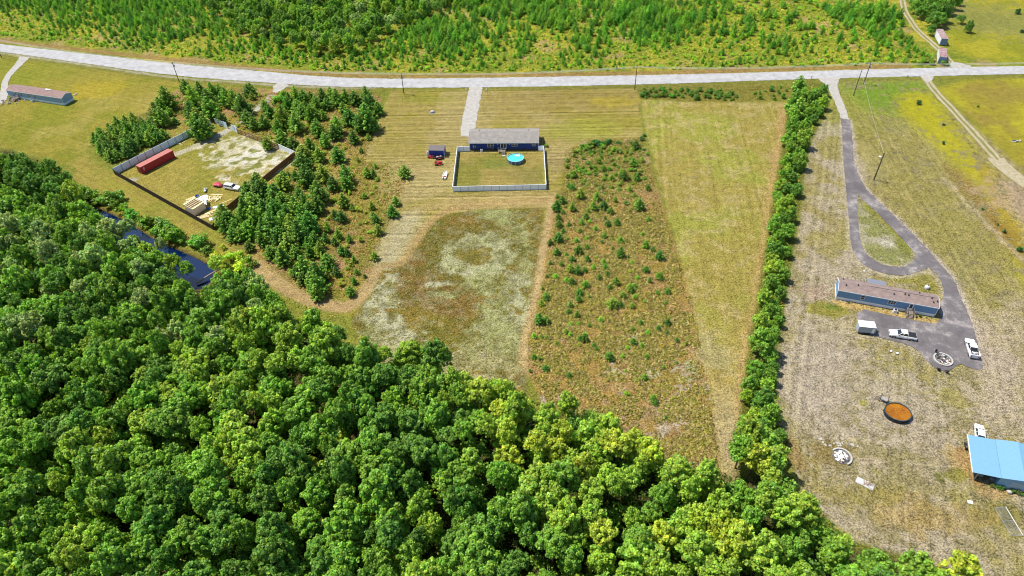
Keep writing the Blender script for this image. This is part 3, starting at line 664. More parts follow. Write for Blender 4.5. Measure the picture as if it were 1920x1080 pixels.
for x in (3, 8, 12, 17, 21): window(HB, x, D, 2.0, 1.1, 1.2, side=1)
dr = MB(); dr.box(10.15, 12.15, -.06, 0, .62, 2.8); dr = dr.build("patio_door", WHITE, HB)
g = MB(); g.box(10.3, 11.1, -.085, -.062, .85, 2.65); g.box(11.2, 12.0, -.085, -.062, .85, 2.65); g.build("pane", GLASS, dr)
roof_vents(HB, [(12.2, 5.6), (3.0, 5.2), (19.5, 5.4)], D, ZE, RI)
for x in (13.1, 9.2): mb = MB(); mb.box(x, x + .2, -.12, 0, 2.1, 2.4); mb.build("wall_lamp", WHITE, HB)
mb = MB(); mb.box(1.1, 1.55, -.2, 0, 1.1, 2.0); mb.box(1.75, 2.0, -.15, 0, 1.2, 1.8); mb.tube((1.3, -.08, 0), (1.3, -.08, 1.1), .04); mb.build("meter_box", GREY, HB)
for x in (.0, L): mb = MB(); mb.box(x - .07, x + .07, -.07, -.005, .55, ZE - .1); mb.build("corner_trim", WHITE, HB)
# back steps
st = thing("wooden_steps", "weathered wooden landing and stairs down from the blue house's patio door beside the round pool", "steps", G(941, 283), rz)
mb = MB()
for i in range(9): mb.box(-1.2, 1.2, -1.5 + i * .165, -1.5 + i * .165 + .14, .56, .6)
mb.build("landing", DWOOD, st)
mb = MB()
for i in range(4): mb.box(.1, 1.2, -1.5 - .3 * (i + 1), -1.5 - .3 * i, .42 - .14 * i, .46 - .14 * i)
mb.box(.06, .1, -2.75, -1.5, 0, .14); mb.build("stair_flight", DWOOD, st)
mb = MB()
for x, y in ((-1.17, -1.47), (-1.17, -.1), (.05, -1.47), (1.17, -1.47), (1.17, -.1), (.1, -2.7), (1.17, -2.7)): mb.box(x - .05, x + .05, y - .05, y + .05, 0, 1.5 if y > -2 else 1.0)
mb.box(-1.2, .1, -1.5, -1.44, 1.4, 1.48); mb.box(-1.2, -1.14, -1.5, 0, 1.4, 1.48); mb.box(1.14, 1.2, -1.5, 0, 1.4, 1.48)
for x in (.1, 1.17): mb.tube((x, -1.5, 1.45), (x, -2.7, 1.0), .04)
mb.build("railing", mat("grey_railing", (.3, .28, .27), .8), st)
mb = MB(); mb.box(.2, 1.3, -3.4, -2.8, 0.02, .1); tag(mb.build("stone_slab", STONE), "pale square paving slab at the foot of the blue house's back steps", "paving slab").matrix_world = Matrix.Translation(G(941, 283)) @ Matrix.Rotation(rz, 4, 'Z')
def ac_unit(p, label, rz_=0, col_=None):
    t = thing("air_conditioner", label, "air conditioner", G(*p), rz_)
    mb = MB(); mb.box(-.42, .42, -.42, .42, .08, .85); bevel(mb.build("casing", col_ or GREY, t), .04)
    mb = MB(); mb.lathe([(0, .86), (.34, .86), (.34, .9), (.30, .9)], 16); mb.build("fan_grille", BLACK, t)
    mb = MB(); mb.box(-.5, .5, -.5, .5, 0, .08); mb.build("base_pad", STONE, t)
ac_unit((903, 283.6), "white box air conditioner standing against the blue house's back wall", rz, mat("pale_casing", (.6, .6, .62), .5))
def grill(p, label, rz_=0, sc=1, name="barbecue_grill", cat="barbecue"):
    t = thing(name, label, cat, G(*p), rz_)
    mb = MB(); mb.box(-.4, .4, -.25, .25, .7, .9); mb.box(-.85, -.42, -.22, .22, .82, .88); mb.box(.42, .85, -.22, .22, .82, .88); mb.build("firebox", BLACK, t)
    mb = MB(); mb.prism([(-.27, .9), (.27, .9), (.2, 1.12), (-.1, 1.2), (-.25, 1.08)], 0, -.4, .4); mb.build("lid", mat("lid_grey", (.12, .1, .11), .3), t)
    for x in (-.36, .36):
        for y in (-.2, .2): mb = MB(); mb.tube((x, y, 0), (x, y, .7), .025); mb.build("leg", BLACK, t)
grill((924, 283), "black barbecue grill against the blue house's wall, left of the steps", rz)
t = thing("patio_chair", "dark patio chair between the grill and the wooden steps behind the blue house", "chair", G(933.5, 283.5), .5)
mb = MB(); mb.box(-.3, .3, -.3, .3, .4, .46); mb.build("seat", BLACK, t); mb = MB(); mb.box(-.3, .3, .26, .32, .46, 1.0); mb.build("backrest", BLACK, t)
for x in (-.26, .26):
    for y in (-.26, .26): mb = MB(); mb.tube((x, y, 0), (x, y, .4), .025); mb.build("leg", BLACK, t)

def round_pool(p, r, h, label, wall, water, rim, z=None, bands=12):
    g = G(p[0], p[1], h); t = thing("swimming_pool", label, "swimming pool", (g.x, g.y, 0))
    mb = MB(); mb.lathe([(r, 0), (r + .02, h * .5), (r, h), (r - .05, h), (r - .05, .05)], 40); mb.build("pool_wall", wall, t, True)
    mb = MB(); mb.lathe([(r - .07, h), (r - .07, h + .05), (r + .1, h + .05), (r + .1, h), (r - .07, h)], 40); mb.build("rim", rim, t)
    mb = MB(); mb.add([((r - .06) * cos(2 * pi * i / 40), (r - .06) * sin(2 * pi * i / 40), h - .16) for i in range(40)], [tuple(range(40))]); mb.build("pool_water", water, t)
    for i in range(bands):
        a = 2 * pi * i / bands; mb = MB(); mb.box(r + .01, r + .09, -.07, .07, 0, h - .005)
        o = mb.build("upright", rim, t); o.rotation_euler = (0, 0, a)
    return t
AQUA = mat("turquoise_water", A(70, 236, 250, 1.7), .08, .1, .8, col2=A(120, 246, 252, 1.7), spec=.6)
PO = round_pool((966.5, 295.4), 2.62, 1.25, "round above-ground pool of turquoise water behind the blue house", mat("slate_pool_wall", (0.09, .12, .15), .5), AQUA, mat("pool_rim", (0.3, .42, .45), .5))
fl = thing("pool_float", "white inflatable lounger floating on the turquoise pool", "pool float", G(970.5, 292, 1.12))
mb = MB(); mb.box(-.85, .85, -.45, .45, -.04, .12); bevel(mb.build("mattress", WHITE, fl), .08); mb = MB(); mb.box(-.85, -.5, -.4, .4, .12, .24); bevel(mb.build("pillow", WHITE, fl), .06)
mb = MB()
for x in (-.2, .2): mb.tube((x, 0, 0), (x, 0, 1.9), .03); mb.tube((x, .6, 0), (x, .1, 1.4), .03)
for i in range(6): mb.tube((-.2, 0, .25 + .25 * i), (.2, 0, .25 + .25 * i), .03)
o = tag(mb.build("pool_ladder", WHITE), "white ladder leaning on the turquoise pool's left rim", "ladder"); g = G(952, 296); o.location = g; o.rotation_euler = (0, 0, 1.4)

# ---- white vinyl yard fence
def panel_fence(name, pts, label, cat, h, m, panel, th=.06, post=.1, gate=None, group=None, mpost=None, step=None, cap=True, lean=0):
    t = thing(name, label, cat, tuple(pts[0]), 0, group); o0 = Vector(pts[0])
    for a, b in zip(pts[:-1], pts[1:]):
        a = Vector(a) - o0; b = Vector(b) - o0; d = b - a; L_ = d.length; n = max(1, round(L_ / panel)); r = atan2(d.y, d.x)
        for i in range(n):
            u = a + d * (i / n); mb = MB(); l_ = L_ / n
            mb.box(post * .5, l_ - post * .5, -th / 2, th / 2, .05, h - .04)
            if cap: mb.box(post * .5, l_ - post * .5, -th * .8, th * .8, h - .12, h); mb.box(post * .5, l_ - post * .5, -th * .8, th * .8, .05, .16)
            p = mb.build("panel", m, t); p.location = u; p.rotation_euler = (random.uniform(-lean, lean), 0, r)
        for i in range(n + 1):
            u = a + d * (i / n); mb = MB(); mb.box(-post / 2, post / 2, -post / 2, post / 2, 0, h + .04)
            if i < n or b == Vector(pts[-1]) - o0: q = mb.build("post", mpost or m, t); q.location = u; q.rotation_euler = (0, 0, r)
    return t
panel_fence("yard_fence", [G(881, 283.4), G(858, 284), G(849.3, 359), G(1024, 355.2), G(1019.4, 282.6), G(1009.3, 282.4)], "white vinyl privacy fence round the back yard of the blue house", "fence", 1.8, VINYL, 2.44, .07, .15, mpost=mat("vinyl_post", (.5, .56, .64), .5))

# ---- blue shed with white door
loc, rz, L = frame((805, 293.2), (833.4, 293.8))
t = thing("shed", "small blue shed with grey roof and open white door, left of the fenced yard", "shed", loc, rz)
BLUE = ribbed_mat("blue_shed_siding", (0.018, .05, .26), 0, .3, .4, .5)
house_walls(L, 3.2, 0, 2.3, .6, BLUE, t); gable_roof(L, 3.2, 2.3, .6, .15, .08, .1, m=mat("shed_roof_grey", A(150, 138, 138), .7, .15), parent=t)
mb = MB(); mb.box(-.12, 0, -.9, -.02, .05, 2.05, rz=-.6, c=(0, 0)); mb.build("door", WHITE, t)
for x in (0, L): mb = MB(); mb.box(x - .06, x + .06, -.05, -.005, 0, 2.2); mb.build("corner_trim", WHITE, t)
def tractor(p, label, rz_, col_=RED, sc=1.0, name="lawn_mower", cat="lawn mower"):
    t = thing(name, label, cat, G(*p), rz_); t.scale = (sc, sc, sc)
    mb = MB(); mb.loft([[(.15, -.28, .35), (.15, .28, .35), (.15, .28, .85), (.15, -.28, .85)], [(.9, -.24, .35), (.9, .24, .35), (.9, .22, .75), (.9, -.22, .75)], [(1.05, -.18, .4), (1.05, .18, .4), (1.05, .16, .62), (1.05, -.16, .62)]])
    mb.box(-.75, .15, -.3, .3, .38, .5); mb.box(-.75, -.1, -.5, -.32, .5, .68); mb.box(-.75, -.1, .32, .5, .5, .68); mb.build("body", col_, t)
    mb = MB(); mb.box(-.55, -.1, -.24, .24, .52, .66); mb.box(-.62, -.5, -.24, .24, .66, 1.0); bevel(mb.build("seat", BLACK, t), .04)
    mb = MB(); mb.tube((.18, 0, .8), (.02, 0, 1.0), .025); mb.lathe([(.14, 0), (.18, .02), (.18, -.01), (.14, 0)], 12, c=(0, 0, 1.02)); mb.build("steering_wheel", BLACK, t)
    mb = MB(); mb.box(-.25, .55, -.55, .55, .14, .28); mb.build("mower_deck", col_, t)
    for x, r, ww in ((-.5, .3, .2), (.8, .2, .14)):
        for s in (-1, 1):
            mb = MB(); mb.tube((x, s * .38, r), (x, s * (.38 + ww), r), r, n=14); wl = mb.build("wheel", TYRE, t)
            mb = MB(); mb.tube((x, s * (.38 + ww - .02), r), (x, s * (.39 + ww), r), r * .5, n=10); mb.build("rim", RIM, wl)
tractor((821.5, 308.5), "red riding mower with black seat parked below the blue shed, above the little boat", .15, sc=1.35)
tractor((809.5, 296.6), "small red garden tractor close against the blue shed's front wall", 2.9, sc=1.0, name="garden_tractor", cat="tractor")
# dark utility trailer loaded with odds and ends
t = thing("utility_trailer", "small dark open trailer with two red fenders in front of the blue shed", "trailer", G(824, 297.5), .12)
mb = MB(); mb.box(-1.4, 1.4, -.7, .7, .4, .46); mb.box(-1.4, 1.4, -.74, -.7, .46, .8); mb.box(-1.4, 1.4, .7, .74, .46, .8); mb.box(-1.44, -1.4, -.74, .74, .46, .8); mb.tube((1.4, 0, .42), (2.3, 0, .42), .04); mb.build("bed", BLACK, t)
mb = MB(); mb.blob((-.6, 0, .7), (.5, .4, .3), 3); mb.blob((.5, .1, .75), (.4, .45, .35), 4); mb.build("load", mat("load_grey", (.3, .27, .27), .8, .6, 3), t)
for s in (-1, 1):
    mb = MB(); mb.tube((0, s * .78, .3), (0, s * .95, .3), .3, n=12); mb.build("wheel", TYRE, t)
    mb = MB(); mb.box(-.4, .4, s * .86 - .12, s * .86 + .12, .62, .68); mb.build("fender", RED, t)
# jon boat
t = thing("small_boat", "small white and tan open boat lying on the mown grass left of the fenced yard", "boat", G(834.4, 330), radians(84))
rings = []
for x, w_, d_ in ((-2.1, .62, 0), (-1.2, .72, -.02), (0, .76, 0), (1.2, .66, .06), (1.9, .38, .16), (2.3, .08, .26)):
    rings.append([(x, -w_, .55 + d_ * .4), (x, -w_ * .8, .12 + d_), (x, 0, .05 + d_), (x, w_ * .8, .12 + d_), (x, w_, .55 + d_ * .4), (x, w_ * .88, .55 + d_ * .4), (x, w_ * .7, .2 + d_), (x, -w_ * .7, .2 + d_), (x, -w_ * .88, .55 + d_ * .4)])
mb = MB(); mb.loft(rings); mb.build("hull", mat("boat_hull", (.62, .58, .5), .4, .1), t)
for x in (-1.5, -.3, .9): mb = MB(); mb.box(x - .18, x + .18, -.62, .62, .42, .47); mb.build("bench_seat", WHITE, t)
mb = MB(); mb.box(-2.4, -2.1, -.16, .16, .3, .95); bevel(mb.build("outboard_motor", BLACK, t), .04)
mb = MB(); mb.box(-.9, -.5, -.3, .3, .2, .5); mb.build("fuel_box", RED, t)
# septic mound cover
t = thing("well_cover", "grey domed well cover alone in the mown grass between the pole and the gravel driveway", "well cover", G(811, 211))
mb = MB(); mb.blob((0, 0, .3), (.85, .6, .5), 5, 12, 7, jit=.12); mb.build("dome", STONE, t, True); mb = MB(); mb.lathe([(0, .1), (1.1, .1), (1.15, 0)], 16); mb.build("base_ring", mat("base_grey", (.2, .2, .2), .9), t)

# ---- compound fences
Ac, Bc, Cc, D1, E1, F1, Dc = G(216, 327.5), G(397, 234.5), G(446.4, 250), G(523.4, 279), G(554.5, 293.2), G(427, 397), G(400.7, 431.3)
PALEP = mat("pale_grey_panel", (.62, .76, .9), .45, .06, 2)
panel_fence("panel_fence", [Ac, Bc], "pale blue-grey panel fence running behind the long red container", "fence", 2.3, PALEP, 3.0, .06, .12, mpost=mat("slate_post", (.06, .08, .12), .6), lean=.02)
panel_fence("panel_fence", [G(405, 232), G(427, 241)], "leaning pale metal gate panels left of the compound's entrance", "gate", 2.2, PALEP, 2.0, .05, .09, lean=.1)
panel_fence("panel_fence", [G(436.5, 244), Cc], "short pale gate panel at the right side of the compound's entrance", "gate", 2.2, PALEP, 1.6, .05, .1, lean=.05)
BRN = ribbed_mat("brown_fence_boards", (.22, .105, .05), 0, .3, .5, .85, var=.25)
def rail_fence():
    a, b = Cc, D1; d = b - a; L_ = d.length; r = atan2(d.y, d.x); t = thing("rail_fence", "reddish brown open rail fence along the top right side of the compound", "fence", tuple(a), r)
    n = 10
    for i in range(n + 1): mb = MB(); mb.box(L_ * i / n - .08, L_ * i / n + .08, -.08, .08, 0, 1.9); mb.build("post", BRN, t)
    for z in (.3, 1.0, 1.75): mb = MB(); mb.box(0, L_, -.16, -.1, z - .1, z + .1); mb.build("rail", BRN, t)
    for i in range(n * 5):
        pass
    mb = MB()
    for i in range(int(L_ / .42)): mb.box(i * .42, i * .42 + .16, -.1, -.085, .1, 1.8)
    mb.build("pickets", BRN, t)
rail_fence()
panel_fence("panel_fence", [D1, E1], "pale vinyl panel fence at the compound's right corner beyond the sand", "fence", 1.9, VINYL, 1.8, .06, .12)
panel_fence("board_fence", [E1, F1], "brown board fence down the compound's right side, by the white car", "fence", 1.85, BRN, 2.44, .05, .1)
panel_fence("board_fence", [F1 + (Dc - F1) * .02, Dc], "last brown board fence section ending at the compound's lowest corner", "fence", 1.85, BRN, 2.44, .05, .1)
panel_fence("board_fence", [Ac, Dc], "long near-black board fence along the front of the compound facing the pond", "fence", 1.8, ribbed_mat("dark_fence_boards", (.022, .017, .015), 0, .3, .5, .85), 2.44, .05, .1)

# ---- red container
loc, rz, L = frame((268.7, 327.2), (328.2, 295.6))
t = thing("shipping_container", "long red shipping container with a faded pink roof beside the pale panel fence", "shipping container", loc, rz)
CR = ribbed_mat("container_red", (.42, .03, .035), 0, .28, .9, .5)
L, W, Hc = 12.19, 2.44, 2.6
mb = MB(); mb.box(.06, L - .06, .06, W - .06, .15, Hc - .02); mb.build("walls", CR, t)
mb = MB(); mb.box(0, L, 0, W, Hc - .02, Hc + .04); mb.build("roof", ribbed_mat("container_roof", A(232, 140, 128, 2.1), 0, .28, .7, .6, var=.15), t)
for x in (0, L - .14):
    for y in (0, W - .14): mb = MB(); mb.box(x, x + .14, y, y + .14, 0, Hc - .02); mb.build("corner_post", mat("post_red", (.22, .02, .02), .5), t)
for y in (0, W - .1): mb = MB(); mb.box(.14, L - .14, y, y + .1, 0, .15); mb.build("bottom_rail", mat("post_red", (.22, .02, .02), .5), t)
for s in (0, 1):
    d = MB(); d.box(-.03, .03, .16 + s * 1.08, 1.2 + s * 1.08, .16, Hc - .08); d = d.build("door", CR, t)
    for k in (.3, .8): mb = MB(); mb.tube((-.06, .16 + s * 1.08 + k, .2), (-.06, .16 + s * 1.08 + k, Hc - .12), .03); mb.build("lock_bar", GREY, d)
mb = MB()
for x, z, w_ in ((.75, 1.9, .5), (.75, 1.62, .35), (.8, 1.35, .45), (.75, 1.08, .3)): mb.box(x, x + w_, .052, .058, z, z + .14)
mb.build("white_marking", WHITE, t)

# ---- unfinished shed, lumber, tarps
loc, rz, L = frame((366, 405), (387, 391.2))
OSB = mat("pale_sheathing", (.85, .68, .5), .8, .1, 2)
t = thing("unfinished_shed", "half-built plywood shed with open roof rafters by the compound's dark front fence", "shed", loc, rz)
W, Hh = 3.6, 2.3
for a in ((0, L, 0, .08), (0, L, W - .08, W), (0, .08, .08, W - .08), (L - .08, L, .08, W - .08)): mb = MB(); mb.box(*a, 0, Hh); mb.build("wall", OSB, t)
mb = MB(); mb.box(0, L, -.03, .0, Hh - .12, Hh + .02); mb.box(0, L, W, W + .03, Hh + .3, Hh + .45); mb.box(0, L, W - .06, W, Hh, Hh + .4); mb.box(0, L, -.3, .25, Hh + .19, Hh + .22); mb.box(0, L, W - .5, W + .22, Hh + .62, Hh + .65); mb.build("top_plate", WOOD, t)
for i in range(8):
    x = L * i / 7.0; mb = MB(); x0 = min(max(x - .07, 0), L - .14)
    mb.add([(x0, -.25, Hh), (x0 + .14, -.25, Hh), (x0 + .14, W + .2, Hh + .42), (x0, W + .2, Hh + .42), (x0, -.25, Hh + .18), (x0 + .14, -.25, Hh + .18), (x0 + .14, W + .2, Hh + .6), (x0, W + .2, Hh + .6)], [(0, 3, 2, 1), (4, 5, 6, 7), (0, 1, 5, 4), (1, 2, 6, 5), (2, 3, 7, 6), (3, 0, 4, 7)])
    mb.build("rafter", WOOD, t)
mb = MB(); mb.box(.1, L - .1, .1, W - .1, .02, .1); mb.build("floor", BLACK, t)  # black colour paints the dim interior's shade seen between the rafters
def crumpled(name, label, cat, p, w_, h_, rz_, m, seed=1, amp=.25, z=.05, n=12, shape=None):
    rr = random.Random(seed); vs = []; 
    for j in range(n):
        for i in range(n):
            u, v = i / (n - 1) - .5, j / (n - 1) - .5
            ed = 1 - .25 * (rr.random() if abs(u) > .45 or abs(v) > .45 else 0)
            zz = z + amp * abs(sin(u * 7 + seed) * cos(v * 6 + seed * 2)) * (1 - 2 * max(abs(u), abs(v))) * 1.5 + rr.random() * amp * .25
            vs.append((u * w_ * ed, v * h_ * ed, zz))
    fs = [(j * n + i, j * n + i + 1, (j + 1) * n + i + 1, (j + 1) * n + i) for j in range(n - 1) for i in range(n - 1)]
    me = bpy.data.meshes.new(name); me.from_pydata(vs, [], fs); me.update(); o = link(name, me, m); o.location = G(*p); o.rotation_euler = (0, 0, rz_)
    so_ = o.modifiers.new("thickness", 'SOLIDIFY'); so_.thickness = .02
    return tag(o, label, cat)
PLAS = mat("white_sheeting", (.78, .8, .82), .35, .06)
crumpled("plastic_sheet", "big crumpled white plastic sheet lying behind the half-built shed", "plastic sheet", (377, 373.5), 4.6, 3.4, .6, PLAS, 1, .5)
crumpled("plastic_sheet", "narrow white sheet hanging at the right end of the half-built shed", "plastic sheet", (385, 385), 1.8, 4.4, .35, PLAS, 2, .7, 1.4)
crumpled("plastic_sheet", "small upright scrap of white sheet above the lumber pile", "plastic sheet", (385.5, 358), .8, 2.4, .2, PLAS, 3, .8, .3)
crumpled("plastic_sheet", "white sheet on the grass in the compound's lowest corner", "plastic sheet", (402, 410), 3.2, 1.6, .3, PLAS, 4, .35)
crumpled("plastic_sheet", "pale sheet between the half-built shed and the pine trees", "plastic sheet", (410, 388), 3.6, 1.3, .25, PLAS, 5, .3)
crumpled("tarp", "bright blue tarp bundled on top of the white plastic sheet", "tarp", (370.5, 370), 1.3, 1.1, .2, mat("blue_tarp", (.02, .1, .4), .4), 6, .6, .5)
crumpled("tarp", "dark blue tarp heap at the right foot of the half-built shed", "tarp", (391.5, 391.5), 1.4, 1.1, .3, mat("blue_tarp_dark", (.015, .06, .25), .4), 7, .4)
def lumber(p, rz_, label, n, l_, seed, spread=1.2, ang=.25):
    rr = random.Random(seed); mb = MB()
    for i in range(n):
        x = rr.uniform(-spread, spread); y = rr.uniform(-spread, spread); ll = l_ * rr.uniform(.6, 1.1); z = .02 + i * .012
        mb.box(x - ll / 2, x + ll / 2, y - .09, y + .09, z, z + .06, rz=rr.gauss(0, ang))
    o = mb.build("lumber_pile", WOOD); o.location = G(*p); o.rotation_euler = (0, 0, rz_); tag(o, label, "lumber")
lumber((398, 375), -.2, "loose criss-cross heap of yellow boards right of the white sheets", 26, 2.2, 1, 2.0, 1.2)
lumber((404, 365.5), -.15, "two long yellow boards lying below the red tarped load", 2, 5.5, 2, .4, .05)
lumber((424, 378), .75, "single long yellow board near the compound's right fence", 1, 5, 3, .1, .05)
lumber((358, 374), .6, "stack of pale sheet lumber behind the half-built shed's left end", 10, 2.8, 4, .8, .08)
lumber((383, 406), .62, "tidy yellow boards on the grass between the half-built shed and dark fence corner", 12, 3.6, 5, .9, .12)
lumber((398, 397), .62, "row of yellow boards above the lowest white sheet", 6, 4.0, 6, .5, .1)
lumber((340, 268), -.7, "few scattered pale boards beyond the red container's far end", 5, 1.8, 7, 1.0, .6)

# ---- vehicles
def wheel(t, x, s, r=.38, w_=.24, y=.82):
    mb = MB(); mb.tube((x, s * (y - w_), r), (x, s * y, r), r, n=16); o = mb.build("wheel", TYRE, t)
    mb = MB(); mb.tube((x, s * (y - .03), r), (x, s * (y + .012), r), r * .62, n=12); mb.build("rim", RIM, o)
def body_loft(t, st, m, name="body"):
    """stations (x, z_bottom, z_shoulder, half width bottom, half width shoulder)"""
    rings = [[(x, -wb, zb), (x, wb, zb), (x, ws * 1.0, zb + (zs - zb) * .55), (x, ws * .94, zs - .03), (x, ws * .84, zs), (x, -ws * .84, zs), (x, -ws * .94, zs - .03), (x, -ws, zb + (zs - zb) * .55)] for x, zb, zs, wb, ws in st]
    mb = MB(); mb.loft(rings); return mb.build(name, m, t)
def cabin(t, x0, x1, x2, x3, zb, zt, wb, wt, m):
    """greenhouse: glass body with painted roof and pillars"""
    mb = MB(); b = [(x0, -wb, zb), (x0, wb, zb), (x3, wb, zb), (x3, -wb, zb)]; tt = [(x1, -wt, zt), (x1, wt, zt), (x2, wt, zt), (x2, -wt, zt)]
    mb.add(b + tt, [(0, 3, 2, 1), (4, 5, 6, 7), (0, 1, 5, 4), (1, 2, 6, 5), (2, 3, 7, 6), (3, 0, 4, 7)]); mb.build("window_glass", GLASS, t)
    mb = MB(); mb.loft([[(x1 - .04 if i == 0 else x2 + .04 if i == 3 else x, -wt * k, zt), (x1 - .04 if i == 0 else x2 + .04 if i == 3 else x, wt * k, zt), (x, wt * .92, zt + .05), (x, -wt * .92, zt + .05)] for i, (x, k) in enumerate(((x1, 1), (x1 + .2, 1.03), (x2 - .2, 1.03), (x2, 1)))]); mb.build("roof", m, t)
    mb = MB()
    xs_ = [(x0, x1), (x3, x2), ((x0 * .45 + x3 * .55), (x1 * .45 + x2 * .55))]
    for a, b_ in xs_:
        for s in (-1, 1): mb.tube((a, s * wb * 1.0, zb - .02), (b_, s * wt * 1.01, zt + .02), .055, n=5)
    mb.build("pillars", m, t)
def lights(t, xf, xr, y, z, zr=None):
    for s in (-1, 1):
        mb = MB(); mb.box(xf - .06, xf + .03, s * y - .17, s * y + .17, z - .08, z + .08); mb.build("headlight", mat("lamp_glass", (.6, .6, .62), .1), t)
        mb = MB(); mb.box(xr - .03, xr + .05, s * y - .1, s * y + .1, (zr or z) - .16, (zr or z) + .16); mb.build("tail_light", mat("tail_red", (.4, .01, .01), .2), t)
def mirrors(t, x, y, z, m=BLACK):
    for s in (-1, 1): mb = MB(); mb.box(x - .06, x + .06, s * y, s * (y + .25), z, z + .2) if s > 0 else mb.box(x - .06, x + .06, -(y + .25), -y, z, z + .2); mb.build("mirror", m, t)
def pickup(p, ang, label, cover=True, m=CARW):
    t = thing("pickup_truck", label, "pickup truck", G(*p), ang)        # nose towards +x, origin at the centre
    body_loft(t, [(-2.9, .5, 1.05, .84, .92), (-2.8, .42, 1.12, .88, .98), (-.9, .38, 1.14, .9, 1.0), (.95, .38, 1.16, .9, 1.0), (1.3, .38, 1.16, .9, .99), (2.5, .4, 1.06, .88, .96), (2.85, .45, .95, .82, .88), (2.92, .5, .8, .76, .82)], m)
    cabin(t, -1.05, -.75, .55, 1.25, 1.13, 1.78, .88, .72, m)
    mb = MB()
    if cover: mb.box(-2.78, -1.1, -.86, .86, 1.11, 1.17); mb.build("bed_cover", BLACK, t)
    else:
        for a in ((-2.85, -1.1, -.99, -.84), (-2.85, -1.1, .84, .99), (-2.92, -2.78, -.99, .99)): mb.box(*a, 1.1, 1.42)
        mb.build("bed_sides", m, t); mb = MB(); mb.box(-2.78, -1.1, -.84, .84, 1.115, 1.15); mb.build("bed_floor", BLACK, t)
        mb = MB(); rr = random.Random(4)
        for i in range(9): mb.box(*(lambda a, b, c: (a, a + c, b, b + c * .7))(rr.uniform(-2.6, -1.5), rr.uniform(-.7, .3), rr.uniform(.2, .5)), 1.15, 1.2 + rr.random() * .25, rz=rr.random())
        mb.build("load", mat("mixed_load", (.5, .5, .5), .6, .7, 4), t)
        mb = MB(); mb.box(-1.75, -1.12, -.84, .84, 1.15, 1.5); bevel(mb.build("tool_box", BLACK, t), .03)
    for x in (-1.85, 1.85):
        for s in (-1, 1): wheel(t, x, s, .41, .27, .97)
    mb = MB(); mb.box(-3.0, -2.9, -.85, .85, .5, .68); mb.box(2.9, 2.98, -.8, .8, .5, .66); mb.build("bumper", GREY, t)
    mb = MB(); mb.box(2.86, 2.94, -.5, .5, .7, .95); mb.build("grille", BLACK, t)
    lights(t, 2.86, -2.92, .72, .88); mirrors(t, .95, .95, 1.15)
    mb = MB()
    for x in (.1, -.9):
        for s in (-1, 1): mb.box(x - .01, x + .01, s * 1.0 - .008, s * 1.0 + .008, .5, 1.1)
    mb.build("door_seams", BLACK, t)
    return t
def pt_ang(p, q):
    a, b = G(*p), G(*q); return atan2((b - a).y, (b - a).x)
mid = lambda p, q: ((p[0] + q[0]) / 2, (p[1] + q[1]) / 2)
a_ = pt_ang((1715.5, 638), (1668, 630)); pickup((1690.5, 631.6), a_, "white crew cab pickup with black bed cover below the steel-blue mobile home")
a_ = pt_ang((1823, 667), (1814, 637)); pickup((1819.5, 657), a_, "white pickup with an open loaded bed near the stone fire ring", False)
def wagon(p, ang, label, name="station_wagon", m=CARW, L=5.3):
    t = thing(name, label, "car", G(*p), ang); h = L / 2
    body_loft(t, [(-h, .5, 1.0, .84, .9), (-h + .1, .4, 1.1, .88, .97), (.2, .36, 1.12, .9, .98), (.9, .36, 1.12, .9, .97), (h - .5, .4, 1.02, .86, .92), (h - .08, .45, .92, .8, .86), (h, .5, .78, .74, .8)], m)
    cabin(t, -h + .12, -h + .45, .45, 1.0, 1.1, 1.75, .87, .72, m)
    mb = MB()
    for x in (-1.3, -.2): 
        for s in (-1, 1): mb.tube((x, s * .885, 1.1), (x + .02, s * .74, 1.76), .06, n=5)
    mb.build("pillars", m, t)
    for x in (-h + 1.05, h - 1.0):
        for s in (-1, 1): wheel(t, x, s, .37, .25, .95)
    lights(t, h - .06, -h, .7, .82, .95); mirrors(t, .75, .93, 1.1)
    mb = MB(); mb.box(h - .05, h + .06, -.85, .85, .42, .58); mb.box(-h - .07, -h + .02, -.86, .86, .45, .62); mb.build("bumper", GREY, t)
    mb = MB()
    for s in (-1, 1): mb.box(-h + .5, .5, s * .6 - .02, s * .6 + .02, 1.82, 1.86)
    mb.build("roof_rack", BLACK, t)
    return t
a_ = pt_ang((421.5, 354), (449, 358.5)); wagon((436.5, 354.5), a_, "white station wagon parked nose right in the compound beside the red tarped load")
# red tarp over a little trailer
t = thing("covered_trailer", "low trailer under a crumpled pinkish red tarp, touching the white station wagon", "trailer", G(409.5, 349), a_ + .1)
mb = MB(); mb.blob((-.35, .1, .62), (1.25, .95, .5), 11, 14, 8, jit=.14); mb.blob((.55, -.15, .55), (.9, .8, .42), 12, 12, 7, jit=.14); mb.build("tarp", mat("red_tarp", A(236, 84, 104, 1.9), .55, .2, 2.5, bump=.4), t)
mb = MB(); mb.box(-1.3, 1.3, -.75, .75, .2, .4); mb.tube((1.3, 0, .35), (2.0, 0, .35), .04); mb.build("bed", BLACK, t)
for s in (-1, 1): wheel(t, -.1, s, .28, .18, .95)

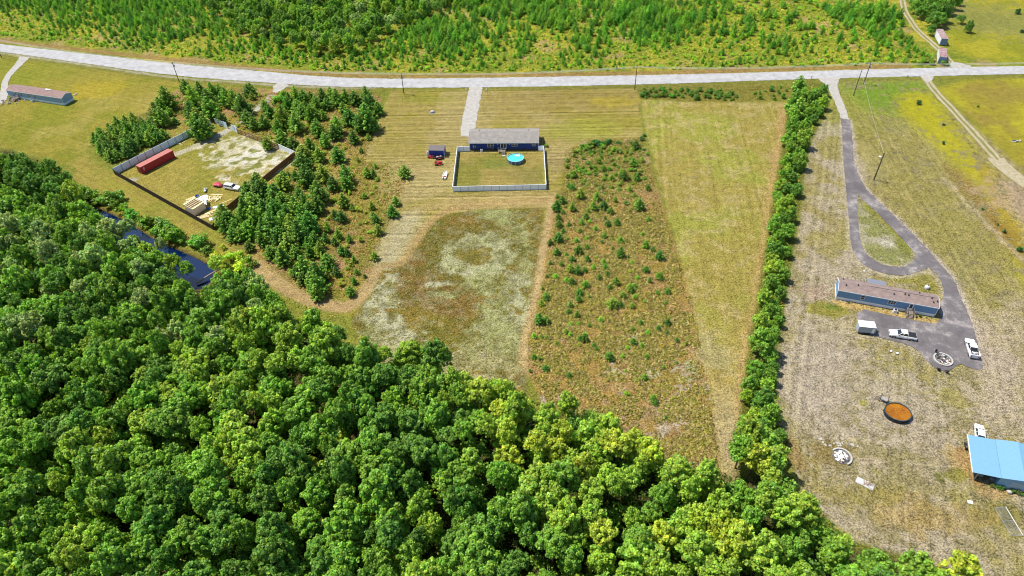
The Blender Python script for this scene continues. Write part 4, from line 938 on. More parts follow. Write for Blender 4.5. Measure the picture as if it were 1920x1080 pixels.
# ---- mobile homes
def mobile_home(p, q, D, label, roofm, wallm, skirtm, wins, doorx, z_skirt=.75, ZE=3.0, RI=.85, name="mobile_home", trim=WHITE, vents=()):
    loc, rz, L = frame(p, q); t = thing(name, label, "mobile home", loc, rz)
    house_walls(L, D, z_skirt, ZE, RI, wallm, t)
    mb = MB(); mb.box(.08, L - .08, .08, D - .08, 0, z_skirt); mb.build("skirting", skirtm, t)
    mb = MB(); mb.box(-.04, L + .04, -.05, 0, z_skirt - .08, z_skirt + .12); mb.box(-.05, -.005, 0, D, z_skirt - .08, z_skirt + .12); mb.box(L + .005, L + .05, 0, D, z_skirt - .08, z_skirt + .12); mb.build("base_trim", trim, t)
    gable_roof(L, D, ZE, RI, .12, .1, .08, m=roofm, parent=t)
    mb = MB(); mb.box(-.1, L + .1, -.19, -.14, ZE - .16, ZE + .04); mb.build("fascia", trim, t)
    for s, xx in ((-1, -.1), (1, L + .1)):
        mb = MB(); k = .05 * s
        for y0, z0, y1, z1 in ((-.12, ZE - .1, D / 2, ZE + RI - .03), (D / 2, ZE + RI - .03, D + .12, ZE - .1)):
            x0, x1 = sorted((xx, xx + k)); mb.add([(x0, y0, z0 - .1), (x1, y0, z0 - .1), (x1, y1, z1 - .1), (x0, y1, z1 - .1), (x0, y0, z0 + .14), (x1, y0, z0 + .14), (x1, y1, z1 + .14), (x0, y1, z1 + .14)], [(0, 3, 2, 1), (4, 5, 6, 7), (0, 1, 5, 4), (1, 2, 6, 5), (2, 3, 7, 6), (3, 0, 4, 7)])
        mb.build("gable_trim", trim, t)
    for x in (0, L): mb = MB(); mb.box(x - .05, x + .05, -.045, -.005, z_skirt + .12, ZE - .16); mb.build("corner_trim", trim, t)
    for x, zz, ww, hh, b_ in wins: window(t, x, 0, zz, ww, hh, bars=b_, mframe=trim)
    for x in (L * .2, L * .45, L * .8): window(t, x, D, 2.0, .8, 1.0, side=1, mframe=trim)
    if doorx is not None:
        dr = MB(); dr.box(doorx - .5, doorx + .5, -.05, -.003, z_skirt + .1, z_skirt + 2.1); dr = dr.build("door", trim, t)
        g = MB(); g.box(doorx - .3, doorx + .3, -.07, -.052, z_skirt + .7, z_skirt + 1.9); g.build("pane", GLASS, dr)
        g = MB(); g.tube((doorx + .4, -.1, z_skirt + 1.05), (doorx + .4, -.05, z_skirt + 1.05), .04); g.build("handle", GREY, dr)
    roof_vents(t, vents, D, ZE, RI, .08)
    return t, L, rz
PINKSH = shingle_mat("rosy_shingles", A(190, 164, 156), A(176, 152, 146), A(216, 190, 178))
STEEL = ribbed_mat("steel_blue_siding", (.13, .27, .46), 2, .2, .4, .5)
SK = ribbed_mat("pale_skirting", (.72, .78, .86), 0, .3, .4, .5)
MH, ML, mrz = mobile_home((1566, 560.5), (1751, 594.6), 4.7, "long steel-blue mobile home with rosy shingle roof beside the dark asphalt yard", PINKSH, STEEL, SK,
    [(5.7, 2.0, .8, 1.15, 0), (12.2, 2.1, 1.6, 1.0, 2)], 16.4, vents=[(1.5, 1.4), (1.0, 3.9), (4.2, 2.0), (12.2, 1.3), (14.6, 1.8), (15.4, 1.7), (18, 3.6), (20.4, 2.0), (21.6, 1.4), (20.8, 1.0)])
# roof ridge cap
mb = MB(); mb.box(6.2, ML - .6, 2.31, 2.39, 3.94, 4.0); mb.build("ridge_cap", mat("ridge_dark", (.06, .05, .05), .9), MH)
LSID = ribbed_mat("grey_blue_siding", (.2, .34, .5), 2, .2, .4, .5)
M2, L2, r2 = mobile_home((18.6, 182.4), (121.5, 198.0), 4.8, "grey-blue mobile home with brown roof alone in the left field", shingle_mat("brown_shingles", A(196, 158, 150), A(182, 150, 146), A(214, 180, 170)), LSID, ribbed_mat("light_blue_skirt", (.6, .78, .9), 0, .3, .3, .5),
    [(7.0, 2.0, .9, 1.1, 0), (10.6, 2.0, .9, 1.1, 0), (13.6, 2.0, .9, 1.1, 0)], 4.2)
mb = MB(); mb.box(16.6, 19.0, 2.9, 3.5, 3.93, 4.0); o = mb.build("skylight", WHITE, M2); o.rotation_euler = (0, 0, 0)
# porch, steps, junk at the left home
def deck_steps(p, rz_, label, w_=1.8, d_=2.0, h=.8, n=4, roof=False, name="wooden_steps", m=DWOOD, rails=True):
    t = thing(name, label, "steps", G(*p), rz_)
    mb = MB(); k = int(d_ / .15)
    for i in range(k): mb.box(-w_ / 2, w_ / 2, -d_ + i * d_ / k, -d_ + (i + 1) * d_ / k - .02, h - .04, h)
    mb.build("landing", m, t)
    mb = MB()
    for i in range(n): mb.box(-w_ / 2 + .1, w_ / 2 - .1, -d_ - .28 * (i + 1), -d_ - .28 * i - .01, h - h / (n + 1) * (i + 1) - .04, h - h / (n + 1) * (i + 1))
    mb.build("treads", m, t)
    mb = MB(); hh = h + .95
    for x in (-w_ / 2 + .04, w_ / 2 - .04):
        for y in (-d_ + .04, -.06): mb.box(x - .045, x + .045, y - .045, y + .045, 0, hh)
        mb.box(x - .045, x + .045, -d_ - .28 * n - .04, -d_ - .28 * n + .05, 0, .95)
        mb.box(x - .04, x + .04, -d_, 0, hh, hh + .06); mb.tube((x, -d_, hh), (x, -d_ - .28 * n, .95), .045)
        for i in range(6): mb.box(x - .02, x + .02, -d_ + .2 + i * (d_ - .3) / 5, -d_ + .24 + i * (d_ - .3) / 5, h, hh)
    mb.build("railing", m, t)
    return t
g = MH.matrix_basis
def on(o_, x, y): m = Matrix.Translation(o_.location) @ Matrix.Rotation(o_.rotation_euler.z, 4, 'Z'); return m @ Vector((x, y, 0))
o = deck_steps((0, 0), mrz, "weathered wooden stairs at the front door of the long steel-blue mobile home", 1.7, 1.4, .8, 4); o.location = on(MH, 16.4, -.06)
o = deck_steps((0, 0), r2, "brown wooden porch steps at the left end of the grey-blue mobile home", 2.4, 2.0, .8, 3); o.location = on(M2, 4.3, -.06)
def junk(p, label, n, sp, seed, m1=DWOOD):
    rr = random.Random(seed); t = thing("debris_pile", label, "debris", G(*p))
    for i in range(n):
        x, y = rr.gauss(0, sp), rr.gauss(0, sp * .6); mb = MB()
        if i % 3: mb.box(x, x + rr.uniform(.2, .9), y, y + rr.uniform(.1, .4), 0, rr.uniform(.05, .5), rz=rr.random() * 3)
        else: mb.blob((x, y, .15), (rr.uniform(.2, .5), rr.uniform(.2, .4), rr.uniform(.15, .4)), i, 8, 5, jit=.3)
        mb.build("scrap", m1 if i % 2 else STONE, t)
    return t
junk((23, 189.5), "heap of brown and pale debris below the left end of the grey-blue mobile home", 34, 2.2, 5)
ac_unit((61.5, 191.0), "small white air conditioner under the grey-blue mobile home's wall", r2, mat("pale_casing", (.6, .6, .62), .5))
ac_unit((1677.5, 585.5), "white air conditioner left of the stairs of the steel-blue mobile home", mrz, mat("pale_casing", (.6, .6, .62), .5))
junk((140, 179), "few pale scraps on the grass right of the grey-blue mobile home", 5, .6, 8, STONE)
# porch roof behind the right home
t = thing("porch", "flat light grey porch roof on posts against the far side of the steel-blue mobile home", "porch", on(MH, 7.6, 4.75), mrz)
mb = MB(); mb.prism([(0, 2.55), (2.5, 2.35), (2.5, 2.45), (0, 2.65)], 0, -.8, 3.6); mb.build("roof", mat("porch_roof_grey", A(168, 172, 190), .5, .05), t)
for x in (-.7, 3.5): mb = MB(); mb.box(x - .06, x + .06, 2.3, 2.42, 0, 2.36); mb.build("post", WHITE, t)
mb = MB(); mb.box(-.7, 3.5, .1, 2.3, .6, .7); mb.build("deck", DWOOD, t)
t = thing("water_tank", "round pale grey tank standing in the grass behind the steel-blue mobile home", "tank", G(1737.5, 540.5))
mb = MB(); mb.lathe([(.55, 0), (.6, .3), (.58, .6), (.4, .85), (.15, .95), (0, .97)], 20); mb.build("shell", mat("tank_grey", (.55, .56, .56), .5, .1), t, True)
mb = MB(); mb.lathe([(0, 1.05), (.14, 1.05), (.14, .93)], 12); mb.build("lid", BLACK, t)
t = thing("antenna_mast", "thin grey mast with bright fittings at the top left of the steel-blue mobile home", "mast", G(1612.5, 526))
mb = MB(); mb.tube((0, 0, 0), (0, 0, 3.2), .05, .03); mb.build("pole", GREY, t); mb = MB(); mb.lathe([(.0, 3.1), (.18, 3.2), (.2, 3.22)], 14); mb.build("dish", WHITE, t)
# enclosed trailer
loc, rz, L = frame((1606, 625.8), (1639, 629.2))
t = thing("enclosed_trailer", "white roofed grey enclosed trailer at the asphalt yard's left corner", "trailer", loc, rz)
mb = MB(); mb.prism([(0, .55), (L - .3, .55), (L, .8), (L, 2.05), (L - .25, 2.35), (0, 2.35)], 1, 0, 2.1); bevel(mb.build("box_body", mat("trailer_grey", (.3, .34, .4), .4), t), .04)
mb = MB(); mb.box(-.03, L - .22, -.03, 2.13, 2.36, 2.42); mb.build("roof", WHITE, t)
mb = MB(); mb.box(L * .4, L * .43, .9, 1.2, 2.42, 2.55); mb.build("roof_vent", GREY, t)
for y in (-.12, 2.0):
    for x in (L * .42, L * .62): mb = MB(); mb.tube((x, y, .33), (x, y + .2, .33), .33, n=14); mb.build("wheel", TYRE, t)
mb = MB(); mb.tube((L, .5, .5), (L + 1.1, 1.05, .5), .04); mb.tube((L, 1.6, .5), (L + 1.1, 1.05, .5), .04); mb.tube((L + 1.0, 1.05, 0), (L + 1.0, 1.05, .8), .04); mb.build("hitch", BLACK, t)
mb = MB(); mb.box(L - .9, L - .35, -.025, -.003, .7, 2.1); mb.build("side_door", WHITE, t)
# fire ring on the asphalt
def fire_ring(p, r, label, seed, full=True, a0=0, a1=2 * pi):
    rr = random.Random(seed); t = thing("fire_pit", label, "fire pit", G(*p)); n = int((a1 - a0) * r / .34); mb = MB()
    for i in range(n):
        a = a0 + (a1 - a0) * i / n; m = MB(); x, y = r * cos(a), r * sin(a)
        mb.box(x - .2, x + .2, y - .15, y + .15, .09, .38 + rr.uniform(-.03, .03), rz=a + pi / 2)
    mb.build("stone_ring", STONE, t)
    mb = MB(); mb.lathe([(0, .16), (r * .6, .14), (r - .15, .12)], 24); mb.build("ash_bed", mat("ash_grey", (.12, .11, .1), .95, .5, 3), t)
    mb = MB()
    for i in range(60):
        q = r * .78 * math.sqrt(rr.random()); a = rr.uniform(0, 2 * pi); s = rr.uniform(.08, .26); mb.box(q * cos(a) - s, q * cos(a) + s, q * sin(a) - s * .5, q * sin(a) + s * .5, .15, .15 + rr.uniform(.03, .2), mi=rr.choice([0, 0, 1, 1, 2, 3]), rz=rr.uniform(0, 3))
    mb.build("rubble", [mat("rubble_white", (.65, .63, .6), .9), mat("rubble_dark", (.04, .04, .045), .9), mat("rubble_orange", A(220, 150, 110), .9), mat("rubble_grey", (.25, .24, .24), .9)], t)
    return t
fire_ring((1767.5, 675), 1.85, "round pale stone fire ring filled with burnt rubble at the bottom of the asphalt yard", 3)
for p, lb in (((1670.4, 659.5), "left of two white domed caps in the grass below the white crew cab pickup"), ((1682.3, 663.5), "right of two white domed caps in the grass below the white crew cab pickup")):
    t = thing("septic_cap", lb, "septic cap", G(*p)); mb = MB(); mb.lathe([(.27, 0), (.27, .3), (.2, .42), (0, .47)], 16); mb.build("dome", WHITE, t, True); mb = MB(); mb.lathe([(.3, 0), (.3, .16), (.27, .16)], 16); mb.build("collar", BLACK, t)
def lawn_chair(p, rz_, label):
    t = thing("lawn_chair", label, "chair", G(*p), rz_); DK = mat("dark_cloth", (.03, .03, .035), .8)
    mb = MB(); mb.box(-.3, .3, -.28, .28, .38, .43); mb.build("seat", DK, t)
    mb = MB(); mb.add([(-.3, .26, .43), (.3, .26, .43), (.3, .42, 1.0), (-.3, .42, 1.0), (-.3, .3, .43), (.3, .3, .43), (.3, .46, 1.0), (-.3, .46, 1.0)], [(0, 3, 2, 1), (4, 5, 6, 7), (0, 1, 5, 4), (1, 2, 6, 5), (2, 3, 7, 6), (3, 0, 4, 7)]); mb.build("backrest", DK, t)
    for x in (-.28, .28):
        for y in (-.25, .25): mb = MB(); mb.tube((x, y, 0), (x, y, .4), .02); mb.build("leg", BLACK, t)
        mb = MB(); mb.box(x - .04, x + .04, -.28, .3, .6, .63); mb.build("armrest", BLACK, t)
lawn_chair((1758.5, 694), 2.7, "left of two dark chairs below the stone fire ring on the asphalt")
lawn_chair((1773.6, 698.4), 3.3, "right of two dark chairs below the stone fire ring, nearer the asphalt edge")
lawn_chair((1755.5, 663.0), .3, "dark chair just above the stone fire ring on the asphalt")
# orange pool
ORW = mat("murky_orange_water", A(196, 112, 6, 2.1), .1, .3, .5, col2=A(222, 146, 24, 2.1), spec=.6)
P2 = round_pool((1684, 771.8), 2.55, 1.0, "round pool of murky orange water with a black wall in the right field", mat("black_pool_wall", (.02, .022, .03), .5), ORW, mat("dark_rim", (.03, .06, .07), .5), bands=14)
P2.scale = (1.0, .92, 1)
rr = random.Random(9); mb = MB()
for i in range(26):
    q = 2.1 * math.sqrt(rr.random()); a = rr.uniform(0, 2 * pi); mb.blob((q * cos(a), q * sin(a), .855), (rr.uniform(.04, .16), rr.uniform(.04, .12), .02), i, 7, 4)
mb.build("floating_leaves", mat("orange_leaf", A(240, 160, 50), .7), P2)
t = thing("pool_deck", "small grey pump platform with ladder at the orange pool's upper left edge", "platform", G(1656.5, 752), radians(-35))
mb = MB()
for i in range(7): mb.box(-.8 + i * .22, -.62 + i * .22, -.5, .6, .7, .76)
mb.build("platform", mat("grey_boards", (.3, .28, .27), .8, .2), t)
for x in (-.75, .65):
    for y in (-.45, .5): mb = MB(); mb.box(x - .05, x + .05, y - .05, y + .05, 0, 1.5); mb.build("post", BLACK, t)
mb = MB()
for y in (-.5, .5): mb.tube((-.8, y, .72), (-1.7, y, .0), .04)
for i in range(4): mb.tube((-.95 - i * .22, -.5, .6 - i * .17), (-.95 - i * .22, .5, .6 - i * .17), .03)
mb.build("ladder", BLACK, t)
crumpled("ground_cloth", "pale liner scrap under the lower right edge of the orange pool", "cloth", (1706, 791), 1.2, .8, .4, mat("lilac_cloth", A(204, 192, 200), .7), 11, .12)
# second fire place with slabs
t = fire_ring((1577, 857), 1.85, "grey ring and white slabs of the broken fire pit near the forest corner", 6, a0=-1.2, a1=2.3)
rr = random.Random(5); mb = MB()
for i in range(16):
    x, y = rr.gauss(-.3, .6), rr.gauss(0, .55); w_, h_ = rr.uniform(.3, .8), rr.uniform(.25, .6); mb.box(x - w_ / 2, x + w_ / 2, y - h_ / 2, y + h_ / 2, .2 + i * .018, .26 + i * .02, rz=rr.uniform(0, 3))
mb.build("white_slabs", mat("slab_white", (.72, .71, .68), .8, .08), t)
for i, (x, y, s) in enumerate([(210, 443, .32), (226, 466, .26), (243, 483, .26), (274, 488, .26), (300, 474, .2), (322, 469, .24), (340, 473, .24), (345, 487, .24), (330, 490, .2), (425, 483, .34), (461, 493, .2), (357, 470, .2)]):
    mb = MB(); mb.box(-s, s, -s * .7, s * .7, 0, .1); o = bevel(mb.build("stepping_stone", STONE), .02); o.location = G(1480 + x / 3.6, 700 + y / 3.6); o.rotation_euler = (0, 0, i)
    tag(o, "pale stone block in the loose arc above the broken fire pit", "stone", "loose pale blocks around the broken fire pit")
mb = MB(); mb.box(-.48, .48, -.42, .42, 0, .08); o = mb.build("paving_slab", mat("cream_slab", A(226, 208, 150), .8)); o.location = G(1600, 825); o.rotation_euler = (0, 0, .15); tag(o, "square cream slab above right of the broken fire pit", "paving slab")
t = thing("slab_pile", "pale concrete slab with bare driftwood branches lying on it", "slab", G(1622.5, 907.5), radians(-38))
mb = MB(); mb.box(-1.7, 1.5, -.7, .75, 0, .14); mb.build("slab", mat("slab_grey", (.44, .43, .43), .85, .12), t)
mb = MB(); rr = random.Random(8)
for i in range(9):
    a = rr.uniform(0, 2 * pi); mb.tube((rr.uniform(-.3, .5), rr.uniform(-.3, .3), .2), (1.4 * cos(a) + .2, 1.2 * sin(a), .25 + rr.random() * .5), .07, .02, 6)
mb.build("driftwood", mat("driftwood", A(214, 178, 140), .9, .2), t)
# blue metal building at the right edge
loc, rz, _ = frame((1824.2, 899.3), (1925, 926.5))
t = thing("metal_building", "sky-blue metal roofed garage with an open bay at the right edge", "garage", loc, rz)
BR = ribbed_mat("sky_blue_roof", A(150, 208, 244, 2.1), 1, .3, .5, .6, var=.03); BW = ribbed_mat("blue_grey_wall", (.2, .38, .58), 0, .3, .5, .5)
Db = 8.5; X1, X2, X3 = 3.7, 7.1, 11.2
mb = MB()
def rs(mb, x0, z0, x1, z1, y0, y1, th=.08, mi=0): mb.add([(x0, y0, z0), (x1, y0, z1), (x1, y1, z1), (x0, y1, z0), (x0, y0, z0 + th), (x1, y0, z1 + th), (x1, y1, z1 + th), (x0, y1, z0 + th)], [(0, 3, 2, 1), (4, 5, 6, 7), (0, 1, 5, 4), (1, 2, 6, 5), (2, 3, 7, 6), (3, 0, 4, 7)], mi)
rs(mb, -.95, 2.35, X1 - .1, 2.8, -.3, Db + .3); mb.build("lean_to_roof", BR, t)
mb = MB(); rs(mb, X1 - .12, 2.95, X2, 3.75, -.4, Db + .35); rs(mb, X2 + .002, 3.75, X3 + .3, 3.0, -.4, Db + .35); mb.build("main_roof", BR, t)
mb = MB(); mb.box(X1, X1 + .1, 0, Db, 0, 2.98); mb.box(X3 - .1, X3, 0, Db, 0, 2.95); mb.prism([(X1 + .1, 0), (X3 - .1, 0), (X3 - .1, 2.95), (X2, 3.7), (X1 + .1, 3.0)], 1, 0, .1); mb.prism([(X1 + .1, 0), (X3 - .1, 0), (X3 - .1, 2.95), (X2, 3.7), (X1 + .1, 3.0)], 1, Db - .1, Db); mb.build("wall", BW, t)
mb = MB(); mb.box(.3, .38, .2, Db - .2, .02, 2.4); mb.build("bay_shade_wall", mat("bay_shade_dark", (.04, .05, .07), .7), t)  # added dark sheet, its colour stands in for the open bay's shade
for y in (.1, Db - .1): mb = MB(); mb.box(.1, .24, y - .08, y + .08, 0, 2.36); mb.build("post", GREY, t)
mb = MB(); mb.box(-1.02, -.96, -.31, Db + .31, 2.2, 2.44); mb.build("edge_trim", WHITE, t)
mb = MB(); mb.box(5.6, 8.4, -.04, -.003, .05, 2.4); mb.build("roller_door", mat("door_blue_grey", (.3, .4, .5), .5), t)
for x, y, s in ((1.2, 1.5, .5), (2.6, 2.6, .6), (2.0, 5.5, .7), (3.2, 1.2, .4)): mb = MB(); mb.box(x - s, x + s, y - s * .7, y + s * .7, 0, s * 1.6); bevel(mb.build("stored_box", mat("stored_grey", (.25, .25, .28), .7, .3), t), .03)
def sedan(p, ang, label):
    t = thing("car", label, "car", G(*p), ang); h = 2.35
    body_loft(t, [(-h, .45, .85, .78, .82), (-h + .15, .36, 1.0, .82, .88), (-1.3, .32, 1.02, .85, .9), (1.0, .32, .98, .85, .9), (h - .4, .36, .82, .8, .84), (h - .05, .42, .7, .7, .74), (h, .48, .62, .62, .68)], CARW)
    cabin(t, -1.75, -1.25, .3, 1.1, .98, 1.48, .8, .62, CARW)
    for x in (-1.45, 1.4):
        for s in (-1, 1): wheel(t, x, s, .33, .22, .88)
    lights(t, h - .05, -h, .6, .68, .85); mirrors(t, .7, .84, .95, CARW)
sedan((1834.5, 816), pt_ang((1837, 840), (1833.5, 800)), "white car parked nose outward under the sky-blue roof's upper left corner")
t = thing("motorcycle", "black motorbike standing left of the sky-blue metal building", "motorcycle", G(1808.6, 838), 1.2)
for x in (-.65, .65): mb = MB(); mb.lathe([(.2, -.05), (.32, -.05), (.32, .05), (.2, .05), (.2, -.05)], 16); o = mb.build("wheel", TYRE, t); o.rotation_euler = (pi / 2, 0, 0); o.location = (x, 0, .32)
mb = MB(); mb.loft([[(x, -w_, z0), (x, w_, z0), (x, w_ * .8, z1), (x, -w_ * .8, z1)] for x, w_, z0, z1 in ((-.75, .1, .65, .75), (-.3, .15, .4, .82), (.2, .17, .35, .95), (.45, .08, .6, .9))]); mb.build("body", BLACK, t)
mb = MB(); mb.tube((.65, .05, .32), (.4, .05, 1.0), .03); mb.tube((.4, -.35, 1.02), (.4, .35, 1.02), .025); mb.build("handlebar", GREY, t)
mb = MB(); mb.box(-.85, -.35, -.14, .14, .8, .88); mb.build("seat", mat("seat_grey", (.1, .1, .11), .6), t)
mb = MB(); mb.blob((0, 0, .25), (.5, .4, .35), 4, 10, 6, jit=.2); o = mb.build("boulder", STONE); o.location = G(1892, 923.5); tag(o, "pale boulder among the bushes below the sky-blue metal building", "boulder")
mb = MB(); mb.box(-.42, .42, -.32, .32, 0, .16); mb.box(-.3, .3, -.2, .2, .16, .2); o = bevel(mb.build("plastic_tub", WHITE), .04); o.location = G(1819, 942); o.rotation_euler = (0, 0, -.3); tag(o, "small white plastic lid alone on the dry grass left of the wire gate", "tub")
# wire gate lying at the bottom right
t = thing("wire_gate", "long wire mesh gate with a pale pole, bottom right corner", "gate", G(1884, 952), pt_ang((1884, 952), (1913, 1000)))
mb = MB(); mb.tube((0, 0, .35), (5.6, 0, .35), .06); mb.build("top_pole", mat("pole_pale", (.6, .58, .54), .6), t)
mb = MB(); mb.tube((0, -1.9, .1), (5.4, -1.9, .1), .035); mb.tube((0, -1.9, .1), (0, 0, .35), .035); mb.tube((5.4, -1.9, .1), (5.6, 0, .35), .035); mb.tube((2.7, -1.9, .1), (2.7, 0, .35), .03); mb.build("frame", GREY, t)
mb = MB()
for i in range(24): mb.tube((i * .23, -1.9, .1), (i * .23 + .1, 0, .35), .012, n=3)
for i in range(8): mb.tube((0, -.24 * i, .34 - .03 * i), (5.4, -.24 * i, .34 - .03 * i), .012, n=3)
mb.build("wire_mesh", GREY, t)
# two old box trailers north of the road
def box_trailer(p, q, label, back, roofc):
    a, b = G(*p), G(*q); d = b - a; r = atan2(d.y, d.x); t = thing("storage_trailer", label, "storage trailer", tuple(a), r); W = 2.6; Lb = back; zb = .35; zt = 2.9
    SIDE = ribbed_mat("aged_white_panel", (.62, .62, .62), 1, .5, .3, .5, var=.15)
    mb = MB(); mb.box(0, W, 0, Lb, zb, zt); mb.build("box_body", SIDE, t)
    mb = MB(); mb.box(-.03, W + .03, -.03, Lb + .03, zt + .002, zt + .07); mb.build("roof", mat("rusty_roof_" + roofc, A(214, 150, 158) if roofc == 'a' else A(206, 112, 132), .7, .25, .8, col2=A(232, 214, 206)), t)
    for s in (0, 1):
        dd = MB(); dd.box(.08 + s * 1.24, 1.28 + s * 1.24, -.05, -.003, zb + .05, zt - .05); dd = dd.build("rear_door", mat("faded_blue_door", (.13, .22, .36), .5, .15), t)
        mb = MB(); mb.tube((.68 + s * 1.24, -.08, zb + .1), (.68 + s * 1.24, -.08, zt - .1), .025); mb.build("lock_bar", GREY, dd)
    for y in (1.2, 2.4, Lb - 1.2):
        for x in (.15, W - .45): mb = MB(); mb.tube((x, y, .35), (x + .3, y, .35), .35, n=12); mb.build("wheel", TYRE, t)
    return t
box_trailer((1756.5, 119.6), (1768.3, 121.2), "rusty pink roofed storage trailer right at the road's upper edge", 9.5, 'b')
box_trailer((1760.3, 85.4), (1772.3, 86.2), "paler rusty roofed storage trailer higher up, below the dark trees", 10.5, 'a')

# ---- poles and wires
POLE = mat("pole_wood", (.07, .055, .045), .9, .2, 4)
def pole(p, h, label, lean=(0, 0), arm=True, lamp=False, trafo=False, az=0, r=.16):
    t = thing("utility_pole", label, "utility pole", G(*p), az); top = (lean[0], lean[1], h)
    mb = MB(); mb.tube((0, 0, 0), top, r, r * .65, 10); mb.build("shaft", POLE, t)
    if arm: mb = MB(); mb.box(lean[0] - .08, lean[0] + .08, -.7 + lean[1], .7 + lean[1], h - .55, h - .42); mb.build("crossarm", POLE, t)
    for y in ((-.6, 0, .6) if arm else (0,)): mb = MB(); mb.lathe([(.05, 0), (.07, .08), (.03, .18), (0, .2)], 8, c=(lean[0], lean[1] + y, h - .42 if arm else h)); mb.build("insulator", GREY, t)
    if trafo: mb = MB(); mb.tube((lean[0] + .35, lean[1], h - 2.0), (lean[0] + .35, lean[1], h - 1.1), .24, n=12); mb.build("transformer", mat("trafo_grey", (.5, .52, .54), .5), t)
    if lamp: mb = MB(); mb.tube((lean[0], lean[1], h - 1.4), (lean[0] - .9, lean[1], h - 1.2), .04); mb.lathe([(.0, .0), (.28, -.05), (.3, -.2), (.0, -.3)], 12, c=(lean[0] - .95, lean[1], h - 1.1)); mb.build("lamp", WHITE, t)
    return t
pole((4, 109), 8.5, "dark wooden utility pole at the far left end of the road")
pole((336.3, 153.8), 8.3, "dark utility pole between the left field and the road, above the pine clump", trafo=True)
pole((757.5, 176.2), 8.2, "utility pole with a pale transformer, left of the blue house's driveway", trafo=True)
pole((1190, 167.7), 9.0, "dark utility pole above the top left corner of the pale right-hand field")
pole((1619.2, 157.6), 8.3, "upper one of two wooden poles by the right driveway, carrying a pale transformer", trafo=True)
pole((1600, 179.4), 9.9, "lower one of two wooden poles by the right driveway, bare shaft", arm=False)
pole((1638.2, 337.9), 9.5, "thick dark pole with a small lamp beside the asphalt lane's fork", lamp=True, arm=False, r=.2)
def wires(a, b, ha, hb, label, offs=(-.6, 0, .6), sag=1.1):
    mb = MB()
    A_, B_ = G(*a), G(*b)
    for o_ in offs:
        pts = []
        for i in range(17):
            u = i / 16; p = A_.lerp(B_, u); pts.append((p.x, p.y + o_, ha + (hb - ha) * u - sag * 4 * u * (1 - u)))
        mb.path(pts, .035, 3)
    tag(mb.build("power_line", mat("wire_grey", (.45, .45, .44), .6)), label, "power line")
wires((4, 109), (336.3, 153.8), 8.3, 8.1, "thin overhead wires along the road's left stretch, over the left field")
wires((336.3, 153.8), (757.5, 176.2), 8.1, 8.0, "thin overhead wires above the road between the pine clump and the driveway pole")
wires((757.5, 176.2), (1190, 167.7), 8.0, 8.8, "thin overhead wires above the road behind the blue house")
wires((1190, 167.7), (1619.2, 157.6), 8.8, 8.1, "thin overhead wires above the road behind the pale right-hand field")
wires((1619.2, 157.6), (2060, 150), 8.1, 8.1, "thin overhead wires leaving to the right edge above the road")
wires((1619.2, 157.6), (1600, 179.4), 7.6, 9.6, "short wire between the two wooden poles by the right driveway", (0,), .2)
wires((1600, 179.4), (1638.2, 337.9), 9.6, 9.2, "service wire running down along the asphalt lane to the lamp pole", (0,), .8)
for p, q, lb in (((754, 182), (752, 201), "yellow guy-wire sleeve in the grass below the left transformer pole"), ((1646, 347), (1643, 362), "yellow guy-wire sleeve in the grass below the lamp pole")):
    mb = MB(); mb.tube(G(*p, .35), G(*q, .03), .06, n=6); tag(mb.build("guy_wire_guard", mat("guard_yellow", A(226, 200, 80), .5)), lb, "guy wire")
# mailboxes, signs, little things along the road
for i, (p, lb) in enumerate((((1521, 148.5), "small dark mailbox at the top left corner of the right driveway"), ((1700.5, 147), "small dark mailbox beside the road near the two-track lane"), ((874, 172), "small pale marker post left of the gravel driveway's mouth"), ((912, 172), "small pale marker post right of the gravel driveway's mouth"))):
    t = thing("mailbox", lb, "mailbox" if i < 2 else "marker", G(*p)); 
    mb = MB(); mb.box(-.05, .05, -.05, .05, 0, 1.0); mb.build("post", POLE if i < 2 else WHITE, t)
    mb = MB(); mb.prism([(-.1, 1.0), (.1, 1.0), (.1, 1.16), (0, 1.24), (-.1, 1.16)], 1, -.25, .25); mb.build("box", BLACK if i < 2 else WHITE, t)
junk((1904, 266), "grey and dark debris heap in the far right yellow field", 14, .7, 12, mat("dark_scrap", (.05, .05, .06), .8))
# logs at the pond
BLOG = mat("bleached_log", A(206, 188, 178), .9, .2)
for a, b, r0, lb in (((368, 531), (421, 500), .28, "long bleached log fallen across the pond's right end"), ((243, 425), (257, 419), .12, "short bleached log on the far bank of the pond")):
    A_, B_ = G(*a, .1), G(*b, .9 if r0 > .2 else .3); mb = MB(); mb.tube(A_, A_.lerp(B_, .5) + Vector((0, .15, .1)), r0, r0 * .8, 8); mb.tube(A_.lerp(B_, .5) + Vector((0, .15, .1)), B_, r0 * .8, r0 * .45, 8)
    d = (B_ - A_); mb.tube(A_.lerp(B_, .6), A_.lerp(B_, .6) + Vector((d.x * .1, 1.4, .9)) * (r0 * 3.5), r0 * .35, .02, 6); mb.tube(A_.lerp(B_, .75), A_.lerp(B_, .75) + Vector((.6, -1.0, .8)) * (r0 * 3.5), r0 * .3, .02, 6)
    tag(mb.build("fallen_log", BLOG), lb, "log")

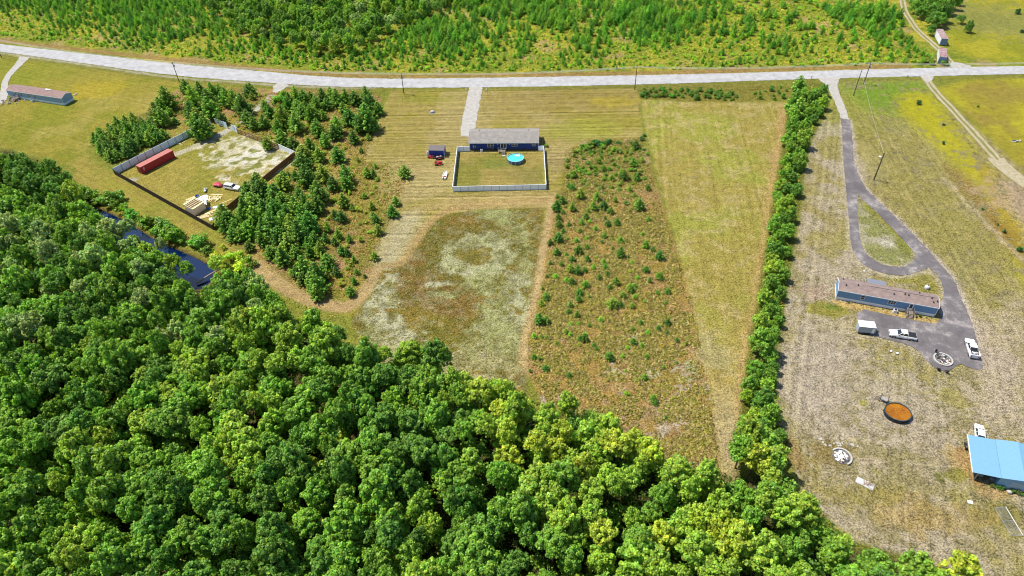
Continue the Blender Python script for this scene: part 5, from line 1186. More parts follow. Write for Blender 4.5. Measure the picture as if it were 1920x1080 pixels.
# =================================================================== VEGETATION
def rand_dirs(n, rng):
    d = rng.normal(size=(n, 3)); return d / np.linalg.norm(d, axis=1)[:, None]
def leaf_quads(c, nrm, size, rng, aspect=.7):
    """rhombus leaves at centres c with normals nrm"""
    n = len(c); t = np.cross(nrm, rand_dirs(n, rng)); t /= np.linalg.norm(t, axis=1)[:, None] + 1e-9; b = np.cross(nrm, t)
    s = size[:, None]; f = nrm * s * .25
    V = np.stack([c - t * s, c - b * s * aspect + f, c + t * s, c + b * s * aspect + f], 1)
    return V.reshape(-1, 3), np.arange(4 * n).reshape(n, 4)
def leaf_mesh(name, V, Fq, colr, mats, extra=None):
    """V,Fq leaf quads; colr one colour per face; extra=(verts, quads) trunk in material slot 1"""
    nF = len(Fq); mi = np.zeros(nF, np.int32); cc = np.repeat(colr, 4, 0)
    if extra is not None:
        ev, ef = extra; Fq = np.vstack([Fq, ef + len(V)]); V = np.vstack([V, ev]); mi = np.r_[mi, np.ones(len(ef), np.int32)]; cc = np.vstack([cc, np.ones((len(ef) * 4, 3))])
    me = np_mesh(name, V, Fq, 4)
    a = me.attributes.new("leafcol", 'FLOAT_COLOR', 'CORNER'); a.data.foreach_set("color", np.c_[cc, np.ones(len(cc))].astype(np.float32).ravel())
    for m in mats: me.materials.append(m)
    me.polygons.foreach_set("material_index", mi); return me
def tint(n, rng, lo=.5, hi=1.6, warm=.28):
    v = lo + (hi - lo) * rng.beta(2, 2.4, n); wv = rng.normal(0, warm, n)
    return np.clip(np.c_[v * (1 + .5 * wv), v, v * (1 - .5 * wv)], .05, 3)
def crown_geo(seed, R=3.3, Hc=3.6, lobes=26, per=150, leaf=.26, zc=0.0, squash=1.0, lobe_r=(.85, 1.5), spiky=0):
    rng = np.random.default_rng(seed); C = []; N = []; T = []
    off = rng.normal(0, .25, 3)
    for k in range(lobes):
        for _ in range(30):
            d = rand_dirs(1, rng)[0]
            if d[2] > -.35: break
        q = rng.uniform(.5, .95) if k > 5 else rng.uniform(0, .4)
        c = d * q * np.array([R, R, Hc]); r = rng.uniform(*lobe_r) * (1.15 - .3 * max(0, d[2]))
        dd = rand_dirs(per, rng); rr = r * rng.uniform(.62, 1.08, per) * (1 + spiky * rng.normal(0, .15, per))
        p = c + dd * rr[:, None] * np.array([1, 1, .8])
        nn = dd * .9 + np.array([0, 0, .55]) + rng.normal(0, .45, (per, 3)); nn /= np.linalg.norm(nn, axis=1)[:, None]
        tt = tint(per, rng) * rng.uniform(.82, 1.18); C.append(p); N.append(nn); T.append(tt * rng.uniform(.8, 1.2))
    C = np.vstack(C); N = np.vstack(N); T = np.vstack(T); C[:, 2] = C[:, 2] * squash + zc
    S = leaf * rng.uniform(.7, 1.35, len(C)); V, Q = leaf_quads(C, N, S, rng); return V, Q, T
def trunk_mb(h, r, seed, limbs=5, spread=1.8, zc=None):
    rr = random.Random(seed); mb = MB(); top = Vector((rr.uniform(-.3, .3), rr.uniform(-.3, .3), h))
    m_ = top * .5 + Vector((rr.uniform(-.15, .15), 0, 0)); mb.tube((0, 0, 0), m_, r * 1.2, r * .8, 7); mb.tube(m_, top, r * .8, r * .35, 7)
    for i in range(limbs):
        a = rr.uniform(0, 2 * pi); z = rr.uniform(.45, .85); s = top * z; e = s + Vector((cos(a) * spread, sin(a) * spread, rr.uniform(.8, 1.8) * spread * .7)); mb.tube(s, e, r * .4, r * .12, 5)
    return mb
def pine_geo(seed, H_=4.2, R=1.35, levels=13, leaf=.17, dens=1.0):
    rng = np.random.default_rng(seed); C = []; N = []; T = []
    for k in range(levels):
        u = k / (levels - 1); z = H_ * (.08 + .88 * u); r = R * (1 - u) ** .62 * (1 if k > 0 else .75) * rng.uniform(.86, 1.12) + .1; nb = max(3, int((8 - 5 * u) * dens + .5)); a0 = rng.uniform(0, 6.3)
        for b in range(nb):
            a = a0 + 2 * pi * b / nb + rng.normal(0, .2); rl = r * rng.uniform(.6, 1.22); nt_ = max(2, int(rl / .22))
            for j in range(nt_):
                q = (j + .8) / nt_; cpos = np.array([cos(a) * rl * q, sin(a) * rl * q, z + .28 * rl * q * q + .08]); m = int(7 * dens)
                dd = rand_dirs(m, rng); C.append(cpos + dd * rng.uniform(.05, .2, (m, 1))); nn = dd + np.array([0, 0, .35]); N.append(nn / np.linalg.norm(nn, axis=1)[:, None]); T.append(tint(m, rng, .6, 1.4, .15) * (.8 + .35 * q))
    m = 14; C.append(np.array([0, 0, H_ * .97]) + rng.normal(0, .07, (m, 3)) * np.array([1, 1, 2.2])); dd = rand_dirs(m, rng); N.append(dd); T.append(tint(m, rng, .8, 1.5, .1))
    C = np.vstack(C); N = np.vstack(N); T = np.vstack(T); S = leaf * rng.uniform(.7, 1.35, len(C)) * (.65 + .35 * (1 - C[:, 2] / H_))
    V, Q = leaf_quads(C, N, S, rng, .45); return V, Q, T
def cone_quads(r, h, n=5):
    vs = [(r * cos(2 * pi * i / n), r * sin(2 * pi * i / n), 0) for i in range(n)] + [(r * .3 * cos(2 * pi * i / n), r * .3 * sin(2 * pi * i / n), h) for i in range(n)]
    return np.array(vs), np.array([(i, (i + 1) % n, n + (i + 1) % n, n + i) for i in range(n)])
EMPTY_MESH = {}
# crowns: big broadleaf (8), bushes (4), pines (6)
BIG = []; BIGT = []
for i in range(9):
    R = [3.5, 3.1, 3.8, 3.3, 3.0, 3.6, 3.4, 2.8, 3.7][i]; Hc = [3.6, 4.2, 3.4, 3.8, 4.6, 3.3, 4.0, 4.4, 3.6][i]
    g = crown_geo(100 + i, R, Hc, lobes=84 + 6 * (i % 3), per=58, leaf=.25, zc=0, lobe_r=(.38, .82)); BIG.append((g, leaf_mesh("broadleaf_crown", *g, [LEAF])))
    tm = trunk_mb(9.2, .2, i).build("tmp", BARK); BIGT.append(tm.data); bpy.data.objects.remove(tm)
BUSH = []
for i in range(5):
    g = crown_geo(200 + i, 1.25, 1.25, lobes=13, per=70, leaf=.15, zc=1.05, lobe_r=(.35, .65), spiky=.8); BUSH.append((g, leaf_mesh("bush", *g, [LEAF, BARK], cone_quads(.07, 1.4))))
PINE = []
for i in range(7):
    g = pine_geo(300 + i, 4.2, [1.35, 1.5, 1.2, 1.45, 1.3, 1.6, 1.15][i], 12 + i % 3, .21); PINE.append((g, leaf_mesh("pine_foliage", *g, [NEEDLE, BARK], cone_quads(.08, 3.9))))
PINEC = [leaf_mesh("pine_crown", *g[0], [NEEDLE]) for g in PINE]
PT = trunk_mb(3.8, .08, 3, 0).build("tmp", BARK); PTM = PT.data; bpy.data.objects.remove(PT)

def lc(r, g, b): return A(r, g, b, 0.86)
TONES = {'dark': ((100, 138, 54), "deep green"), 'mid': ((118, 156, 56), "mid green"), 'lite': ((142, 170, 62), "light green"), 'yell': ((160, 178, 62), "yellow-green"), 'grey': ((146, 168, 96), "greyish green")}
def tone_col(t, rr):
    c = TONES[t][0]; j = rr.uniform(.9, 1.1); return tuple(x * j * rr.uniform(.95, 1.05) for x in lc(*c)) + (1.0,)
def hexpts(poly, sp, seed, jit=.38):
    """jittered hexagonal points inside a world polygon"""
    rr = random.Random(seed); P = np.array(poly); x0, y0 = P.min(0) - sp; x1, y1 = P.max(0) + sp; o = []; j = 0; y = y0
    while y < y1:
        x = x0 + (sp / 2 if j % 2 else 0)
        while x < x1: o.append((x + rr.uniform(-jit, jit) * sp, y + rr.uniform(-jit, jit) * sp)); x += sp
        y += sp * .866; j += 1
    o = np.array(o); d = sdf(poly, o[:, 0], o[:, 1], 30); return [tuple(p) for p in o[d > 0]]
PPond = chaikin(wpoly([(150, 376), (175, 384), (225, 405), (262, 430), (300, 452), (345, 470), (385, 490), (404, 508), (400, 530), (380, 545), (360, 540), (290, 505), (230, 470), (170, 430), (140, 400)]), 1)


def near(marks, x, y, z=0):
    px, py = img0(x, y, z); return min(marks, key=lambda m: (m[1] - px) ** 2 + ((m[2] - py) * 1.3) ** 2)[0]
def img0(x, y, z=0):
    c = R_ * x + F_ * y + v_ * (H - z); return c[0] / c[2] * F + 960, c[1] / c[2] * F + 540
MARKS = {
 'forest': [("at the left picture edge below the left field", 20, 300), ("beside the pond's far left end", 120, 360), ("left of the pond, one row back", 60, 440), ("on the pond's near bank", 260, 500), ("just below the pond", 300, 580), ("at the pond's right end by the fallen log", 430, 540),
  ("where the dirt track meets the forest", 570, 600), ("at the left edge level with the pond", 30, 560), ("at the left edge, halfway down the forest", 40, 700), ("at the left edge near the bottom", 40, 860), ("in the bottom left corner", 60, 1020), ("well below the pond, in the forest's left part", 250, 720),
  ("left of centre, deep inside the forest", 400, 800), ("low in the lower left forest", 280, 900), ("at the bottom edge left of centre", 400, 1040), ("deep inside the forest below the dirt track", 560, 720), ("deep in the forest below the oval field", 700, 850), ("at the bottom edge below the oval field", 740, 1030), ("at the forest edge below the oval field", 800, 680),
  ("in the second row below the oval field", 860, 770), ("in the forest's middle above the bottom edge", 960, 900), ("at the bottom edge in the middle", 1040, 1040), ("at the forest edge where the sandy trail ends", 1020, 730), ("at the forest edge below the brown scrub strip", 1180, 810), ("in the second row below the brown scrub strip", 1150, 880), ("at the forest edge below the pale triangle field", 1340, 870),
  ("deep in the forest below the pale triangle field", 1320, 950), ("at the bottom edge right of centre", 1300, 1050), ("where the tree line joins the forest", 1430, 860), ("at the forest edge facing the broken fire pit", 1510, 930), ("at the bottom edge near the lower right corner", 1560, 1040), ("at the forest tip in the lower right corner", 1760, 1060)],
 'hedge': [("at the road end of the tree line", 1530, 180), ("in the tree line near the driveway's white gravel", 1510, 240), ("in the tree line level with the lamp pole", 1480, 320), ("in the tree line level with the lane's fork", 1470, 390), ("in the tree line level with the asphalt loop", 1450, 470), ("in the tree line level with the steel-blue mobile home", 1440, 560), ("in the tree line level with the enclosed trailer", 1430, 640), ("in the tree line level with the orange pool", 1430, 730), ("at the forest end of the tree line", 1420, 810)],
 'corner': [("in the grove above the storage trailers, left side", 1730, 20), ("in the grove just above the upper storage trailer", 1765, 40), ("in the grove's right side by the top right field", 1800, 20)],
 'north': [("in the wood across the road, at the top left", 420, 20), ("in the wood's lower left part across the road", 500, 80), ("in the wood above the compound's driveway apron", 600, 70), ("in the wood across the road, at the top middle", 680, 10), ("in the wood above the transformer pole", 720, 70), ("in the wood's right end across the road", 840, 20)],
 'topleft': [("in the scrub above the dark clump", 310, 190), ("in the scrub near the left transformer pole", 350, 165), ("in the scrub left of the compound entrance", 375, 230), ("in the scrub between road and compound gate, left", 410, 185), ("in the scrub between road and compound gate, right", 450, 190), ("just above the compound gate", 420, 215)],
 'lot': [("by the driveway apron at the road", 520, 185), ("in the row along the road", 620, 185), ("at the lawn's upper left edge", 700, 200), ("at the lawn's edge, second row", 700, 240), ("above the rail fence", 510, 240), ("behind the vinyl corner of the compound", 560, 270), ("in the middle of the scrub lot", 610, 270), ("beside the brown board fence", 490, 350), ("hiding the compound's lower right fence", 440, 390), ("right of the compound's lowest corner", 470, 420), ("in the lot's dense middle", 520, 400), ("in the dense part near the brown fence", 510, 370), ("in the dense part's right edge", 560, 400), ("in the dense part's lower edge", 530, 430), ("at the dirt track's side of the lot", 500, 460), ("in the lot's open middle part", 620, 360), ("in the sparse part near the lawn", 690, 400), ("in the lot's lower tip", 590, 530), ("right of the lot's lower tip", 650, 490), ("in the rounded corner by the lawn", 740, 325)],
 'clump': [("at the clump's left end", 185, 290), ("in the clump's middle, upper row", 240, 250), ("in the clump's middle, lower row", 235, 278), ("right of the clump's middle", 270, 255), ("at the clump's fence side", 262, 280), ("left of the clump's middle", 210, 262), ("at the clump's right end", 300, 260), ("at the clump's lower corner", 215, 305)],
 'inside': [("at the rail fence", 500, 270), ("hiding the pale panel fence's far end", 374, 240)],
 'scrub': [("at the strip's left edge below the yard fence", 1040, 390), ("left of the thicket's foot", 1060, 370), ("in the strip's upper middle", 1120, 385), ("in the strip's upper right part", 1190, 370), ("at the strip's left edge by the sandy trail", 1045, 450), ("in the strip's middle, left of centre", 1090, 490), ("in the strip's middle", 1140, 470), ("in the strip's middle, right side", 1200, 470), ("at the strip's left edge, lower part", 1030, 540), ("left of the strip's lime patch", 1070, 580), ("in the strip's lower middle", 1140, 560), ("in the strip's lower right", 1230, 550), ("near the two pale patches", 1200, 620), ("near the trail's bend", 1010, 620), ("at the strip's bottom by the forest", 1060, 690), ("on the bare ground near the strip's tip", 1220, 740)],
 'pnorth': [("at the top left corner across the road", 40, 20), ("above the far left pole across the road", 60, 60), ("at the top edge above the pine clump", 250, 15), ("across the road from the left field", 230, 70), ("across the road by the left transformer pole", 370, 90), ("across the road from the driveway apron", 520, 110), ("across the road from the scrub lot", 650, 110), ("across the road from the transformer pole", 780, 110), ("across the road behind the gravel driveway", 890, 90), ("across the road from the blue house", 980, 110), ("at the top edge above the blue house", 980, 25), ("across the road left of the middle pole", 1110, 90), ("at the top edge above the middle pole", 1180, 20), ("across the road right of the middle pole", 1260, 90), ("at the top edge right of the middle", 1340, 20), ("across the road from the pale triangle field", 1390, 90), ("across the road from the right driveway", 1560, 90), ("at the top edge left of the sandy track", 1600, 20), ("beside the sandy track north of the road", 1700, 80)],
}
KEYS = {'pond': 'forest', 'left': 'forest', 'middle': 'forest', 'right': 'forest'}
trees = []       # broadleaf specs: x, y, crown centre height, scale, tone, zone
HC = 9.0
FO = [(-120, 240), (-40, 270), (15, 285), (60, 300), (100, 308), (135, 335), (150, 350), (160, 385), (140, 400), (175, 425), (215, 432), (232, 440), (262, 470), (290, 480), (320, 500), (370, 528), (408, 520), (440, 500), (470, 500), (505, 522), (520, 555), (560, 575), (600, 585), (640, 600), (672, 640), (700, 660), (720, 655), (760, 648), (800, 655), (850, 690), (880, 700), (930, 722), (990, 730), (1050, 735), (1085, 740), (1105, 760), (1145, 785), (1190, 800), (1230, 830), (1290, 850), (1340, 872), (1372, 880), (1400, 855), (1440, 815), (1462, 850), (1480, 890), (1505, 925), (1545, 930), (1570, 975), (1590, 1010), (1640, 1040), (1700, 1050), (1740, 1045), (1775, 1040), (1815, 1055), (1840, 1085), (1880, 1130), (1900, 1260), (-100, 1260), (-200, 700)]
rr = random.Random(21)
FO = [(a - 2 if a < 1460 else a + 6, b - (17 if 660 < a < 1400 else 12 if a >= 1400 else 0 if a > 480 else 4)) if b < 1090 else (a, b) for a, b in FO]
fw = wpoly(FO, HC)
for x, y in hexpts(fw, 4.55, 5, .46):
    if sdf(PPond, np.array([x]), np.array([y]), 20)[0] > 1.6: continue
    c = (R_[0] * x + F_[0] * y, R_[1] * x + F_[1] * y); p = np.array([x, y, HC]); cam_p = (R_ * x + F_ * y + v_ * (H - HC)); px = cam_p[0] / cam_p[2] * F + 960; py = cam_p[1] / cam_p[2] * F + 540
    n1 = fbm(np.array([x]), np.array([y]), 26, 301, 2)[0]; n2 = rr.random()
    s = .52 + .52 * rr.random() ** 1.5; hz = HC * rr.uniform(.66, 1.16)
    right = max(0, (px - 900) / 600)
    v = (n1 - .5) * 1.7 + (n2 - .5) * .9 + .28 * right - (.42 if (px < 120 and py < 460) else 0) - (.2 if py > 850 and px < 900 else 0)
    tone = 'dark' if v < -.36 else 'mid' if v < .16 else 'lite' if v < .62 else 'yell'
    if px < 480 and 430 < py < 640 and n2 > .72: tone = 'grey'
    zn = 'pond' if (px < 480 and py < 640) else 'left' if px < 700 else 'middle' if px < 1200 else 'right'
    trees.append([x, y, hz, s, tone, zn, 'forest'])
for px, py, w_, tn, hz in [(205, 432, 56, 'grey', 6.5), (236, 420, 34, 'grey', 5), (272, 472, 50, 'lite', 6), (292, 486, 44, 'mid', 6), (322, 490, 40, 'lite', 6.0), (348, 500, 30, 'mid', 5), (300, 455, 22, 'grey', 4), (150, 398, 56, 'mid', 7), (178, 420, 50, 'mid', 7), (122, 372, 50, 'dark', 7), (250, 455, 40, 'mid', 6), (405, 490, 34, 'lite', 4.5), (425, 500, 30, 'yell', 4), (1408, 812, 70, 'lite', 6), (1440, 826, 62, 'mid', 6), (1392, 838, 62, 'mid', 7), (1458, 850, 60, 'lite', 7), (1420, 850, 70, 'yell', 7)]:
    g = G(px, py, hz); trees.append([g.x, g.y, hz, w_ / PXM(g) / 7.0, tn, 'pond', 'forest'])
def near_edge(t): return sdf(fw, np.array([t[0]]), np.array([t[1]]), 20)[0] < 4.0
for t in trees:
    if near_edge(t): t[3] *= .86; t[2] *= .84

def Z(ox, oy, s, L_): return [(ox + a / s, oy + b / s, w_ / s) for a, b, w_ in L_]
def from_px(L_, ratio=.5):
    """crown centre pixels and crown width -> ground x, y, width in metres"""
    o = []
    for px, py, w_ in L_:
        g = G(px, py); m = w_ / PXM(g); h = m * ratio; g = G(px, py, h); o.append((g.x, g.y, w_ / PXM(g)))
    return o
hedge = Z(1380, 140, 3, [(490, 90, 70), (460, 100, 60), (395, 110, 70), (490, 160, 80), (430, 140, 70), (330, 230, 80), (440, 190, 70), (400, 230, 70), (470, 210, 60), (440, 250, 60), (320, 290, 95), (390, 290, 80), (300, 360, 95), (380, 360, 115), (310, 410, 70), (350, 440, 60), (290, 490, 95), (365, 490, 95), (330, 520, 60), (260, 560, 60), (290, 540, 60), (320, 580, 70), (250, 620, 70), (285, 640, 70), (340, 650, 80), (230, 680, 60), (260, 740, 95), (240, 705, 60), (310, 790, 90), (260, 820, 80), (215, 850, 95), (290, 880, 105), (240, 920, 80), (200, 940, 70), (215, 980, 105), (285, 1000, 70), (200, 1050, 90), (240, 1080, 70), (300, 560, 60), (300, 700, 60)]) \
    + Z(1360, 480, 2.84, [(250, 70, 95), (240, 140, 95), (305, 100, 85), (210, 220, 100), (290, 200, 75), (230, 300, 95), (190, 350, 110), (270, 300, 75), (280, 350, 75), (200, 470, 165), (240, 540, 95), (160, 600, 105), (210, 620, 95), (240, 650, 95), (130, 690, 105), (220, 690, 95), (110, 750, 85), (200, 770, 155), (240, 840, 125), (160, 850, 90), (290, 960, 95), (110, 900, 115), (190, 920, 115), (90, 960, 115), (160, 1000, 115), (260, 410, 70), (150, 660, 80), (255, 600, 70)])
for i, (x, y, w_) in enumerate(from_px(hedge)):

    v = rr.random(); trees.append([x, y, None, w_ / 7.6 * .94, 'dark' if v < .3 else 'mid' if v < .78 else 'lite', 'hedge', 'hedge'])
tr = Z(1480, 0, 3.857, [(920, 40, 110), (990, 60, 110), (1060, 40, 120), (960, 90, 90), (1050, 90, 120), (1100, 100, 120), (1080, 140, 110), (1140, 50, 110), (1190, 20, 100), (1110, 30, 100), (1040, 150, 90), (1030, 220, 70), (900, 20, 70), (1230, 10, 60), (1000, 10, 100), (1300, 200, 70), (1240, 140, 60)])
for x, y, w_ in from_px(tr): trees.append([x, y, None, w_ / 7.6 * 1.05, rr.choice(['dark', 'mid', 'dark']), 'corner', 'corner'])
# broadleaf wood north of the road
NW = wpoly([(330, -70), (900, -80), (860, 0), (820, 40), (760, 60), (700, 95), (640, 112), (590, 105), (520, 95), (440, 60), (380, 20)])
for x, y in hexpts(NW, 5.2, 9, .45):
    v = rr.random(); trees.append([x, y, None, rr.uniform(.42, .8), 'dark' if v < .25 else 'mid' if v < .75 else 'lite' if v < .9 else 'grey', 'north', 'north'])
FRUIT = [('forest', lambda t: t)]
for t in trees:
    if t[2] is None: t[2] = max(.9, 3.3 * t[3] + .35) * (1.0 if t[6] != 'north' else 1.7)
trees.sort(key=lambda t: -t[3] * PXM((t[0], t[1], t[2])) * (1.25 if t[6] in ('hedge', 'corner') else 1))
ZL = {'pond': "beside and below the pond", 'left': "in the lower left forest", 'middle': "in the forest below the rough fields", 'right': "in the forest towards the lower right corner",
      'hedge': "in the tree line between the two right fields", 'corner': "in the small grove above the storage trailers", 'north': "in the dense wood across the road"}
ZG = {'pond': "broadleaf trees round the pond", 'left': "broadleaf trees of the lower left forest", 'middle': "broadleaf trees below the rough fields", 'right': "broadleaf trees of the lower right forest",
      'hedge': "trees of the dividing tree line", 'corner': "grove trees above the storage trailers", 'north': "broadleaf trees across the road"}
visible = lambda x, y, z: True
def vis_px(x, y, z, mg=60):
    c = R_ * x + F_ * y + v_ * (H - z); px = c[0] / c[2] * F + 960; py = c[1] / c[2] * F + 540; return -mg < px < 1920 + mg and -mg < py < 1080 + mg
trees = [t for t in trees if vis_px(t[0], t[1], t[2], 90)]
NB = 296; proto = {}
rest = []
for i, t in enumerate(trees):
    x, y, hz, s, tone, zn, kind = t
    if i >= NB or not vis_px(x, y, hz, 25): rest.append(t); continue
    j = rr.randrange(len(BIG)); rz = rr.uniform(0, 2 * pi)
    e = bpy.data.objects.new("broadleaf_tree", None); COL.objects.link(e); e.location = (x, y, 0); e.rotation_euler = (0, 0, rz); e.empty_display_size = .3
    cr = bpy.data.objects.new("crown", BIG[j][1]); COL.objects.link(cr); cr.parent = e; cr.location = (0, 0, hz); cz = s * rr.uniform(1.15, 1.6); cr.scale = (s, s, cz); cr.location = (0, 0, max(hz - .25 * (cz - s) * 3.6, cz * 2.6)); cr.color = tone_col(tone, rr); cr.rotation_euler = (rr.uniform(-.12, .12), rr.uniform(-.12, .12), 0)
    tk = bpy.data.objects.new("trunk", BIGT[j]); COL.objects.link(tk); tk.parent = e; tk.scale = (s, s, (hz + .6) / 9.2)
    shp = ["round", "tall-crowned", "spreading", "dense round", "narrow", "wide", "full", "slim", "broad"][j]; size = "large" if s > .98 else "middling" if s > .86 else "small"; where = near(MARKS[KEYS.get(zn, zn)], x, y, hz)
    tag(e, f"{size} {shp} {TONES[tone][1]} tree {where}", "tree", ZG[zn])
def join_stuff(name, items, mats, label, cat, keep=1.0):
    """items: (geo, matrix 3x3 scale/rot, translation, colour)"""
    Vs, Fs, Cs = [], [], []; k = 0; rng = np.random.default_rng(3)
    for geo, M, T, c in items:
        V, Q, tc = geo
        if keep < 1:
            sel = rng.random(len(Q)) < keep; V = V.reshape(-1, 4, 3)[sel].reshape(-1, 3); tc = tc[sel]; Q = np.arange(len(V)).reshape(-1, 4); 
        Vs.append(V @ M.T + T); Fs.append(Q + k); Cs.append(tc * np.array(c[:3])); k += len(V)
    if not Vs: return
    me = leaf_mesh(name, np.vstack(Vs), np.vstack(Fs), np.vstack(Cs), mats); o = bpy.data.objects.new(name, me); COL.objects.link(o); return stuff(o, label, cat)
def rotM(a, s, sz=None): return np.array([[cos(a) * s, -sin(a) * s, 0], [sin(a) * s, cos(a) * s, 0], [0, 0, sz or s]])
join_stuff("distant_woodland", [(BIG[rr.randrange(len(BIG))][0], rotM(rr.uniform(0, 6.3), t[3] * 1.04, t[3] * rr.uniform(1.15, 1.55)), np.array([t[0], t[1], t[2]]), tone_col(t[4], rr)) for t in rest], [LEAF], "smaller broadleaf trees filling the woods between the nearer crowns", "woodland", .55)

under = []
for x, y in hexpts(fw, 3.3, 15, .5):
    if sdf(PPond, np.array([x]), np.array([y]), 20)[0] > -.5 or not vis_px(x, y, 3, 40): continue
    k = rr.uniform(1.1, 1.9); under.append((None, rotM(rr.uniform(0, 6.3), k, k * 1.2), np.array([x, y, rr.uniform(-.2, 2.6)]), tone_col(rr.choice(['dark', 'mid', 'mid', 'lite']), rr)))
UNDER = under
# pines -----------------------------------------------------------------
pines = []       # x, y, width m, zone
def addp(L_, zn, k=1.0):
    for x, y, w_ in from_px(L_, .55): pines.append([x, y, w_ * k, zn])
addp(Z(400, 140, 4.155, [(20, 130, 60), (80, 180, 70), (150, 160, 70), (200, 240, 90), (150, 220, 80), (270, 130, 80), (300, 170, 50), (60, 190, 60), (10, 250, 60), (400, 250, 60), (440, 290, 80), (265, 345, 100), (310, 390, 80), (390, 370, 90)]), 'topleft', 1.15)
addp(Z(400, 140, 4.155, [(640, 160, 80), (700, 170, 80), (760, 180, 70), (850, 180, 90), (910, 150, 80), (960, 190, 100), (1030, 180, 80), (1100, 190, 90), (1190, 170, 90), (1220, 210, 80), (580, 240, 90), (660, 260, 90), (720, 250, 60), (800, 230, 100), (880, 230, 80), (1010, 260, 70), (1200, 270, 110), (1280, 270, 80), (690, 290, 80), (760, 310, 90), (850, 320, 60), (540, 350, 130), (640, 380, 130), (790, 310, 80), (810, 430, 100), (960, 400, 120), (940, 460, 90), (1060, 340, 100), (1190, 360, 150), (1130, 400, 100), (1240, 400, 90), (1090, 490, 90), (530, 490, 110), (620, 540, 80), (870, 520, 90), (420, 540, 90), (750, 560, 100), (700, 610, 110), (820, 630, 100), (965, 620, 110), (690, 680, 110), (730, 700, 80), (1150, 590, 40), (1205, 490, 40), (1125, 660, 35), (1260, 710, 40), (1200, 770, 50), (1245, 780, 45), (1490, 765, 60), (540, 830, 100), (720, 800, 130), (850, 780, 100), (930, 850, 100), (1030, 790, 110), (1030, 850, 90), (640, 790, 60), (350, 850, 120), (400, 900, 130), (330, 930, 120), (480, 920, 120), (660, 910, 70), (810, 920, 130), (580, 770, 40), (1180, 940, 40), (1080, 1030, 40), (1010, 990, 90), (500, 420, 90), (590, 200, 70)]), 'lot', 1.15)
addp(Z(380, 240, 3, [(110, 490, 95), (140, 540, 90), (170, 600, 70), (250, 350, 90), (300, 330, 90), (330, 360, 100), (390, 370, 90), (280, 420, 100), (230, 450, 90), (130, 510, 110), (290, 510, 110), (180, 560, 80), (210, 600, 70), (400, 400, 90), (450, 420, 80), (410, 470, 90), (390, 560, 120), (330, 630, 80), (470, 480, 80), (450, 520, 90), (520, 450, 90), (560, 490, 90), (600, 540, 120), (540, 600, 110), (480, 650, 90), (380, 700, 70), (450, 730, 90), (260, 670, 50), (600, 460, 80), (640, 430, 90), (650, 370, 100), (340, 450, 90), (340, 560, 90), (230, 520, 90), (250, 580, 90), (430, 610, 90), (500, 550, 90), (570, 430, 80), (630, 640, 80), (690, 620, 50), (660, 690, 70), (700, 750, 80), (570, 790, 100), (640, 820, 110), (530, 810, 60), (640, 890, 100), (610, 860, 90), (640, 930, 80), (560, 850, 60), (740, 490, 40), (790, 410, 60), (780, 500, 60), (760, 600, 50), (825, 625, 40), (780, 690, 50), (810, 700, 40), (850, 740, 35), (865, 810, 30), (850, 860, 40), (830, 920, 50), (910, 830, 25), (925, 255, 50), (960, 260, 45), (950, 440, 40), (975, 520, 50), (955, 490, 40), (985, 575, 50), (965, 720, 45), (1065, 470, 60), (1085, 410, 50), (1135, 250, 60), (905, 380, 30), (840, 450, 30), (750, 810, 50), (700, 560, 50), (540, 370, 50), (500, 400, 50), (740, 640, 40), (440, 310, 80), (455, 270, 40), (600, 700, 60), (520, 700, 60), (590, 650, 60)]), 'lot', 1.12)
addp(Z(0, 60, 4, [(1250, 510, 130), (1200, 560, 90), (1180, 630, 120), (1220, 650, 110), (1270, 600, 60), (1310, 665, 50), (1390, 410, 90), (1500, 440, 100), (1590, 450, 90), (1450, 520, 130), (1560, 500, 100), (1570, 580, 130), (1440, 620, 130), (1500, 700, 150), (1530, 740, 120), (1880, 430, 70), (1750, 520, 100), (1820, 560, 110), (1700, 500, 100), (1650, 450, 80), (1660, 650, 80)]), 'topleft', 1.15)
for x, y in hexpts(wpoly([(172, 275), (178, 262), (225, 232), (250, 225), (290, 240), (322, 258), (300, 272), (262, 288), (212, 318), (196, 305)]), 2.9, 31, .3): pines.append([x, y, rr.uniform(3.4, 4.4), 'clump'])
addp(Z(160, 180, 4.155, [(1410, 370, 95), (890, 250, 150)]), 'inside', 1.1)
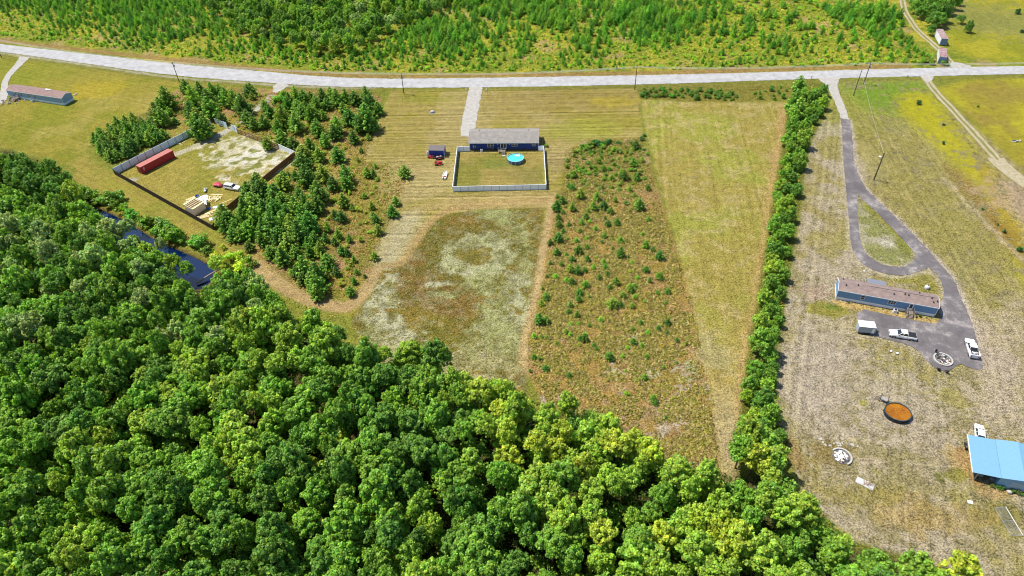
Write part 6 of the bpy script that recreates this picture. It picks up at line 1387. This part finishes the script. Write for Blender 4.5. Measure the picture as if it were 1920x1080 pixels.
mid_ = Z(980, 380, 6, [(380, 40, 110), (400, 165, 80), (405, 235, 80), (455, 310, 55), (405, 390, 95), (310, 445, 70), (385, 545, 85), (560, 50, 90), (800, 40, 90), (910, 25, 90), (740, 90, 50), (990, 90, 70), (715, 150, 70), (665, 210, 75), (755, 205, 45), (520, 235, 50), (820, 280, 60), (640, 305, 55), (960, 225, 70), (930, 170, 40), (1065, 215, 70), (920, 365, 60), (895, 435, 40), (725, 390, 40), (725, 495, 55), (605, 415, 60), (625, 530, 90), (490, 575, 50), (555, 625, 70), (730, 625, 70), (435, 685, 50), (310, 675, 50), (535, 735, 85), (620, 755, 90), (695, 750, 60), (800, 720, 60), (910, 660, 65), (930, 710, 60), (370, 820, 60), (550, 880, 80), (490, 860, 60), (705, 910, 80), (860, 830, 60), (1050, 880, 80), (955, 790, 50), (1130, 1030, 70), (1205, 945, 90), (1260, 930, 60), (640, 1000, 80), (260, 1040, 70), (225, 960, 35), (270, 820, 40), (1415, 180, 55), (1350, 345, 45), (1315, 30, 110), (1100, 410, 75), (1105, 560, 110), (1385, 470, 85), (1465, 515, 60), (1545, 590, 100), (1390, 740, 80), (1430, 870, 60), (1520, 1010, 40), (1540, 820, 80), (1295, 840, 45), (1230, 665, 40), (1015, 505, 45), (1015, 405, 30), (1190, 610, 40), (985, 940, 60), (1210, 90, 30), (450, 95, 60), (500, 400, 40)]) \
    + Z(1040, 250, 7.2, [(1090, 150, 110), (1060, 390, 110), (1185, 350, 80), (1115, 590, 100), (940, 570, 110), (770, 590, 80), (1260, 725, 80), (1010, 750, 70), (865, 745, 60), (1080, 830, 60), (1140, 950, 140), (1100, 900, 80), (820, 890, 70), (570, 850, 110), (520, 980, 90), (350, 820, 120), (100, 890, 110), (40, 980, 110), (30, 840, 60), (235, 715, 80), (190, 700, 60)]) \
    + Z(980, 540, 4.32, [(190, 75, 50), (150, 120, 50), (455, 85, 50), (385, 130, 50), (372, 185, 45), (440, 210, 50), (725, 120, 80), (790, 125, 55), (812, 50, 45), (880, 5, 60), (885, 140, 45), (1175, 20, 50), (1090, 35, 30), (1160, 115, 28), (135, 250, 90), (190, 255, 60), (630, 250, 40), (955, 275, 40), (890, 325, 40), (1175, 270, 60), (1015, 355, 35), (1170, 360, 38), (895, 430, 55), (965, 460, 40), (350, 345, 50), (385, 370, 40), (500, 400, 60), (465, 405, 45), (505, 370, 40), (90, 385, 45), (145, 390, 35), (195, 390, 30), (275, 440, 38), (580, 460, 40), (600, 490, 35), (705, 550, 75), (1005, 550, 38), (1325, 445, 35), (1250, 415, 40), (1250, 605, 28), (1140, 640, 30), (985, 720, 50), (90, 555, 50), (130, 565, 40), (60, 665, 35), (185, 645, 50), (375, 700, 45), (840, 850, 40), (1060, 895, 60), (1075, 925, 45), (1160, 1045, 30), (850, 480, 30), (810, 550, 35), (540, 300, 30), (450, 285, 30), (388, 285, 30), (1100, 320, 40), (540, 65, 30), (910, 65, 35)])
addp(mid_, 'scrub', 1.1)
addp(Z(1380, 140, 3, [(355, 55, 75), (330, 160, 100), (350, 195, 90)]), 'hedge', 1.2)
# north plantation: density falls to the right and towards the road
def img(x, y, z=0):
    c = R_ * x + F_ * y + v_ * (H - z); return c[0] / c[2] * F + 960, c[1] / c[2] * F + 540
npoly = wpoly([(-60, -90), (1730, -90), (1680, 0), (1700, 60), (1735, 100), (1750, 120), (1280, 128), (1000, 134), (800, 137), (600, 133), (320, 106), (0, 68), (-60, 60)])
for x, y in hexpts(npoly, 3.15, 41, .5):
    px, py = img(x, y, 2); n1 = fbm(np.array([x]), np.array([y]), 17, 401, 3)[0]; edge = {True: 1}.get(False, 0)
    ry = np.interp(px, [0, 320, 600, 1000, 1480, 1750], [70, 106, 134, 134, 128, 120]) - py         # pixels above the verge
    dens = np.clip(.30 + ry / 110, 0, 1) * np.interp(px, [0, 450, 900, 1100, 1400, 1700], [1.3, 1.1, .9, .65, .65, .5]) + (n1 - .5) * 2.4
    if inside(NW, x, y): dens -= .6
    if ry < 3 or rr.random() > dens: continue
    sz = np.clip(1.0 + ry / 45, 1.1, 3.0) * rr.uniform(.65, 1.25) * (1 + (n1 - .5)); pines.append([x, y, sz, 'north'])
rrp = random.Random(99)
for p in pines:
    p.append(rrp.uniform(.74, .95) if p[3] != 'north' else rrp.uniform(.8, 1.12))    # height / (3.1 * width ratio)
pines = [p for p in pines if vis_px(p[0], p[1], 2, 20)]
pines.sort(key=lambda p: -p[2] * PXM((p[0], p[1], 1)) * (1.2 if p[3] not in ('north',) else .75))
PL = {'topleft': "young pine in the scrub left of the compound's gravel entrance", 'lot': "young pine in the scrub lot between the compound and the mown lawn", 'clump': "dense young pine in the dark clump behind the pale panel fence",
      'inside': "lone dark pine growing at the compound fence line", 'scrub': "pine sapling in the brown scrub strip right of the fenced yard", 'hedge': "dark pine at the road end of the right tree line", 'north': "plantation pine on the bright weedy ground across the road"}
PG = {'topleft': "pines left of the compound entrance", 'lot': "pines of the scrub lot", 'clump': "pine clump behind the panel fence", 'inside': "pines at the compound fence", 'scrub': "saplings of the brown scrub strip", 'hedge': "pines at the end of the tree line", 'north': "plantation pines across the road"}
prest = []
PN = {'topleft': 'young pine', 'lot': 'dark young pine', 'clump': 'dense dark pine', 'inside': 'lone dark pine', 'scrub': 'pine sapling', 'hedge': 'dark pine', 'north': 'plantation pine'}
PCOL = [(100, 138, 50), (114, 150, 54), (132, 162, 60), (92, 130, 50)]
for i, (x, y, w_, zn, hk) in enumerate(pines):
    s = w_ / 2.75; sz = s * hk * (.92 if zn != 'scrub' else .85); c = tuple(q * rrp.uniform(.88, 1.15) for q in lc(*(PCOL[rrp.randrange(4)] if zn != 'north' else rrp.choice([(112, 158, 50), (130, 174, 54), (92, 144, 48)])))) + (1,)
    if zn == 'scrub' and w_ < 1.6 and rrp.random() < .3: c = tuple(q * 1.3 for q in lc(120, 166, 50)) + (1,)
    j = rrp.randrange(len(PINE)); rz = rrp.uniform(0, 6.3)
    if i >= 298: prest.append((PINE[j][0], rotM(rz, s, sz), np.array([x, y, 0]), c)); continue
    sc = "tall" if w_ > 3 else "medium" if w_ > 1.7 else "small"
    if w_ > 2.2 and zn != 'north':
        e = bpy.data.objects.new("pine_tree", None); COL.objects.link(e); e.location = (x, y, 0); e.rotation_euler = (0, 0, rz); e.empty_display_size = .3
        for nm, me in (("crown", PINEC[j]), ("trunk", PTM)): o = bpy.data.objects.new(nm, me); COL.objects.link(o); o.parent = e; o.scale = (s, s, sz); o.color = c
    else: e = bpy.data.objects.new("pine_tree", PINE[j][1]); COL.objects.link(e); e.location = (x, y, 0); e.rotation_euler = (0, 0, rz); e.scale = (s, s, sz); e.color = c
    where = near(MARKS['hedge' if zn == 'hedge' else 'pnorth' if zn == 'north' else zn], x, y, 1); kindw = "sapling" if zn == 'scrub' else "pine"
    tag(e, f"{sc} {PN[zn]} {where}", "pine tree", PG[zn])
join_stuff("pine_plantation", prest, [NEEDLE], "small young pines scattered over the bright ground across the road and in the scrub", "pines", .6)

# bushes ----------------------------------------------------------------
bushes = []
def addb(L_, zn, k=1.1):
    for x, y, w_ in from_px(L_, .4): bushes.append([x, y, w_ * k, zn])
addb(Z(0, 260, 3.177, [(470, 300, 60), (500, 310, 75), (530, 340, 60), (560, 320, 85), (600, 350, 85), (575, 370, 60), (650, 370, 110), (700, 350, 80), (690, 400, 60), (730, 410, 85), (760, 440, 60), (790, 450, 85), (850, 490, 95), (890, 490, 80), (950, 500, 115), (940, 540, 90), (990, 560, 130), (1040, 570, 115), (1060, 595, 85), (1170, 600, 110), (1200, 620, 80), (1230, 660, 80), (990, 510, 90), (1140, 620, 60)]), 'bank', 1.15)
addb(Z(0, 260, 3.177, [(1290, 700, 90), (1370, 700, 80), (1430, 690, 80), (1480, 730, 90), (1400, 760, 90), (1330, 640, 50)]), 'track')
addb(Z(1040, 250, 7.2, [(260, 550, 120), (165, 570, 80), (165, 440, 80), (170, 360, 70), (300, 440, 70), (350, 500, 90), (420, 500, 80), (540, 460, 90), (600, 370, 100), (660, 460, 100), (740, 470, 80), (550, 550, 60), (610, 230, 80), (800, 210, 90), (890, 240, 80), (1030, 250, 70), (1210, 200, 60), (1180, 60, 90), (1210, 20, 60), (270, 240, 90), (330, 210, 90), (370, 180, 90), (410, 160, 110), (450, 160, 100), (490, 150, 110), (540, 130, 100), (590, 130, 120), (640, 140, 100), (680, 120, 100), (730, 110, 90), (640, 170, 90), (450, 190, 80), (1250, 270, 60), (670, 800, 50), (750, 740, 50), (660, 960, 110), (230, 1010, 80), (110, 1050, 70), (740, 1040, 80), (1220, 600, 60), (960, 940, 80), (490, 280, 60), (300, 360, 50), (850, 120, 60), (900, 500, 70), (1090, 480, 60)]), 'thicket', 1.1)
for x, y in hexpts(wpoly([(1198, 164), (1310, 167), (1395, 178), (1392, 192), (1200, 188)]), 2.3, 51, .4): bushes.append([x, y, rr.uniform(1.6, 3.0), 'row'])
for x, y in hexpts(wpoly([(1390, 168), (1485, 160), (1480, 190), (1392, 190)]), 3.2, 52, .45): bushes.append([x, y, rr.uniform(1.2, 2.6), 'row'])
for x, y in hexpts(wpoly([(1492, 165), (1540, 165), (1545, 205), (1520, 250), (1500, 350), (1484, 450), (1474, 560), (1462, 650), (1455, 720), (1462, 800), (1400, 790), (1412, 660), (1428, 540), (1444, 440), (1458, 350), (1474, 260)]), 3.1, 53, .4): bushes.append([x, y, rr.uniform(1.6, 3.0), 'line'])
for x, y in hexpts(wpoly([(300, 215), (345, 165), (490, 172), (515, 180), (705, 178), (700, 260), (640, 300), (740, 330), (700, 470), (660, 555), (610, 555), (440, 440), (440, 400), (560, 290)]), 4.2, 54, .5): 
    if sdf(wpoly(CMP), np.array([x]), np.array([y]))[0] < -1: bushes.append([x, y, rr.uniform(.9, 2.2), 'lot'])
for x, y in hexpts(wpoly([(1064, 285), (1200, 262), (1290, 560), (1340, 780), (1100, 720), (1000, 690), (1036, 380)]), 6.5, 55, .5): bushes.append([x, y, rr.uniform(.6, 1.3), 'scrub'])
for x, y in hexpts(wpoly([(1062, 300), (1066, 282), (1110, 264), (1195, 262), (1212, 300), (1215, 345), (1130, 365), (1062, 350)]), 2.6, 57, .45): bushes.append([x, y, rr.uniform(.9, 2.1), 'thicket'])
for x, y in hexpts(wpoly([(430, 440), (560, 420), (640, 500), (650, 555), (600, 550), (520, 510)]), 3.0, 58, .45): bushes.append([x, y, rr.uniform(1.2, 2.4), 'lot'])
addb([(525, 184, 26), (532, 178, 20), (517, 190, 16)], 'entrance'); addb([(1025, 272, 9)], 'yard')
addb(Z(1790, 780, 7.2, [(520, 935, 80), (600, 950, 90), (660, 965, 80), (790, 1000, 90), (860, 1020, 90), (930, 1040, 80)]), 'garage', 1.1)
addb([(1765, 890, 26)], 'weeds', 1.0)
addb(Z(1550, 500, 10.8, [(455, 720, 50), (700, 772, 36), (1145, 852, 40), (905, 805, 30)]) + Z(1660, 540, 6.75, [(527, 374, 26), (440, 352, 50), (400, 360, 40)]), 'home', 1.1)
addb(Z(1480, 0, 3.857, [(935, 740, 42), (717, 675, 14), (1095, 585, 12), (1365, 768, 18), (1118, 1030, 30), (1120, 900, 22)]) + Z(1480, 200, 3.857, [(1400, 737, 26), (1508, 850, 22), (1557, 900, 34), (1670, 1030, 50)]) + Z(1480, 0, 3.857, [(1660, 80, 50), (1690, 220, 36)]), 'lone', 1.15)
addb(Z(1480, 0, 3.857, [(1000, 430, 60), (1040, 450, 50), (960, 440, 50), (1120, 450, 45), (1150, 460, 40), (1020, 400, 50)]), 'trailer')
for x, y in hexpts(npoly, 3.6, 61, .5):
    px, py = img(x, y, .5)
    if rr.random() < .8: bushes.append([x, y, rr.uniform(.9, 2.3), 'north'])
for k in range(150):
    u = rr.uniform(0, 1750); vv = np.interp(u, [0, 320, 600, 1000, 1480, 1750], [69, 105, 133, 134, 127, 119]) - rr.uniform(0, 9); g = G(u, vv); bushes.append([g.x, g.y, rr.uniform(.9, 2.0), 'north'])
bushes = [b for b in bushes if vis_px(b[0], b[1], .5, 10)]
bushes.sort(key=lambda b: -b[2] * PXM((b[0], b[1], .5)) * (.3 if b[3] == 'north' else 1.6 if b[3] == 'thicket' else 3 if b[3] in ('lone', 'home', 'garage', 'weeds', 'yard', 'entrance') else 1))
BL = {'bank': "rounded green bush on the grassy bank above the pond", 'track': "light green bush where the pond meets the dirt track", 'thicket': "bush in the thicket at the top of the brown scrub strip", 'row': "low dark bush in the row along the road above the right-hand field",
      'line': "undergrowth bush in the tree line between the two right fields", 'lot': "low weedy shrub among the pines right of the compound", 'scrub': "low shrub in the brown scrub strip right of the yard", 'entrance': "bush at the left driveway apron by the road", 'yard': "tiny bush outside the right corner of the fenced yard",
      'garage': "bush along the front of the sky-blue metal building", 'weeds': "olive weed patch left of the sky-blue metal building", 'home': "small shrub along the front of the steel-blue mobile home", 'lone': "lone dark shrub on the open right-hand grass", 'trailer': "bush beside the lower rusty storage trailer", 'north': "low bright bush among the pines across the road"}
brest = []
BN = {'bank': 'rounded green bush', 'track': 'light green bush', 'thicket': 'thicket bush', 'row': 'low dark bush', 'line': 'undergrowth bush', 'lot': 'weedy shrub', 'scrub': 'low shrub', 'weeds': 'flat olive weed patch', 'home': 'clipped shrub', 'lone': 'lone dark shrub', 'north': 'bright low bush'}
BMARK = [("at the pond's far left end", 160, 350), ("on the bank above the pond's left part", 215, 385), ("on the bank above the pond's middle", 265, 410), ("on the bank above the pond's right part", 310, 435), ("near the pond's right end", 375, 460), ("where the dirt track starts by the pond", 440, 490),
 ("at the thicket's dark upper rim", 1110, 270), ("at the thicket's upper right corner", 1190, 265), ("at the thicket's left edge by the lawn", 1065, 320), ("in the thicket's middle", 1120, 310), ("in the thicket's upper right part", 1180, 292), ("in the thicket's lower right part", 1185, 328), ("right of the thicket's middle", 1155, 310), ("below the thicket", 1130, 370), ("at the left end of the roadside row", 1220, 180), ("in the middle of the roadside row", 1300, 182), ("at the right end of the roadside row", 1400, 182),
 ("right of the driveway apron by the road", 525, 185), ("outside the yard fence's upper right corner", 1025, 272), ("at the front corner of the sky-blue building", 1865, 910), ("in front of the sky-blue building, at the picture edge", 1910, 922), ("left of the sky-blue building", 1765, 890), ("under the steel-blue mobile home's left end", 1592, 568), ("under the steel-blue mobile home's first window", 1615, 573), ("left of the steel-blue mobile home's white air conditioner", 1655, 580), ("right of the steel-blue mobile home's stairs", 1728, 594), ("on the yellow grass by the two-track lane", 1722, 192), ("on the green grass below the two road poles", 1666, 175), ("at the two-track lane's mouth", 1764, 152), ("in the far right yellow field", 1834, 199), ("on the yellow grass, lower middle", 1770, 267), ("on the yellow grass above it all, flat", 1770, 233), ("at the orange-brown grass right of the lamp pole", 1843, 391), ("near the right picture edge, upper of a close pair", 1871, 420), ("near the right picture edge, lower of a close pair", 1884, 433), ("at the right picture edge, lowest", 1913, 467), ("in the top right field by the edge", 1910, 21), ("in the top right field, lower right", 1918, 57), ("at the foot of the lower storage trailer", 1745, 113), ("right of the lower storage trailer", 1775, 117),
 ("among the pines near the road", 400, 190), ("among the pines by the lawn's edge", 680, 230), ("among the pines above the compound", 500, 250), ("among the pines below the compound", 520, 400), ("in the sparse part of the pine lot", 680, 400), ("in the pine lot's lower tip", 620, 530), ("in the brown strip's upper part", 1150, 420), ("in the brown strip's lower part", 1150, 620)]
for i, (x, y, w_, zn) in enumerate(bushes):
    s = w_ / 3.0; base = {'bank': (112, 150, 48), 'thicket': (116, 150, 50), 'row': (96, 134, 46), 'lone': (52, 92, 40), 'lot': (150, 172, 56), 'scrub': (150, 160, 56), 'north': (150, 186, 50), 'weeds': (116, 116, 66), 'garage': (88, 112, 48), 'home': (70, 100, 44), 'track': (170, 196, 60)}.get(zn, (116, 158, 50))
    if zn == 'thicket' and y > G(1100, 275).y: base = (66, 116, 50)
    c = tuple(q * rr.uniform(.8, 1.2) for q in lc(*base)) + (1,); j = rr.randrange(len(BUSH)); rz = rr.uniform(0, 6.3); hz = s * rr.uniform(.75, 1.1) * (.3 if zn == 'weeds' else 1)
    if i >= 298: brest.append((BUSH[j][0], rotM(rz, s, hz), np.array([x, y, -.1]), c)); continue
    e = bpy.data.objects.new("bush", BUSH[j][1]); COL.objects.link(e); e.location = (x, y, -.05); e.rotation_euler = (0, 0, rz); e.scale = (s, s, hz); e.color = c
    tag(e, ("big " if w_ > 3.2 else "medium " if w_ > 1.9 else "small ") + BN.get(zn, "green bush") + " " + (near(MARKS['hedge'], x, y) if zn == 'line' else near(MARKS['pnorth'], x, y) if zn == 'north' else near(BMARK, x, y)), "bush", BL[zn])
join_stuff("undergrowth", brest, [LEAF], "low bright bushes and brush across the road and in the scrub", "undergrowth", .55)

join_stuff("forest_understory", [(BUSH[i % 5][0], a, b, c) for i, (_, a, b, c) in enumerate(UNDER)], [LEAF], "leafy understory filling the gaps below the forest crowns", "undergrowth", .5)
# weeds and tufts: nobody could count them --------------------------------
def weeds(name, label, polys, n, size, cols, seed, h=.3, dens_fn=None, leaves=7):
    rng = np.random.default_rng(seed); P = []
    for poly in polys:
        w_ = np.array(poly); A0 = w_.min(0); A1 = w_.max(0); m = int(n / len(polys)) * 2; q = rng.uniform(A0, A1, (m, 2)); d = sdf(poly, q[:, 0], q[:, 1], 5); P.append(q[d > .3])
    P = np.vstack(P); f = fbm(P[:, 0], P[:, 1], 3.5, seed + 5, 3); P = P[f + rng.normal(0, .08, len(P)) > .47]
    k = len(P); s = size * rng.uniform(.5, 1.5, k); cc = np.array([lc(*cols[i]) for i in rng.integers(0, len(cols), k)]) * rng.uniform(.75, 1.3, (k, 1))
    Pc = np.repeat(P, leaves, 0); S = np.repeat(s, leaves); CC = np.repeat(cc, leaves, 0); a = rng.uniform(0, 2 * pi, len(Pc)); r = S * rng.uniform(.1, .9, len(Pc))
    C = np.c_[Pc[:, 0] + np.cos(a) * r, Pc[:, 1] + np.sin(a) * r, S * h * 2 * (1.1 - r / S) * rng.uniform(.5, 1, len(Pc))]
    N = np.c_[np.cos(a) * .6, np.sin(a) * .6, np.ones(len(Pc))] + rng.normal(0, .35, (len(Pc), 3)); N /= np.linalg.norm(N, axis=1)[:, None]
    CC = CC * .73; V, Q = leaf_quads(C, N, S * .42, rng); me = leaf_mesh(name, V, Q, CC * tint(len(CC), rng, .75, 1.25, .1), [LEAF]); o = bpy.data.objects.new(name, me); COL.objects.link(o); return stuff(o, label, "weeds")
weeds("scrub_weeds", "brown and olive weeds covering the scrub strip right of the yard", [wpoly(MS)], 34000, .38, [(182, 168, 88), (168, 160, 72), (152, 154, 62), (192, 172, 112), (138, 128, 66)], 71, .36)
weeds("scrub_weeds", "olive weeds and brush between the pines of the left scrub lot", [wpoly([(300, 215), (345, 160), (500, 170), (720, 170), (690, 305), (765, 310), (765, 345), (700, 500), (650, 562), (600, 556), (410, 432), (428, 400), (558, 292), (440, 240)])], 26000, .36, [(178, 160, 70), (156, 160, 52), (140, 156, 46), (206, 166, 112), (150, 130, 60)], 72)
weeds("meadow_weeds", "bright yellow-green weeds covering the ground across the road", [npoly], 60000, .5, [(200, 200, 60), (176, 190, 50), (150, 180, 50), (206, 190, 80), (120, 156, 44)], 73, .35)
weeds("field_weeds", "brown and pale weeds of the rough oval field", [wpoly(OV)], 3000, .22, [(170, 150, 70), (150, 144, 60), (190, 190, 130), (130, 130, 50)], 74, .22)
weeds("bank_weeds", "green weeds along the pond bank and forest edge", [wpoly([(130, 345), (300, 440), (410, 490), (520, 545), (640, 590), (690, 620), (680, 650), (600, 600), (405, 520), (402, 500), (300, 446), (170, 372)])], 7000, .35, [(170, 176, 60), (140, 160, 50), (190, 180, 80)], 75)
weeds("verge_weeds", "tangled green weeds under the dividing tree line", [wpoly([(1490, 160), (1540, 160), (1548, 205), (1520, 260), (1500, 360), (1484, 470), (1470, 640), (1458, 700), (1476, 830), (1400, 840), (1392, 780), (1408, 640), (1424, 540), (1444, 430), (1470, 270)])], 22000, .5, [(150, 176, 50), (120, 160, 44), (170, 186, 56), (176, 160, 70)], 76, .4)
#ff
weeds("forest_floor", "brown leaf litter and brush under the forest", [wpoly([(-100, 290), (60, 330), (130, 440), (300, 560), (420, 580), (600, 620), (700, 665), (900, 730), (1080, 750), (1340, 880), (1480, 890), (1600, 1010), (1860, 1120), (1860, 1300), (-100, 1300)])], 26000, .5, [(90, 110, 40), (120, 110, 60), (80, 120, 40)], 77)

# tell same-looking neighbours apart by their order in the picture
bpy.context.view_layer.update()
ORD = ["leftmost", "second", "third", "fourth", "fifth", "sixth", "seventh", "eighth", "ninth", "tenth", "eleventh", "twelfth", "thirteenth", "fourteenth", "fifteenth", "sixteenth", "seventeenth", "eighteenth", "nineteenth", "twentieth"]
same = {}
for o in SC.objects:
    if o.parent is None and o.get("label") and not o.get("kind"): same.setdefault(o["label"], []).append(o)
for lb, L_ in same.items():
    if len(L_) < 2 or len(L_) > 20: continue
    L_.sort(key=lambda o: img0(o.location.x, o.location.y)[0])
    for i, o in enumerate(L_):
        n = len(L_); q = "left one of two" if n == 2 and i == 0 else "right one of two" if n == 2 else "leftmost one" if i == 0 else "rightmost one" if i == n - 1 else ORD[i] + " from left"
        if len(lb.split()) + len(q.split()) > 16: q = "left one" if (n == 2 and i == 0) else "right one" if n == 2 else q
        if len(lb.split()) + len(q.split()) <= 16: o["label"] = lb + ", " + q
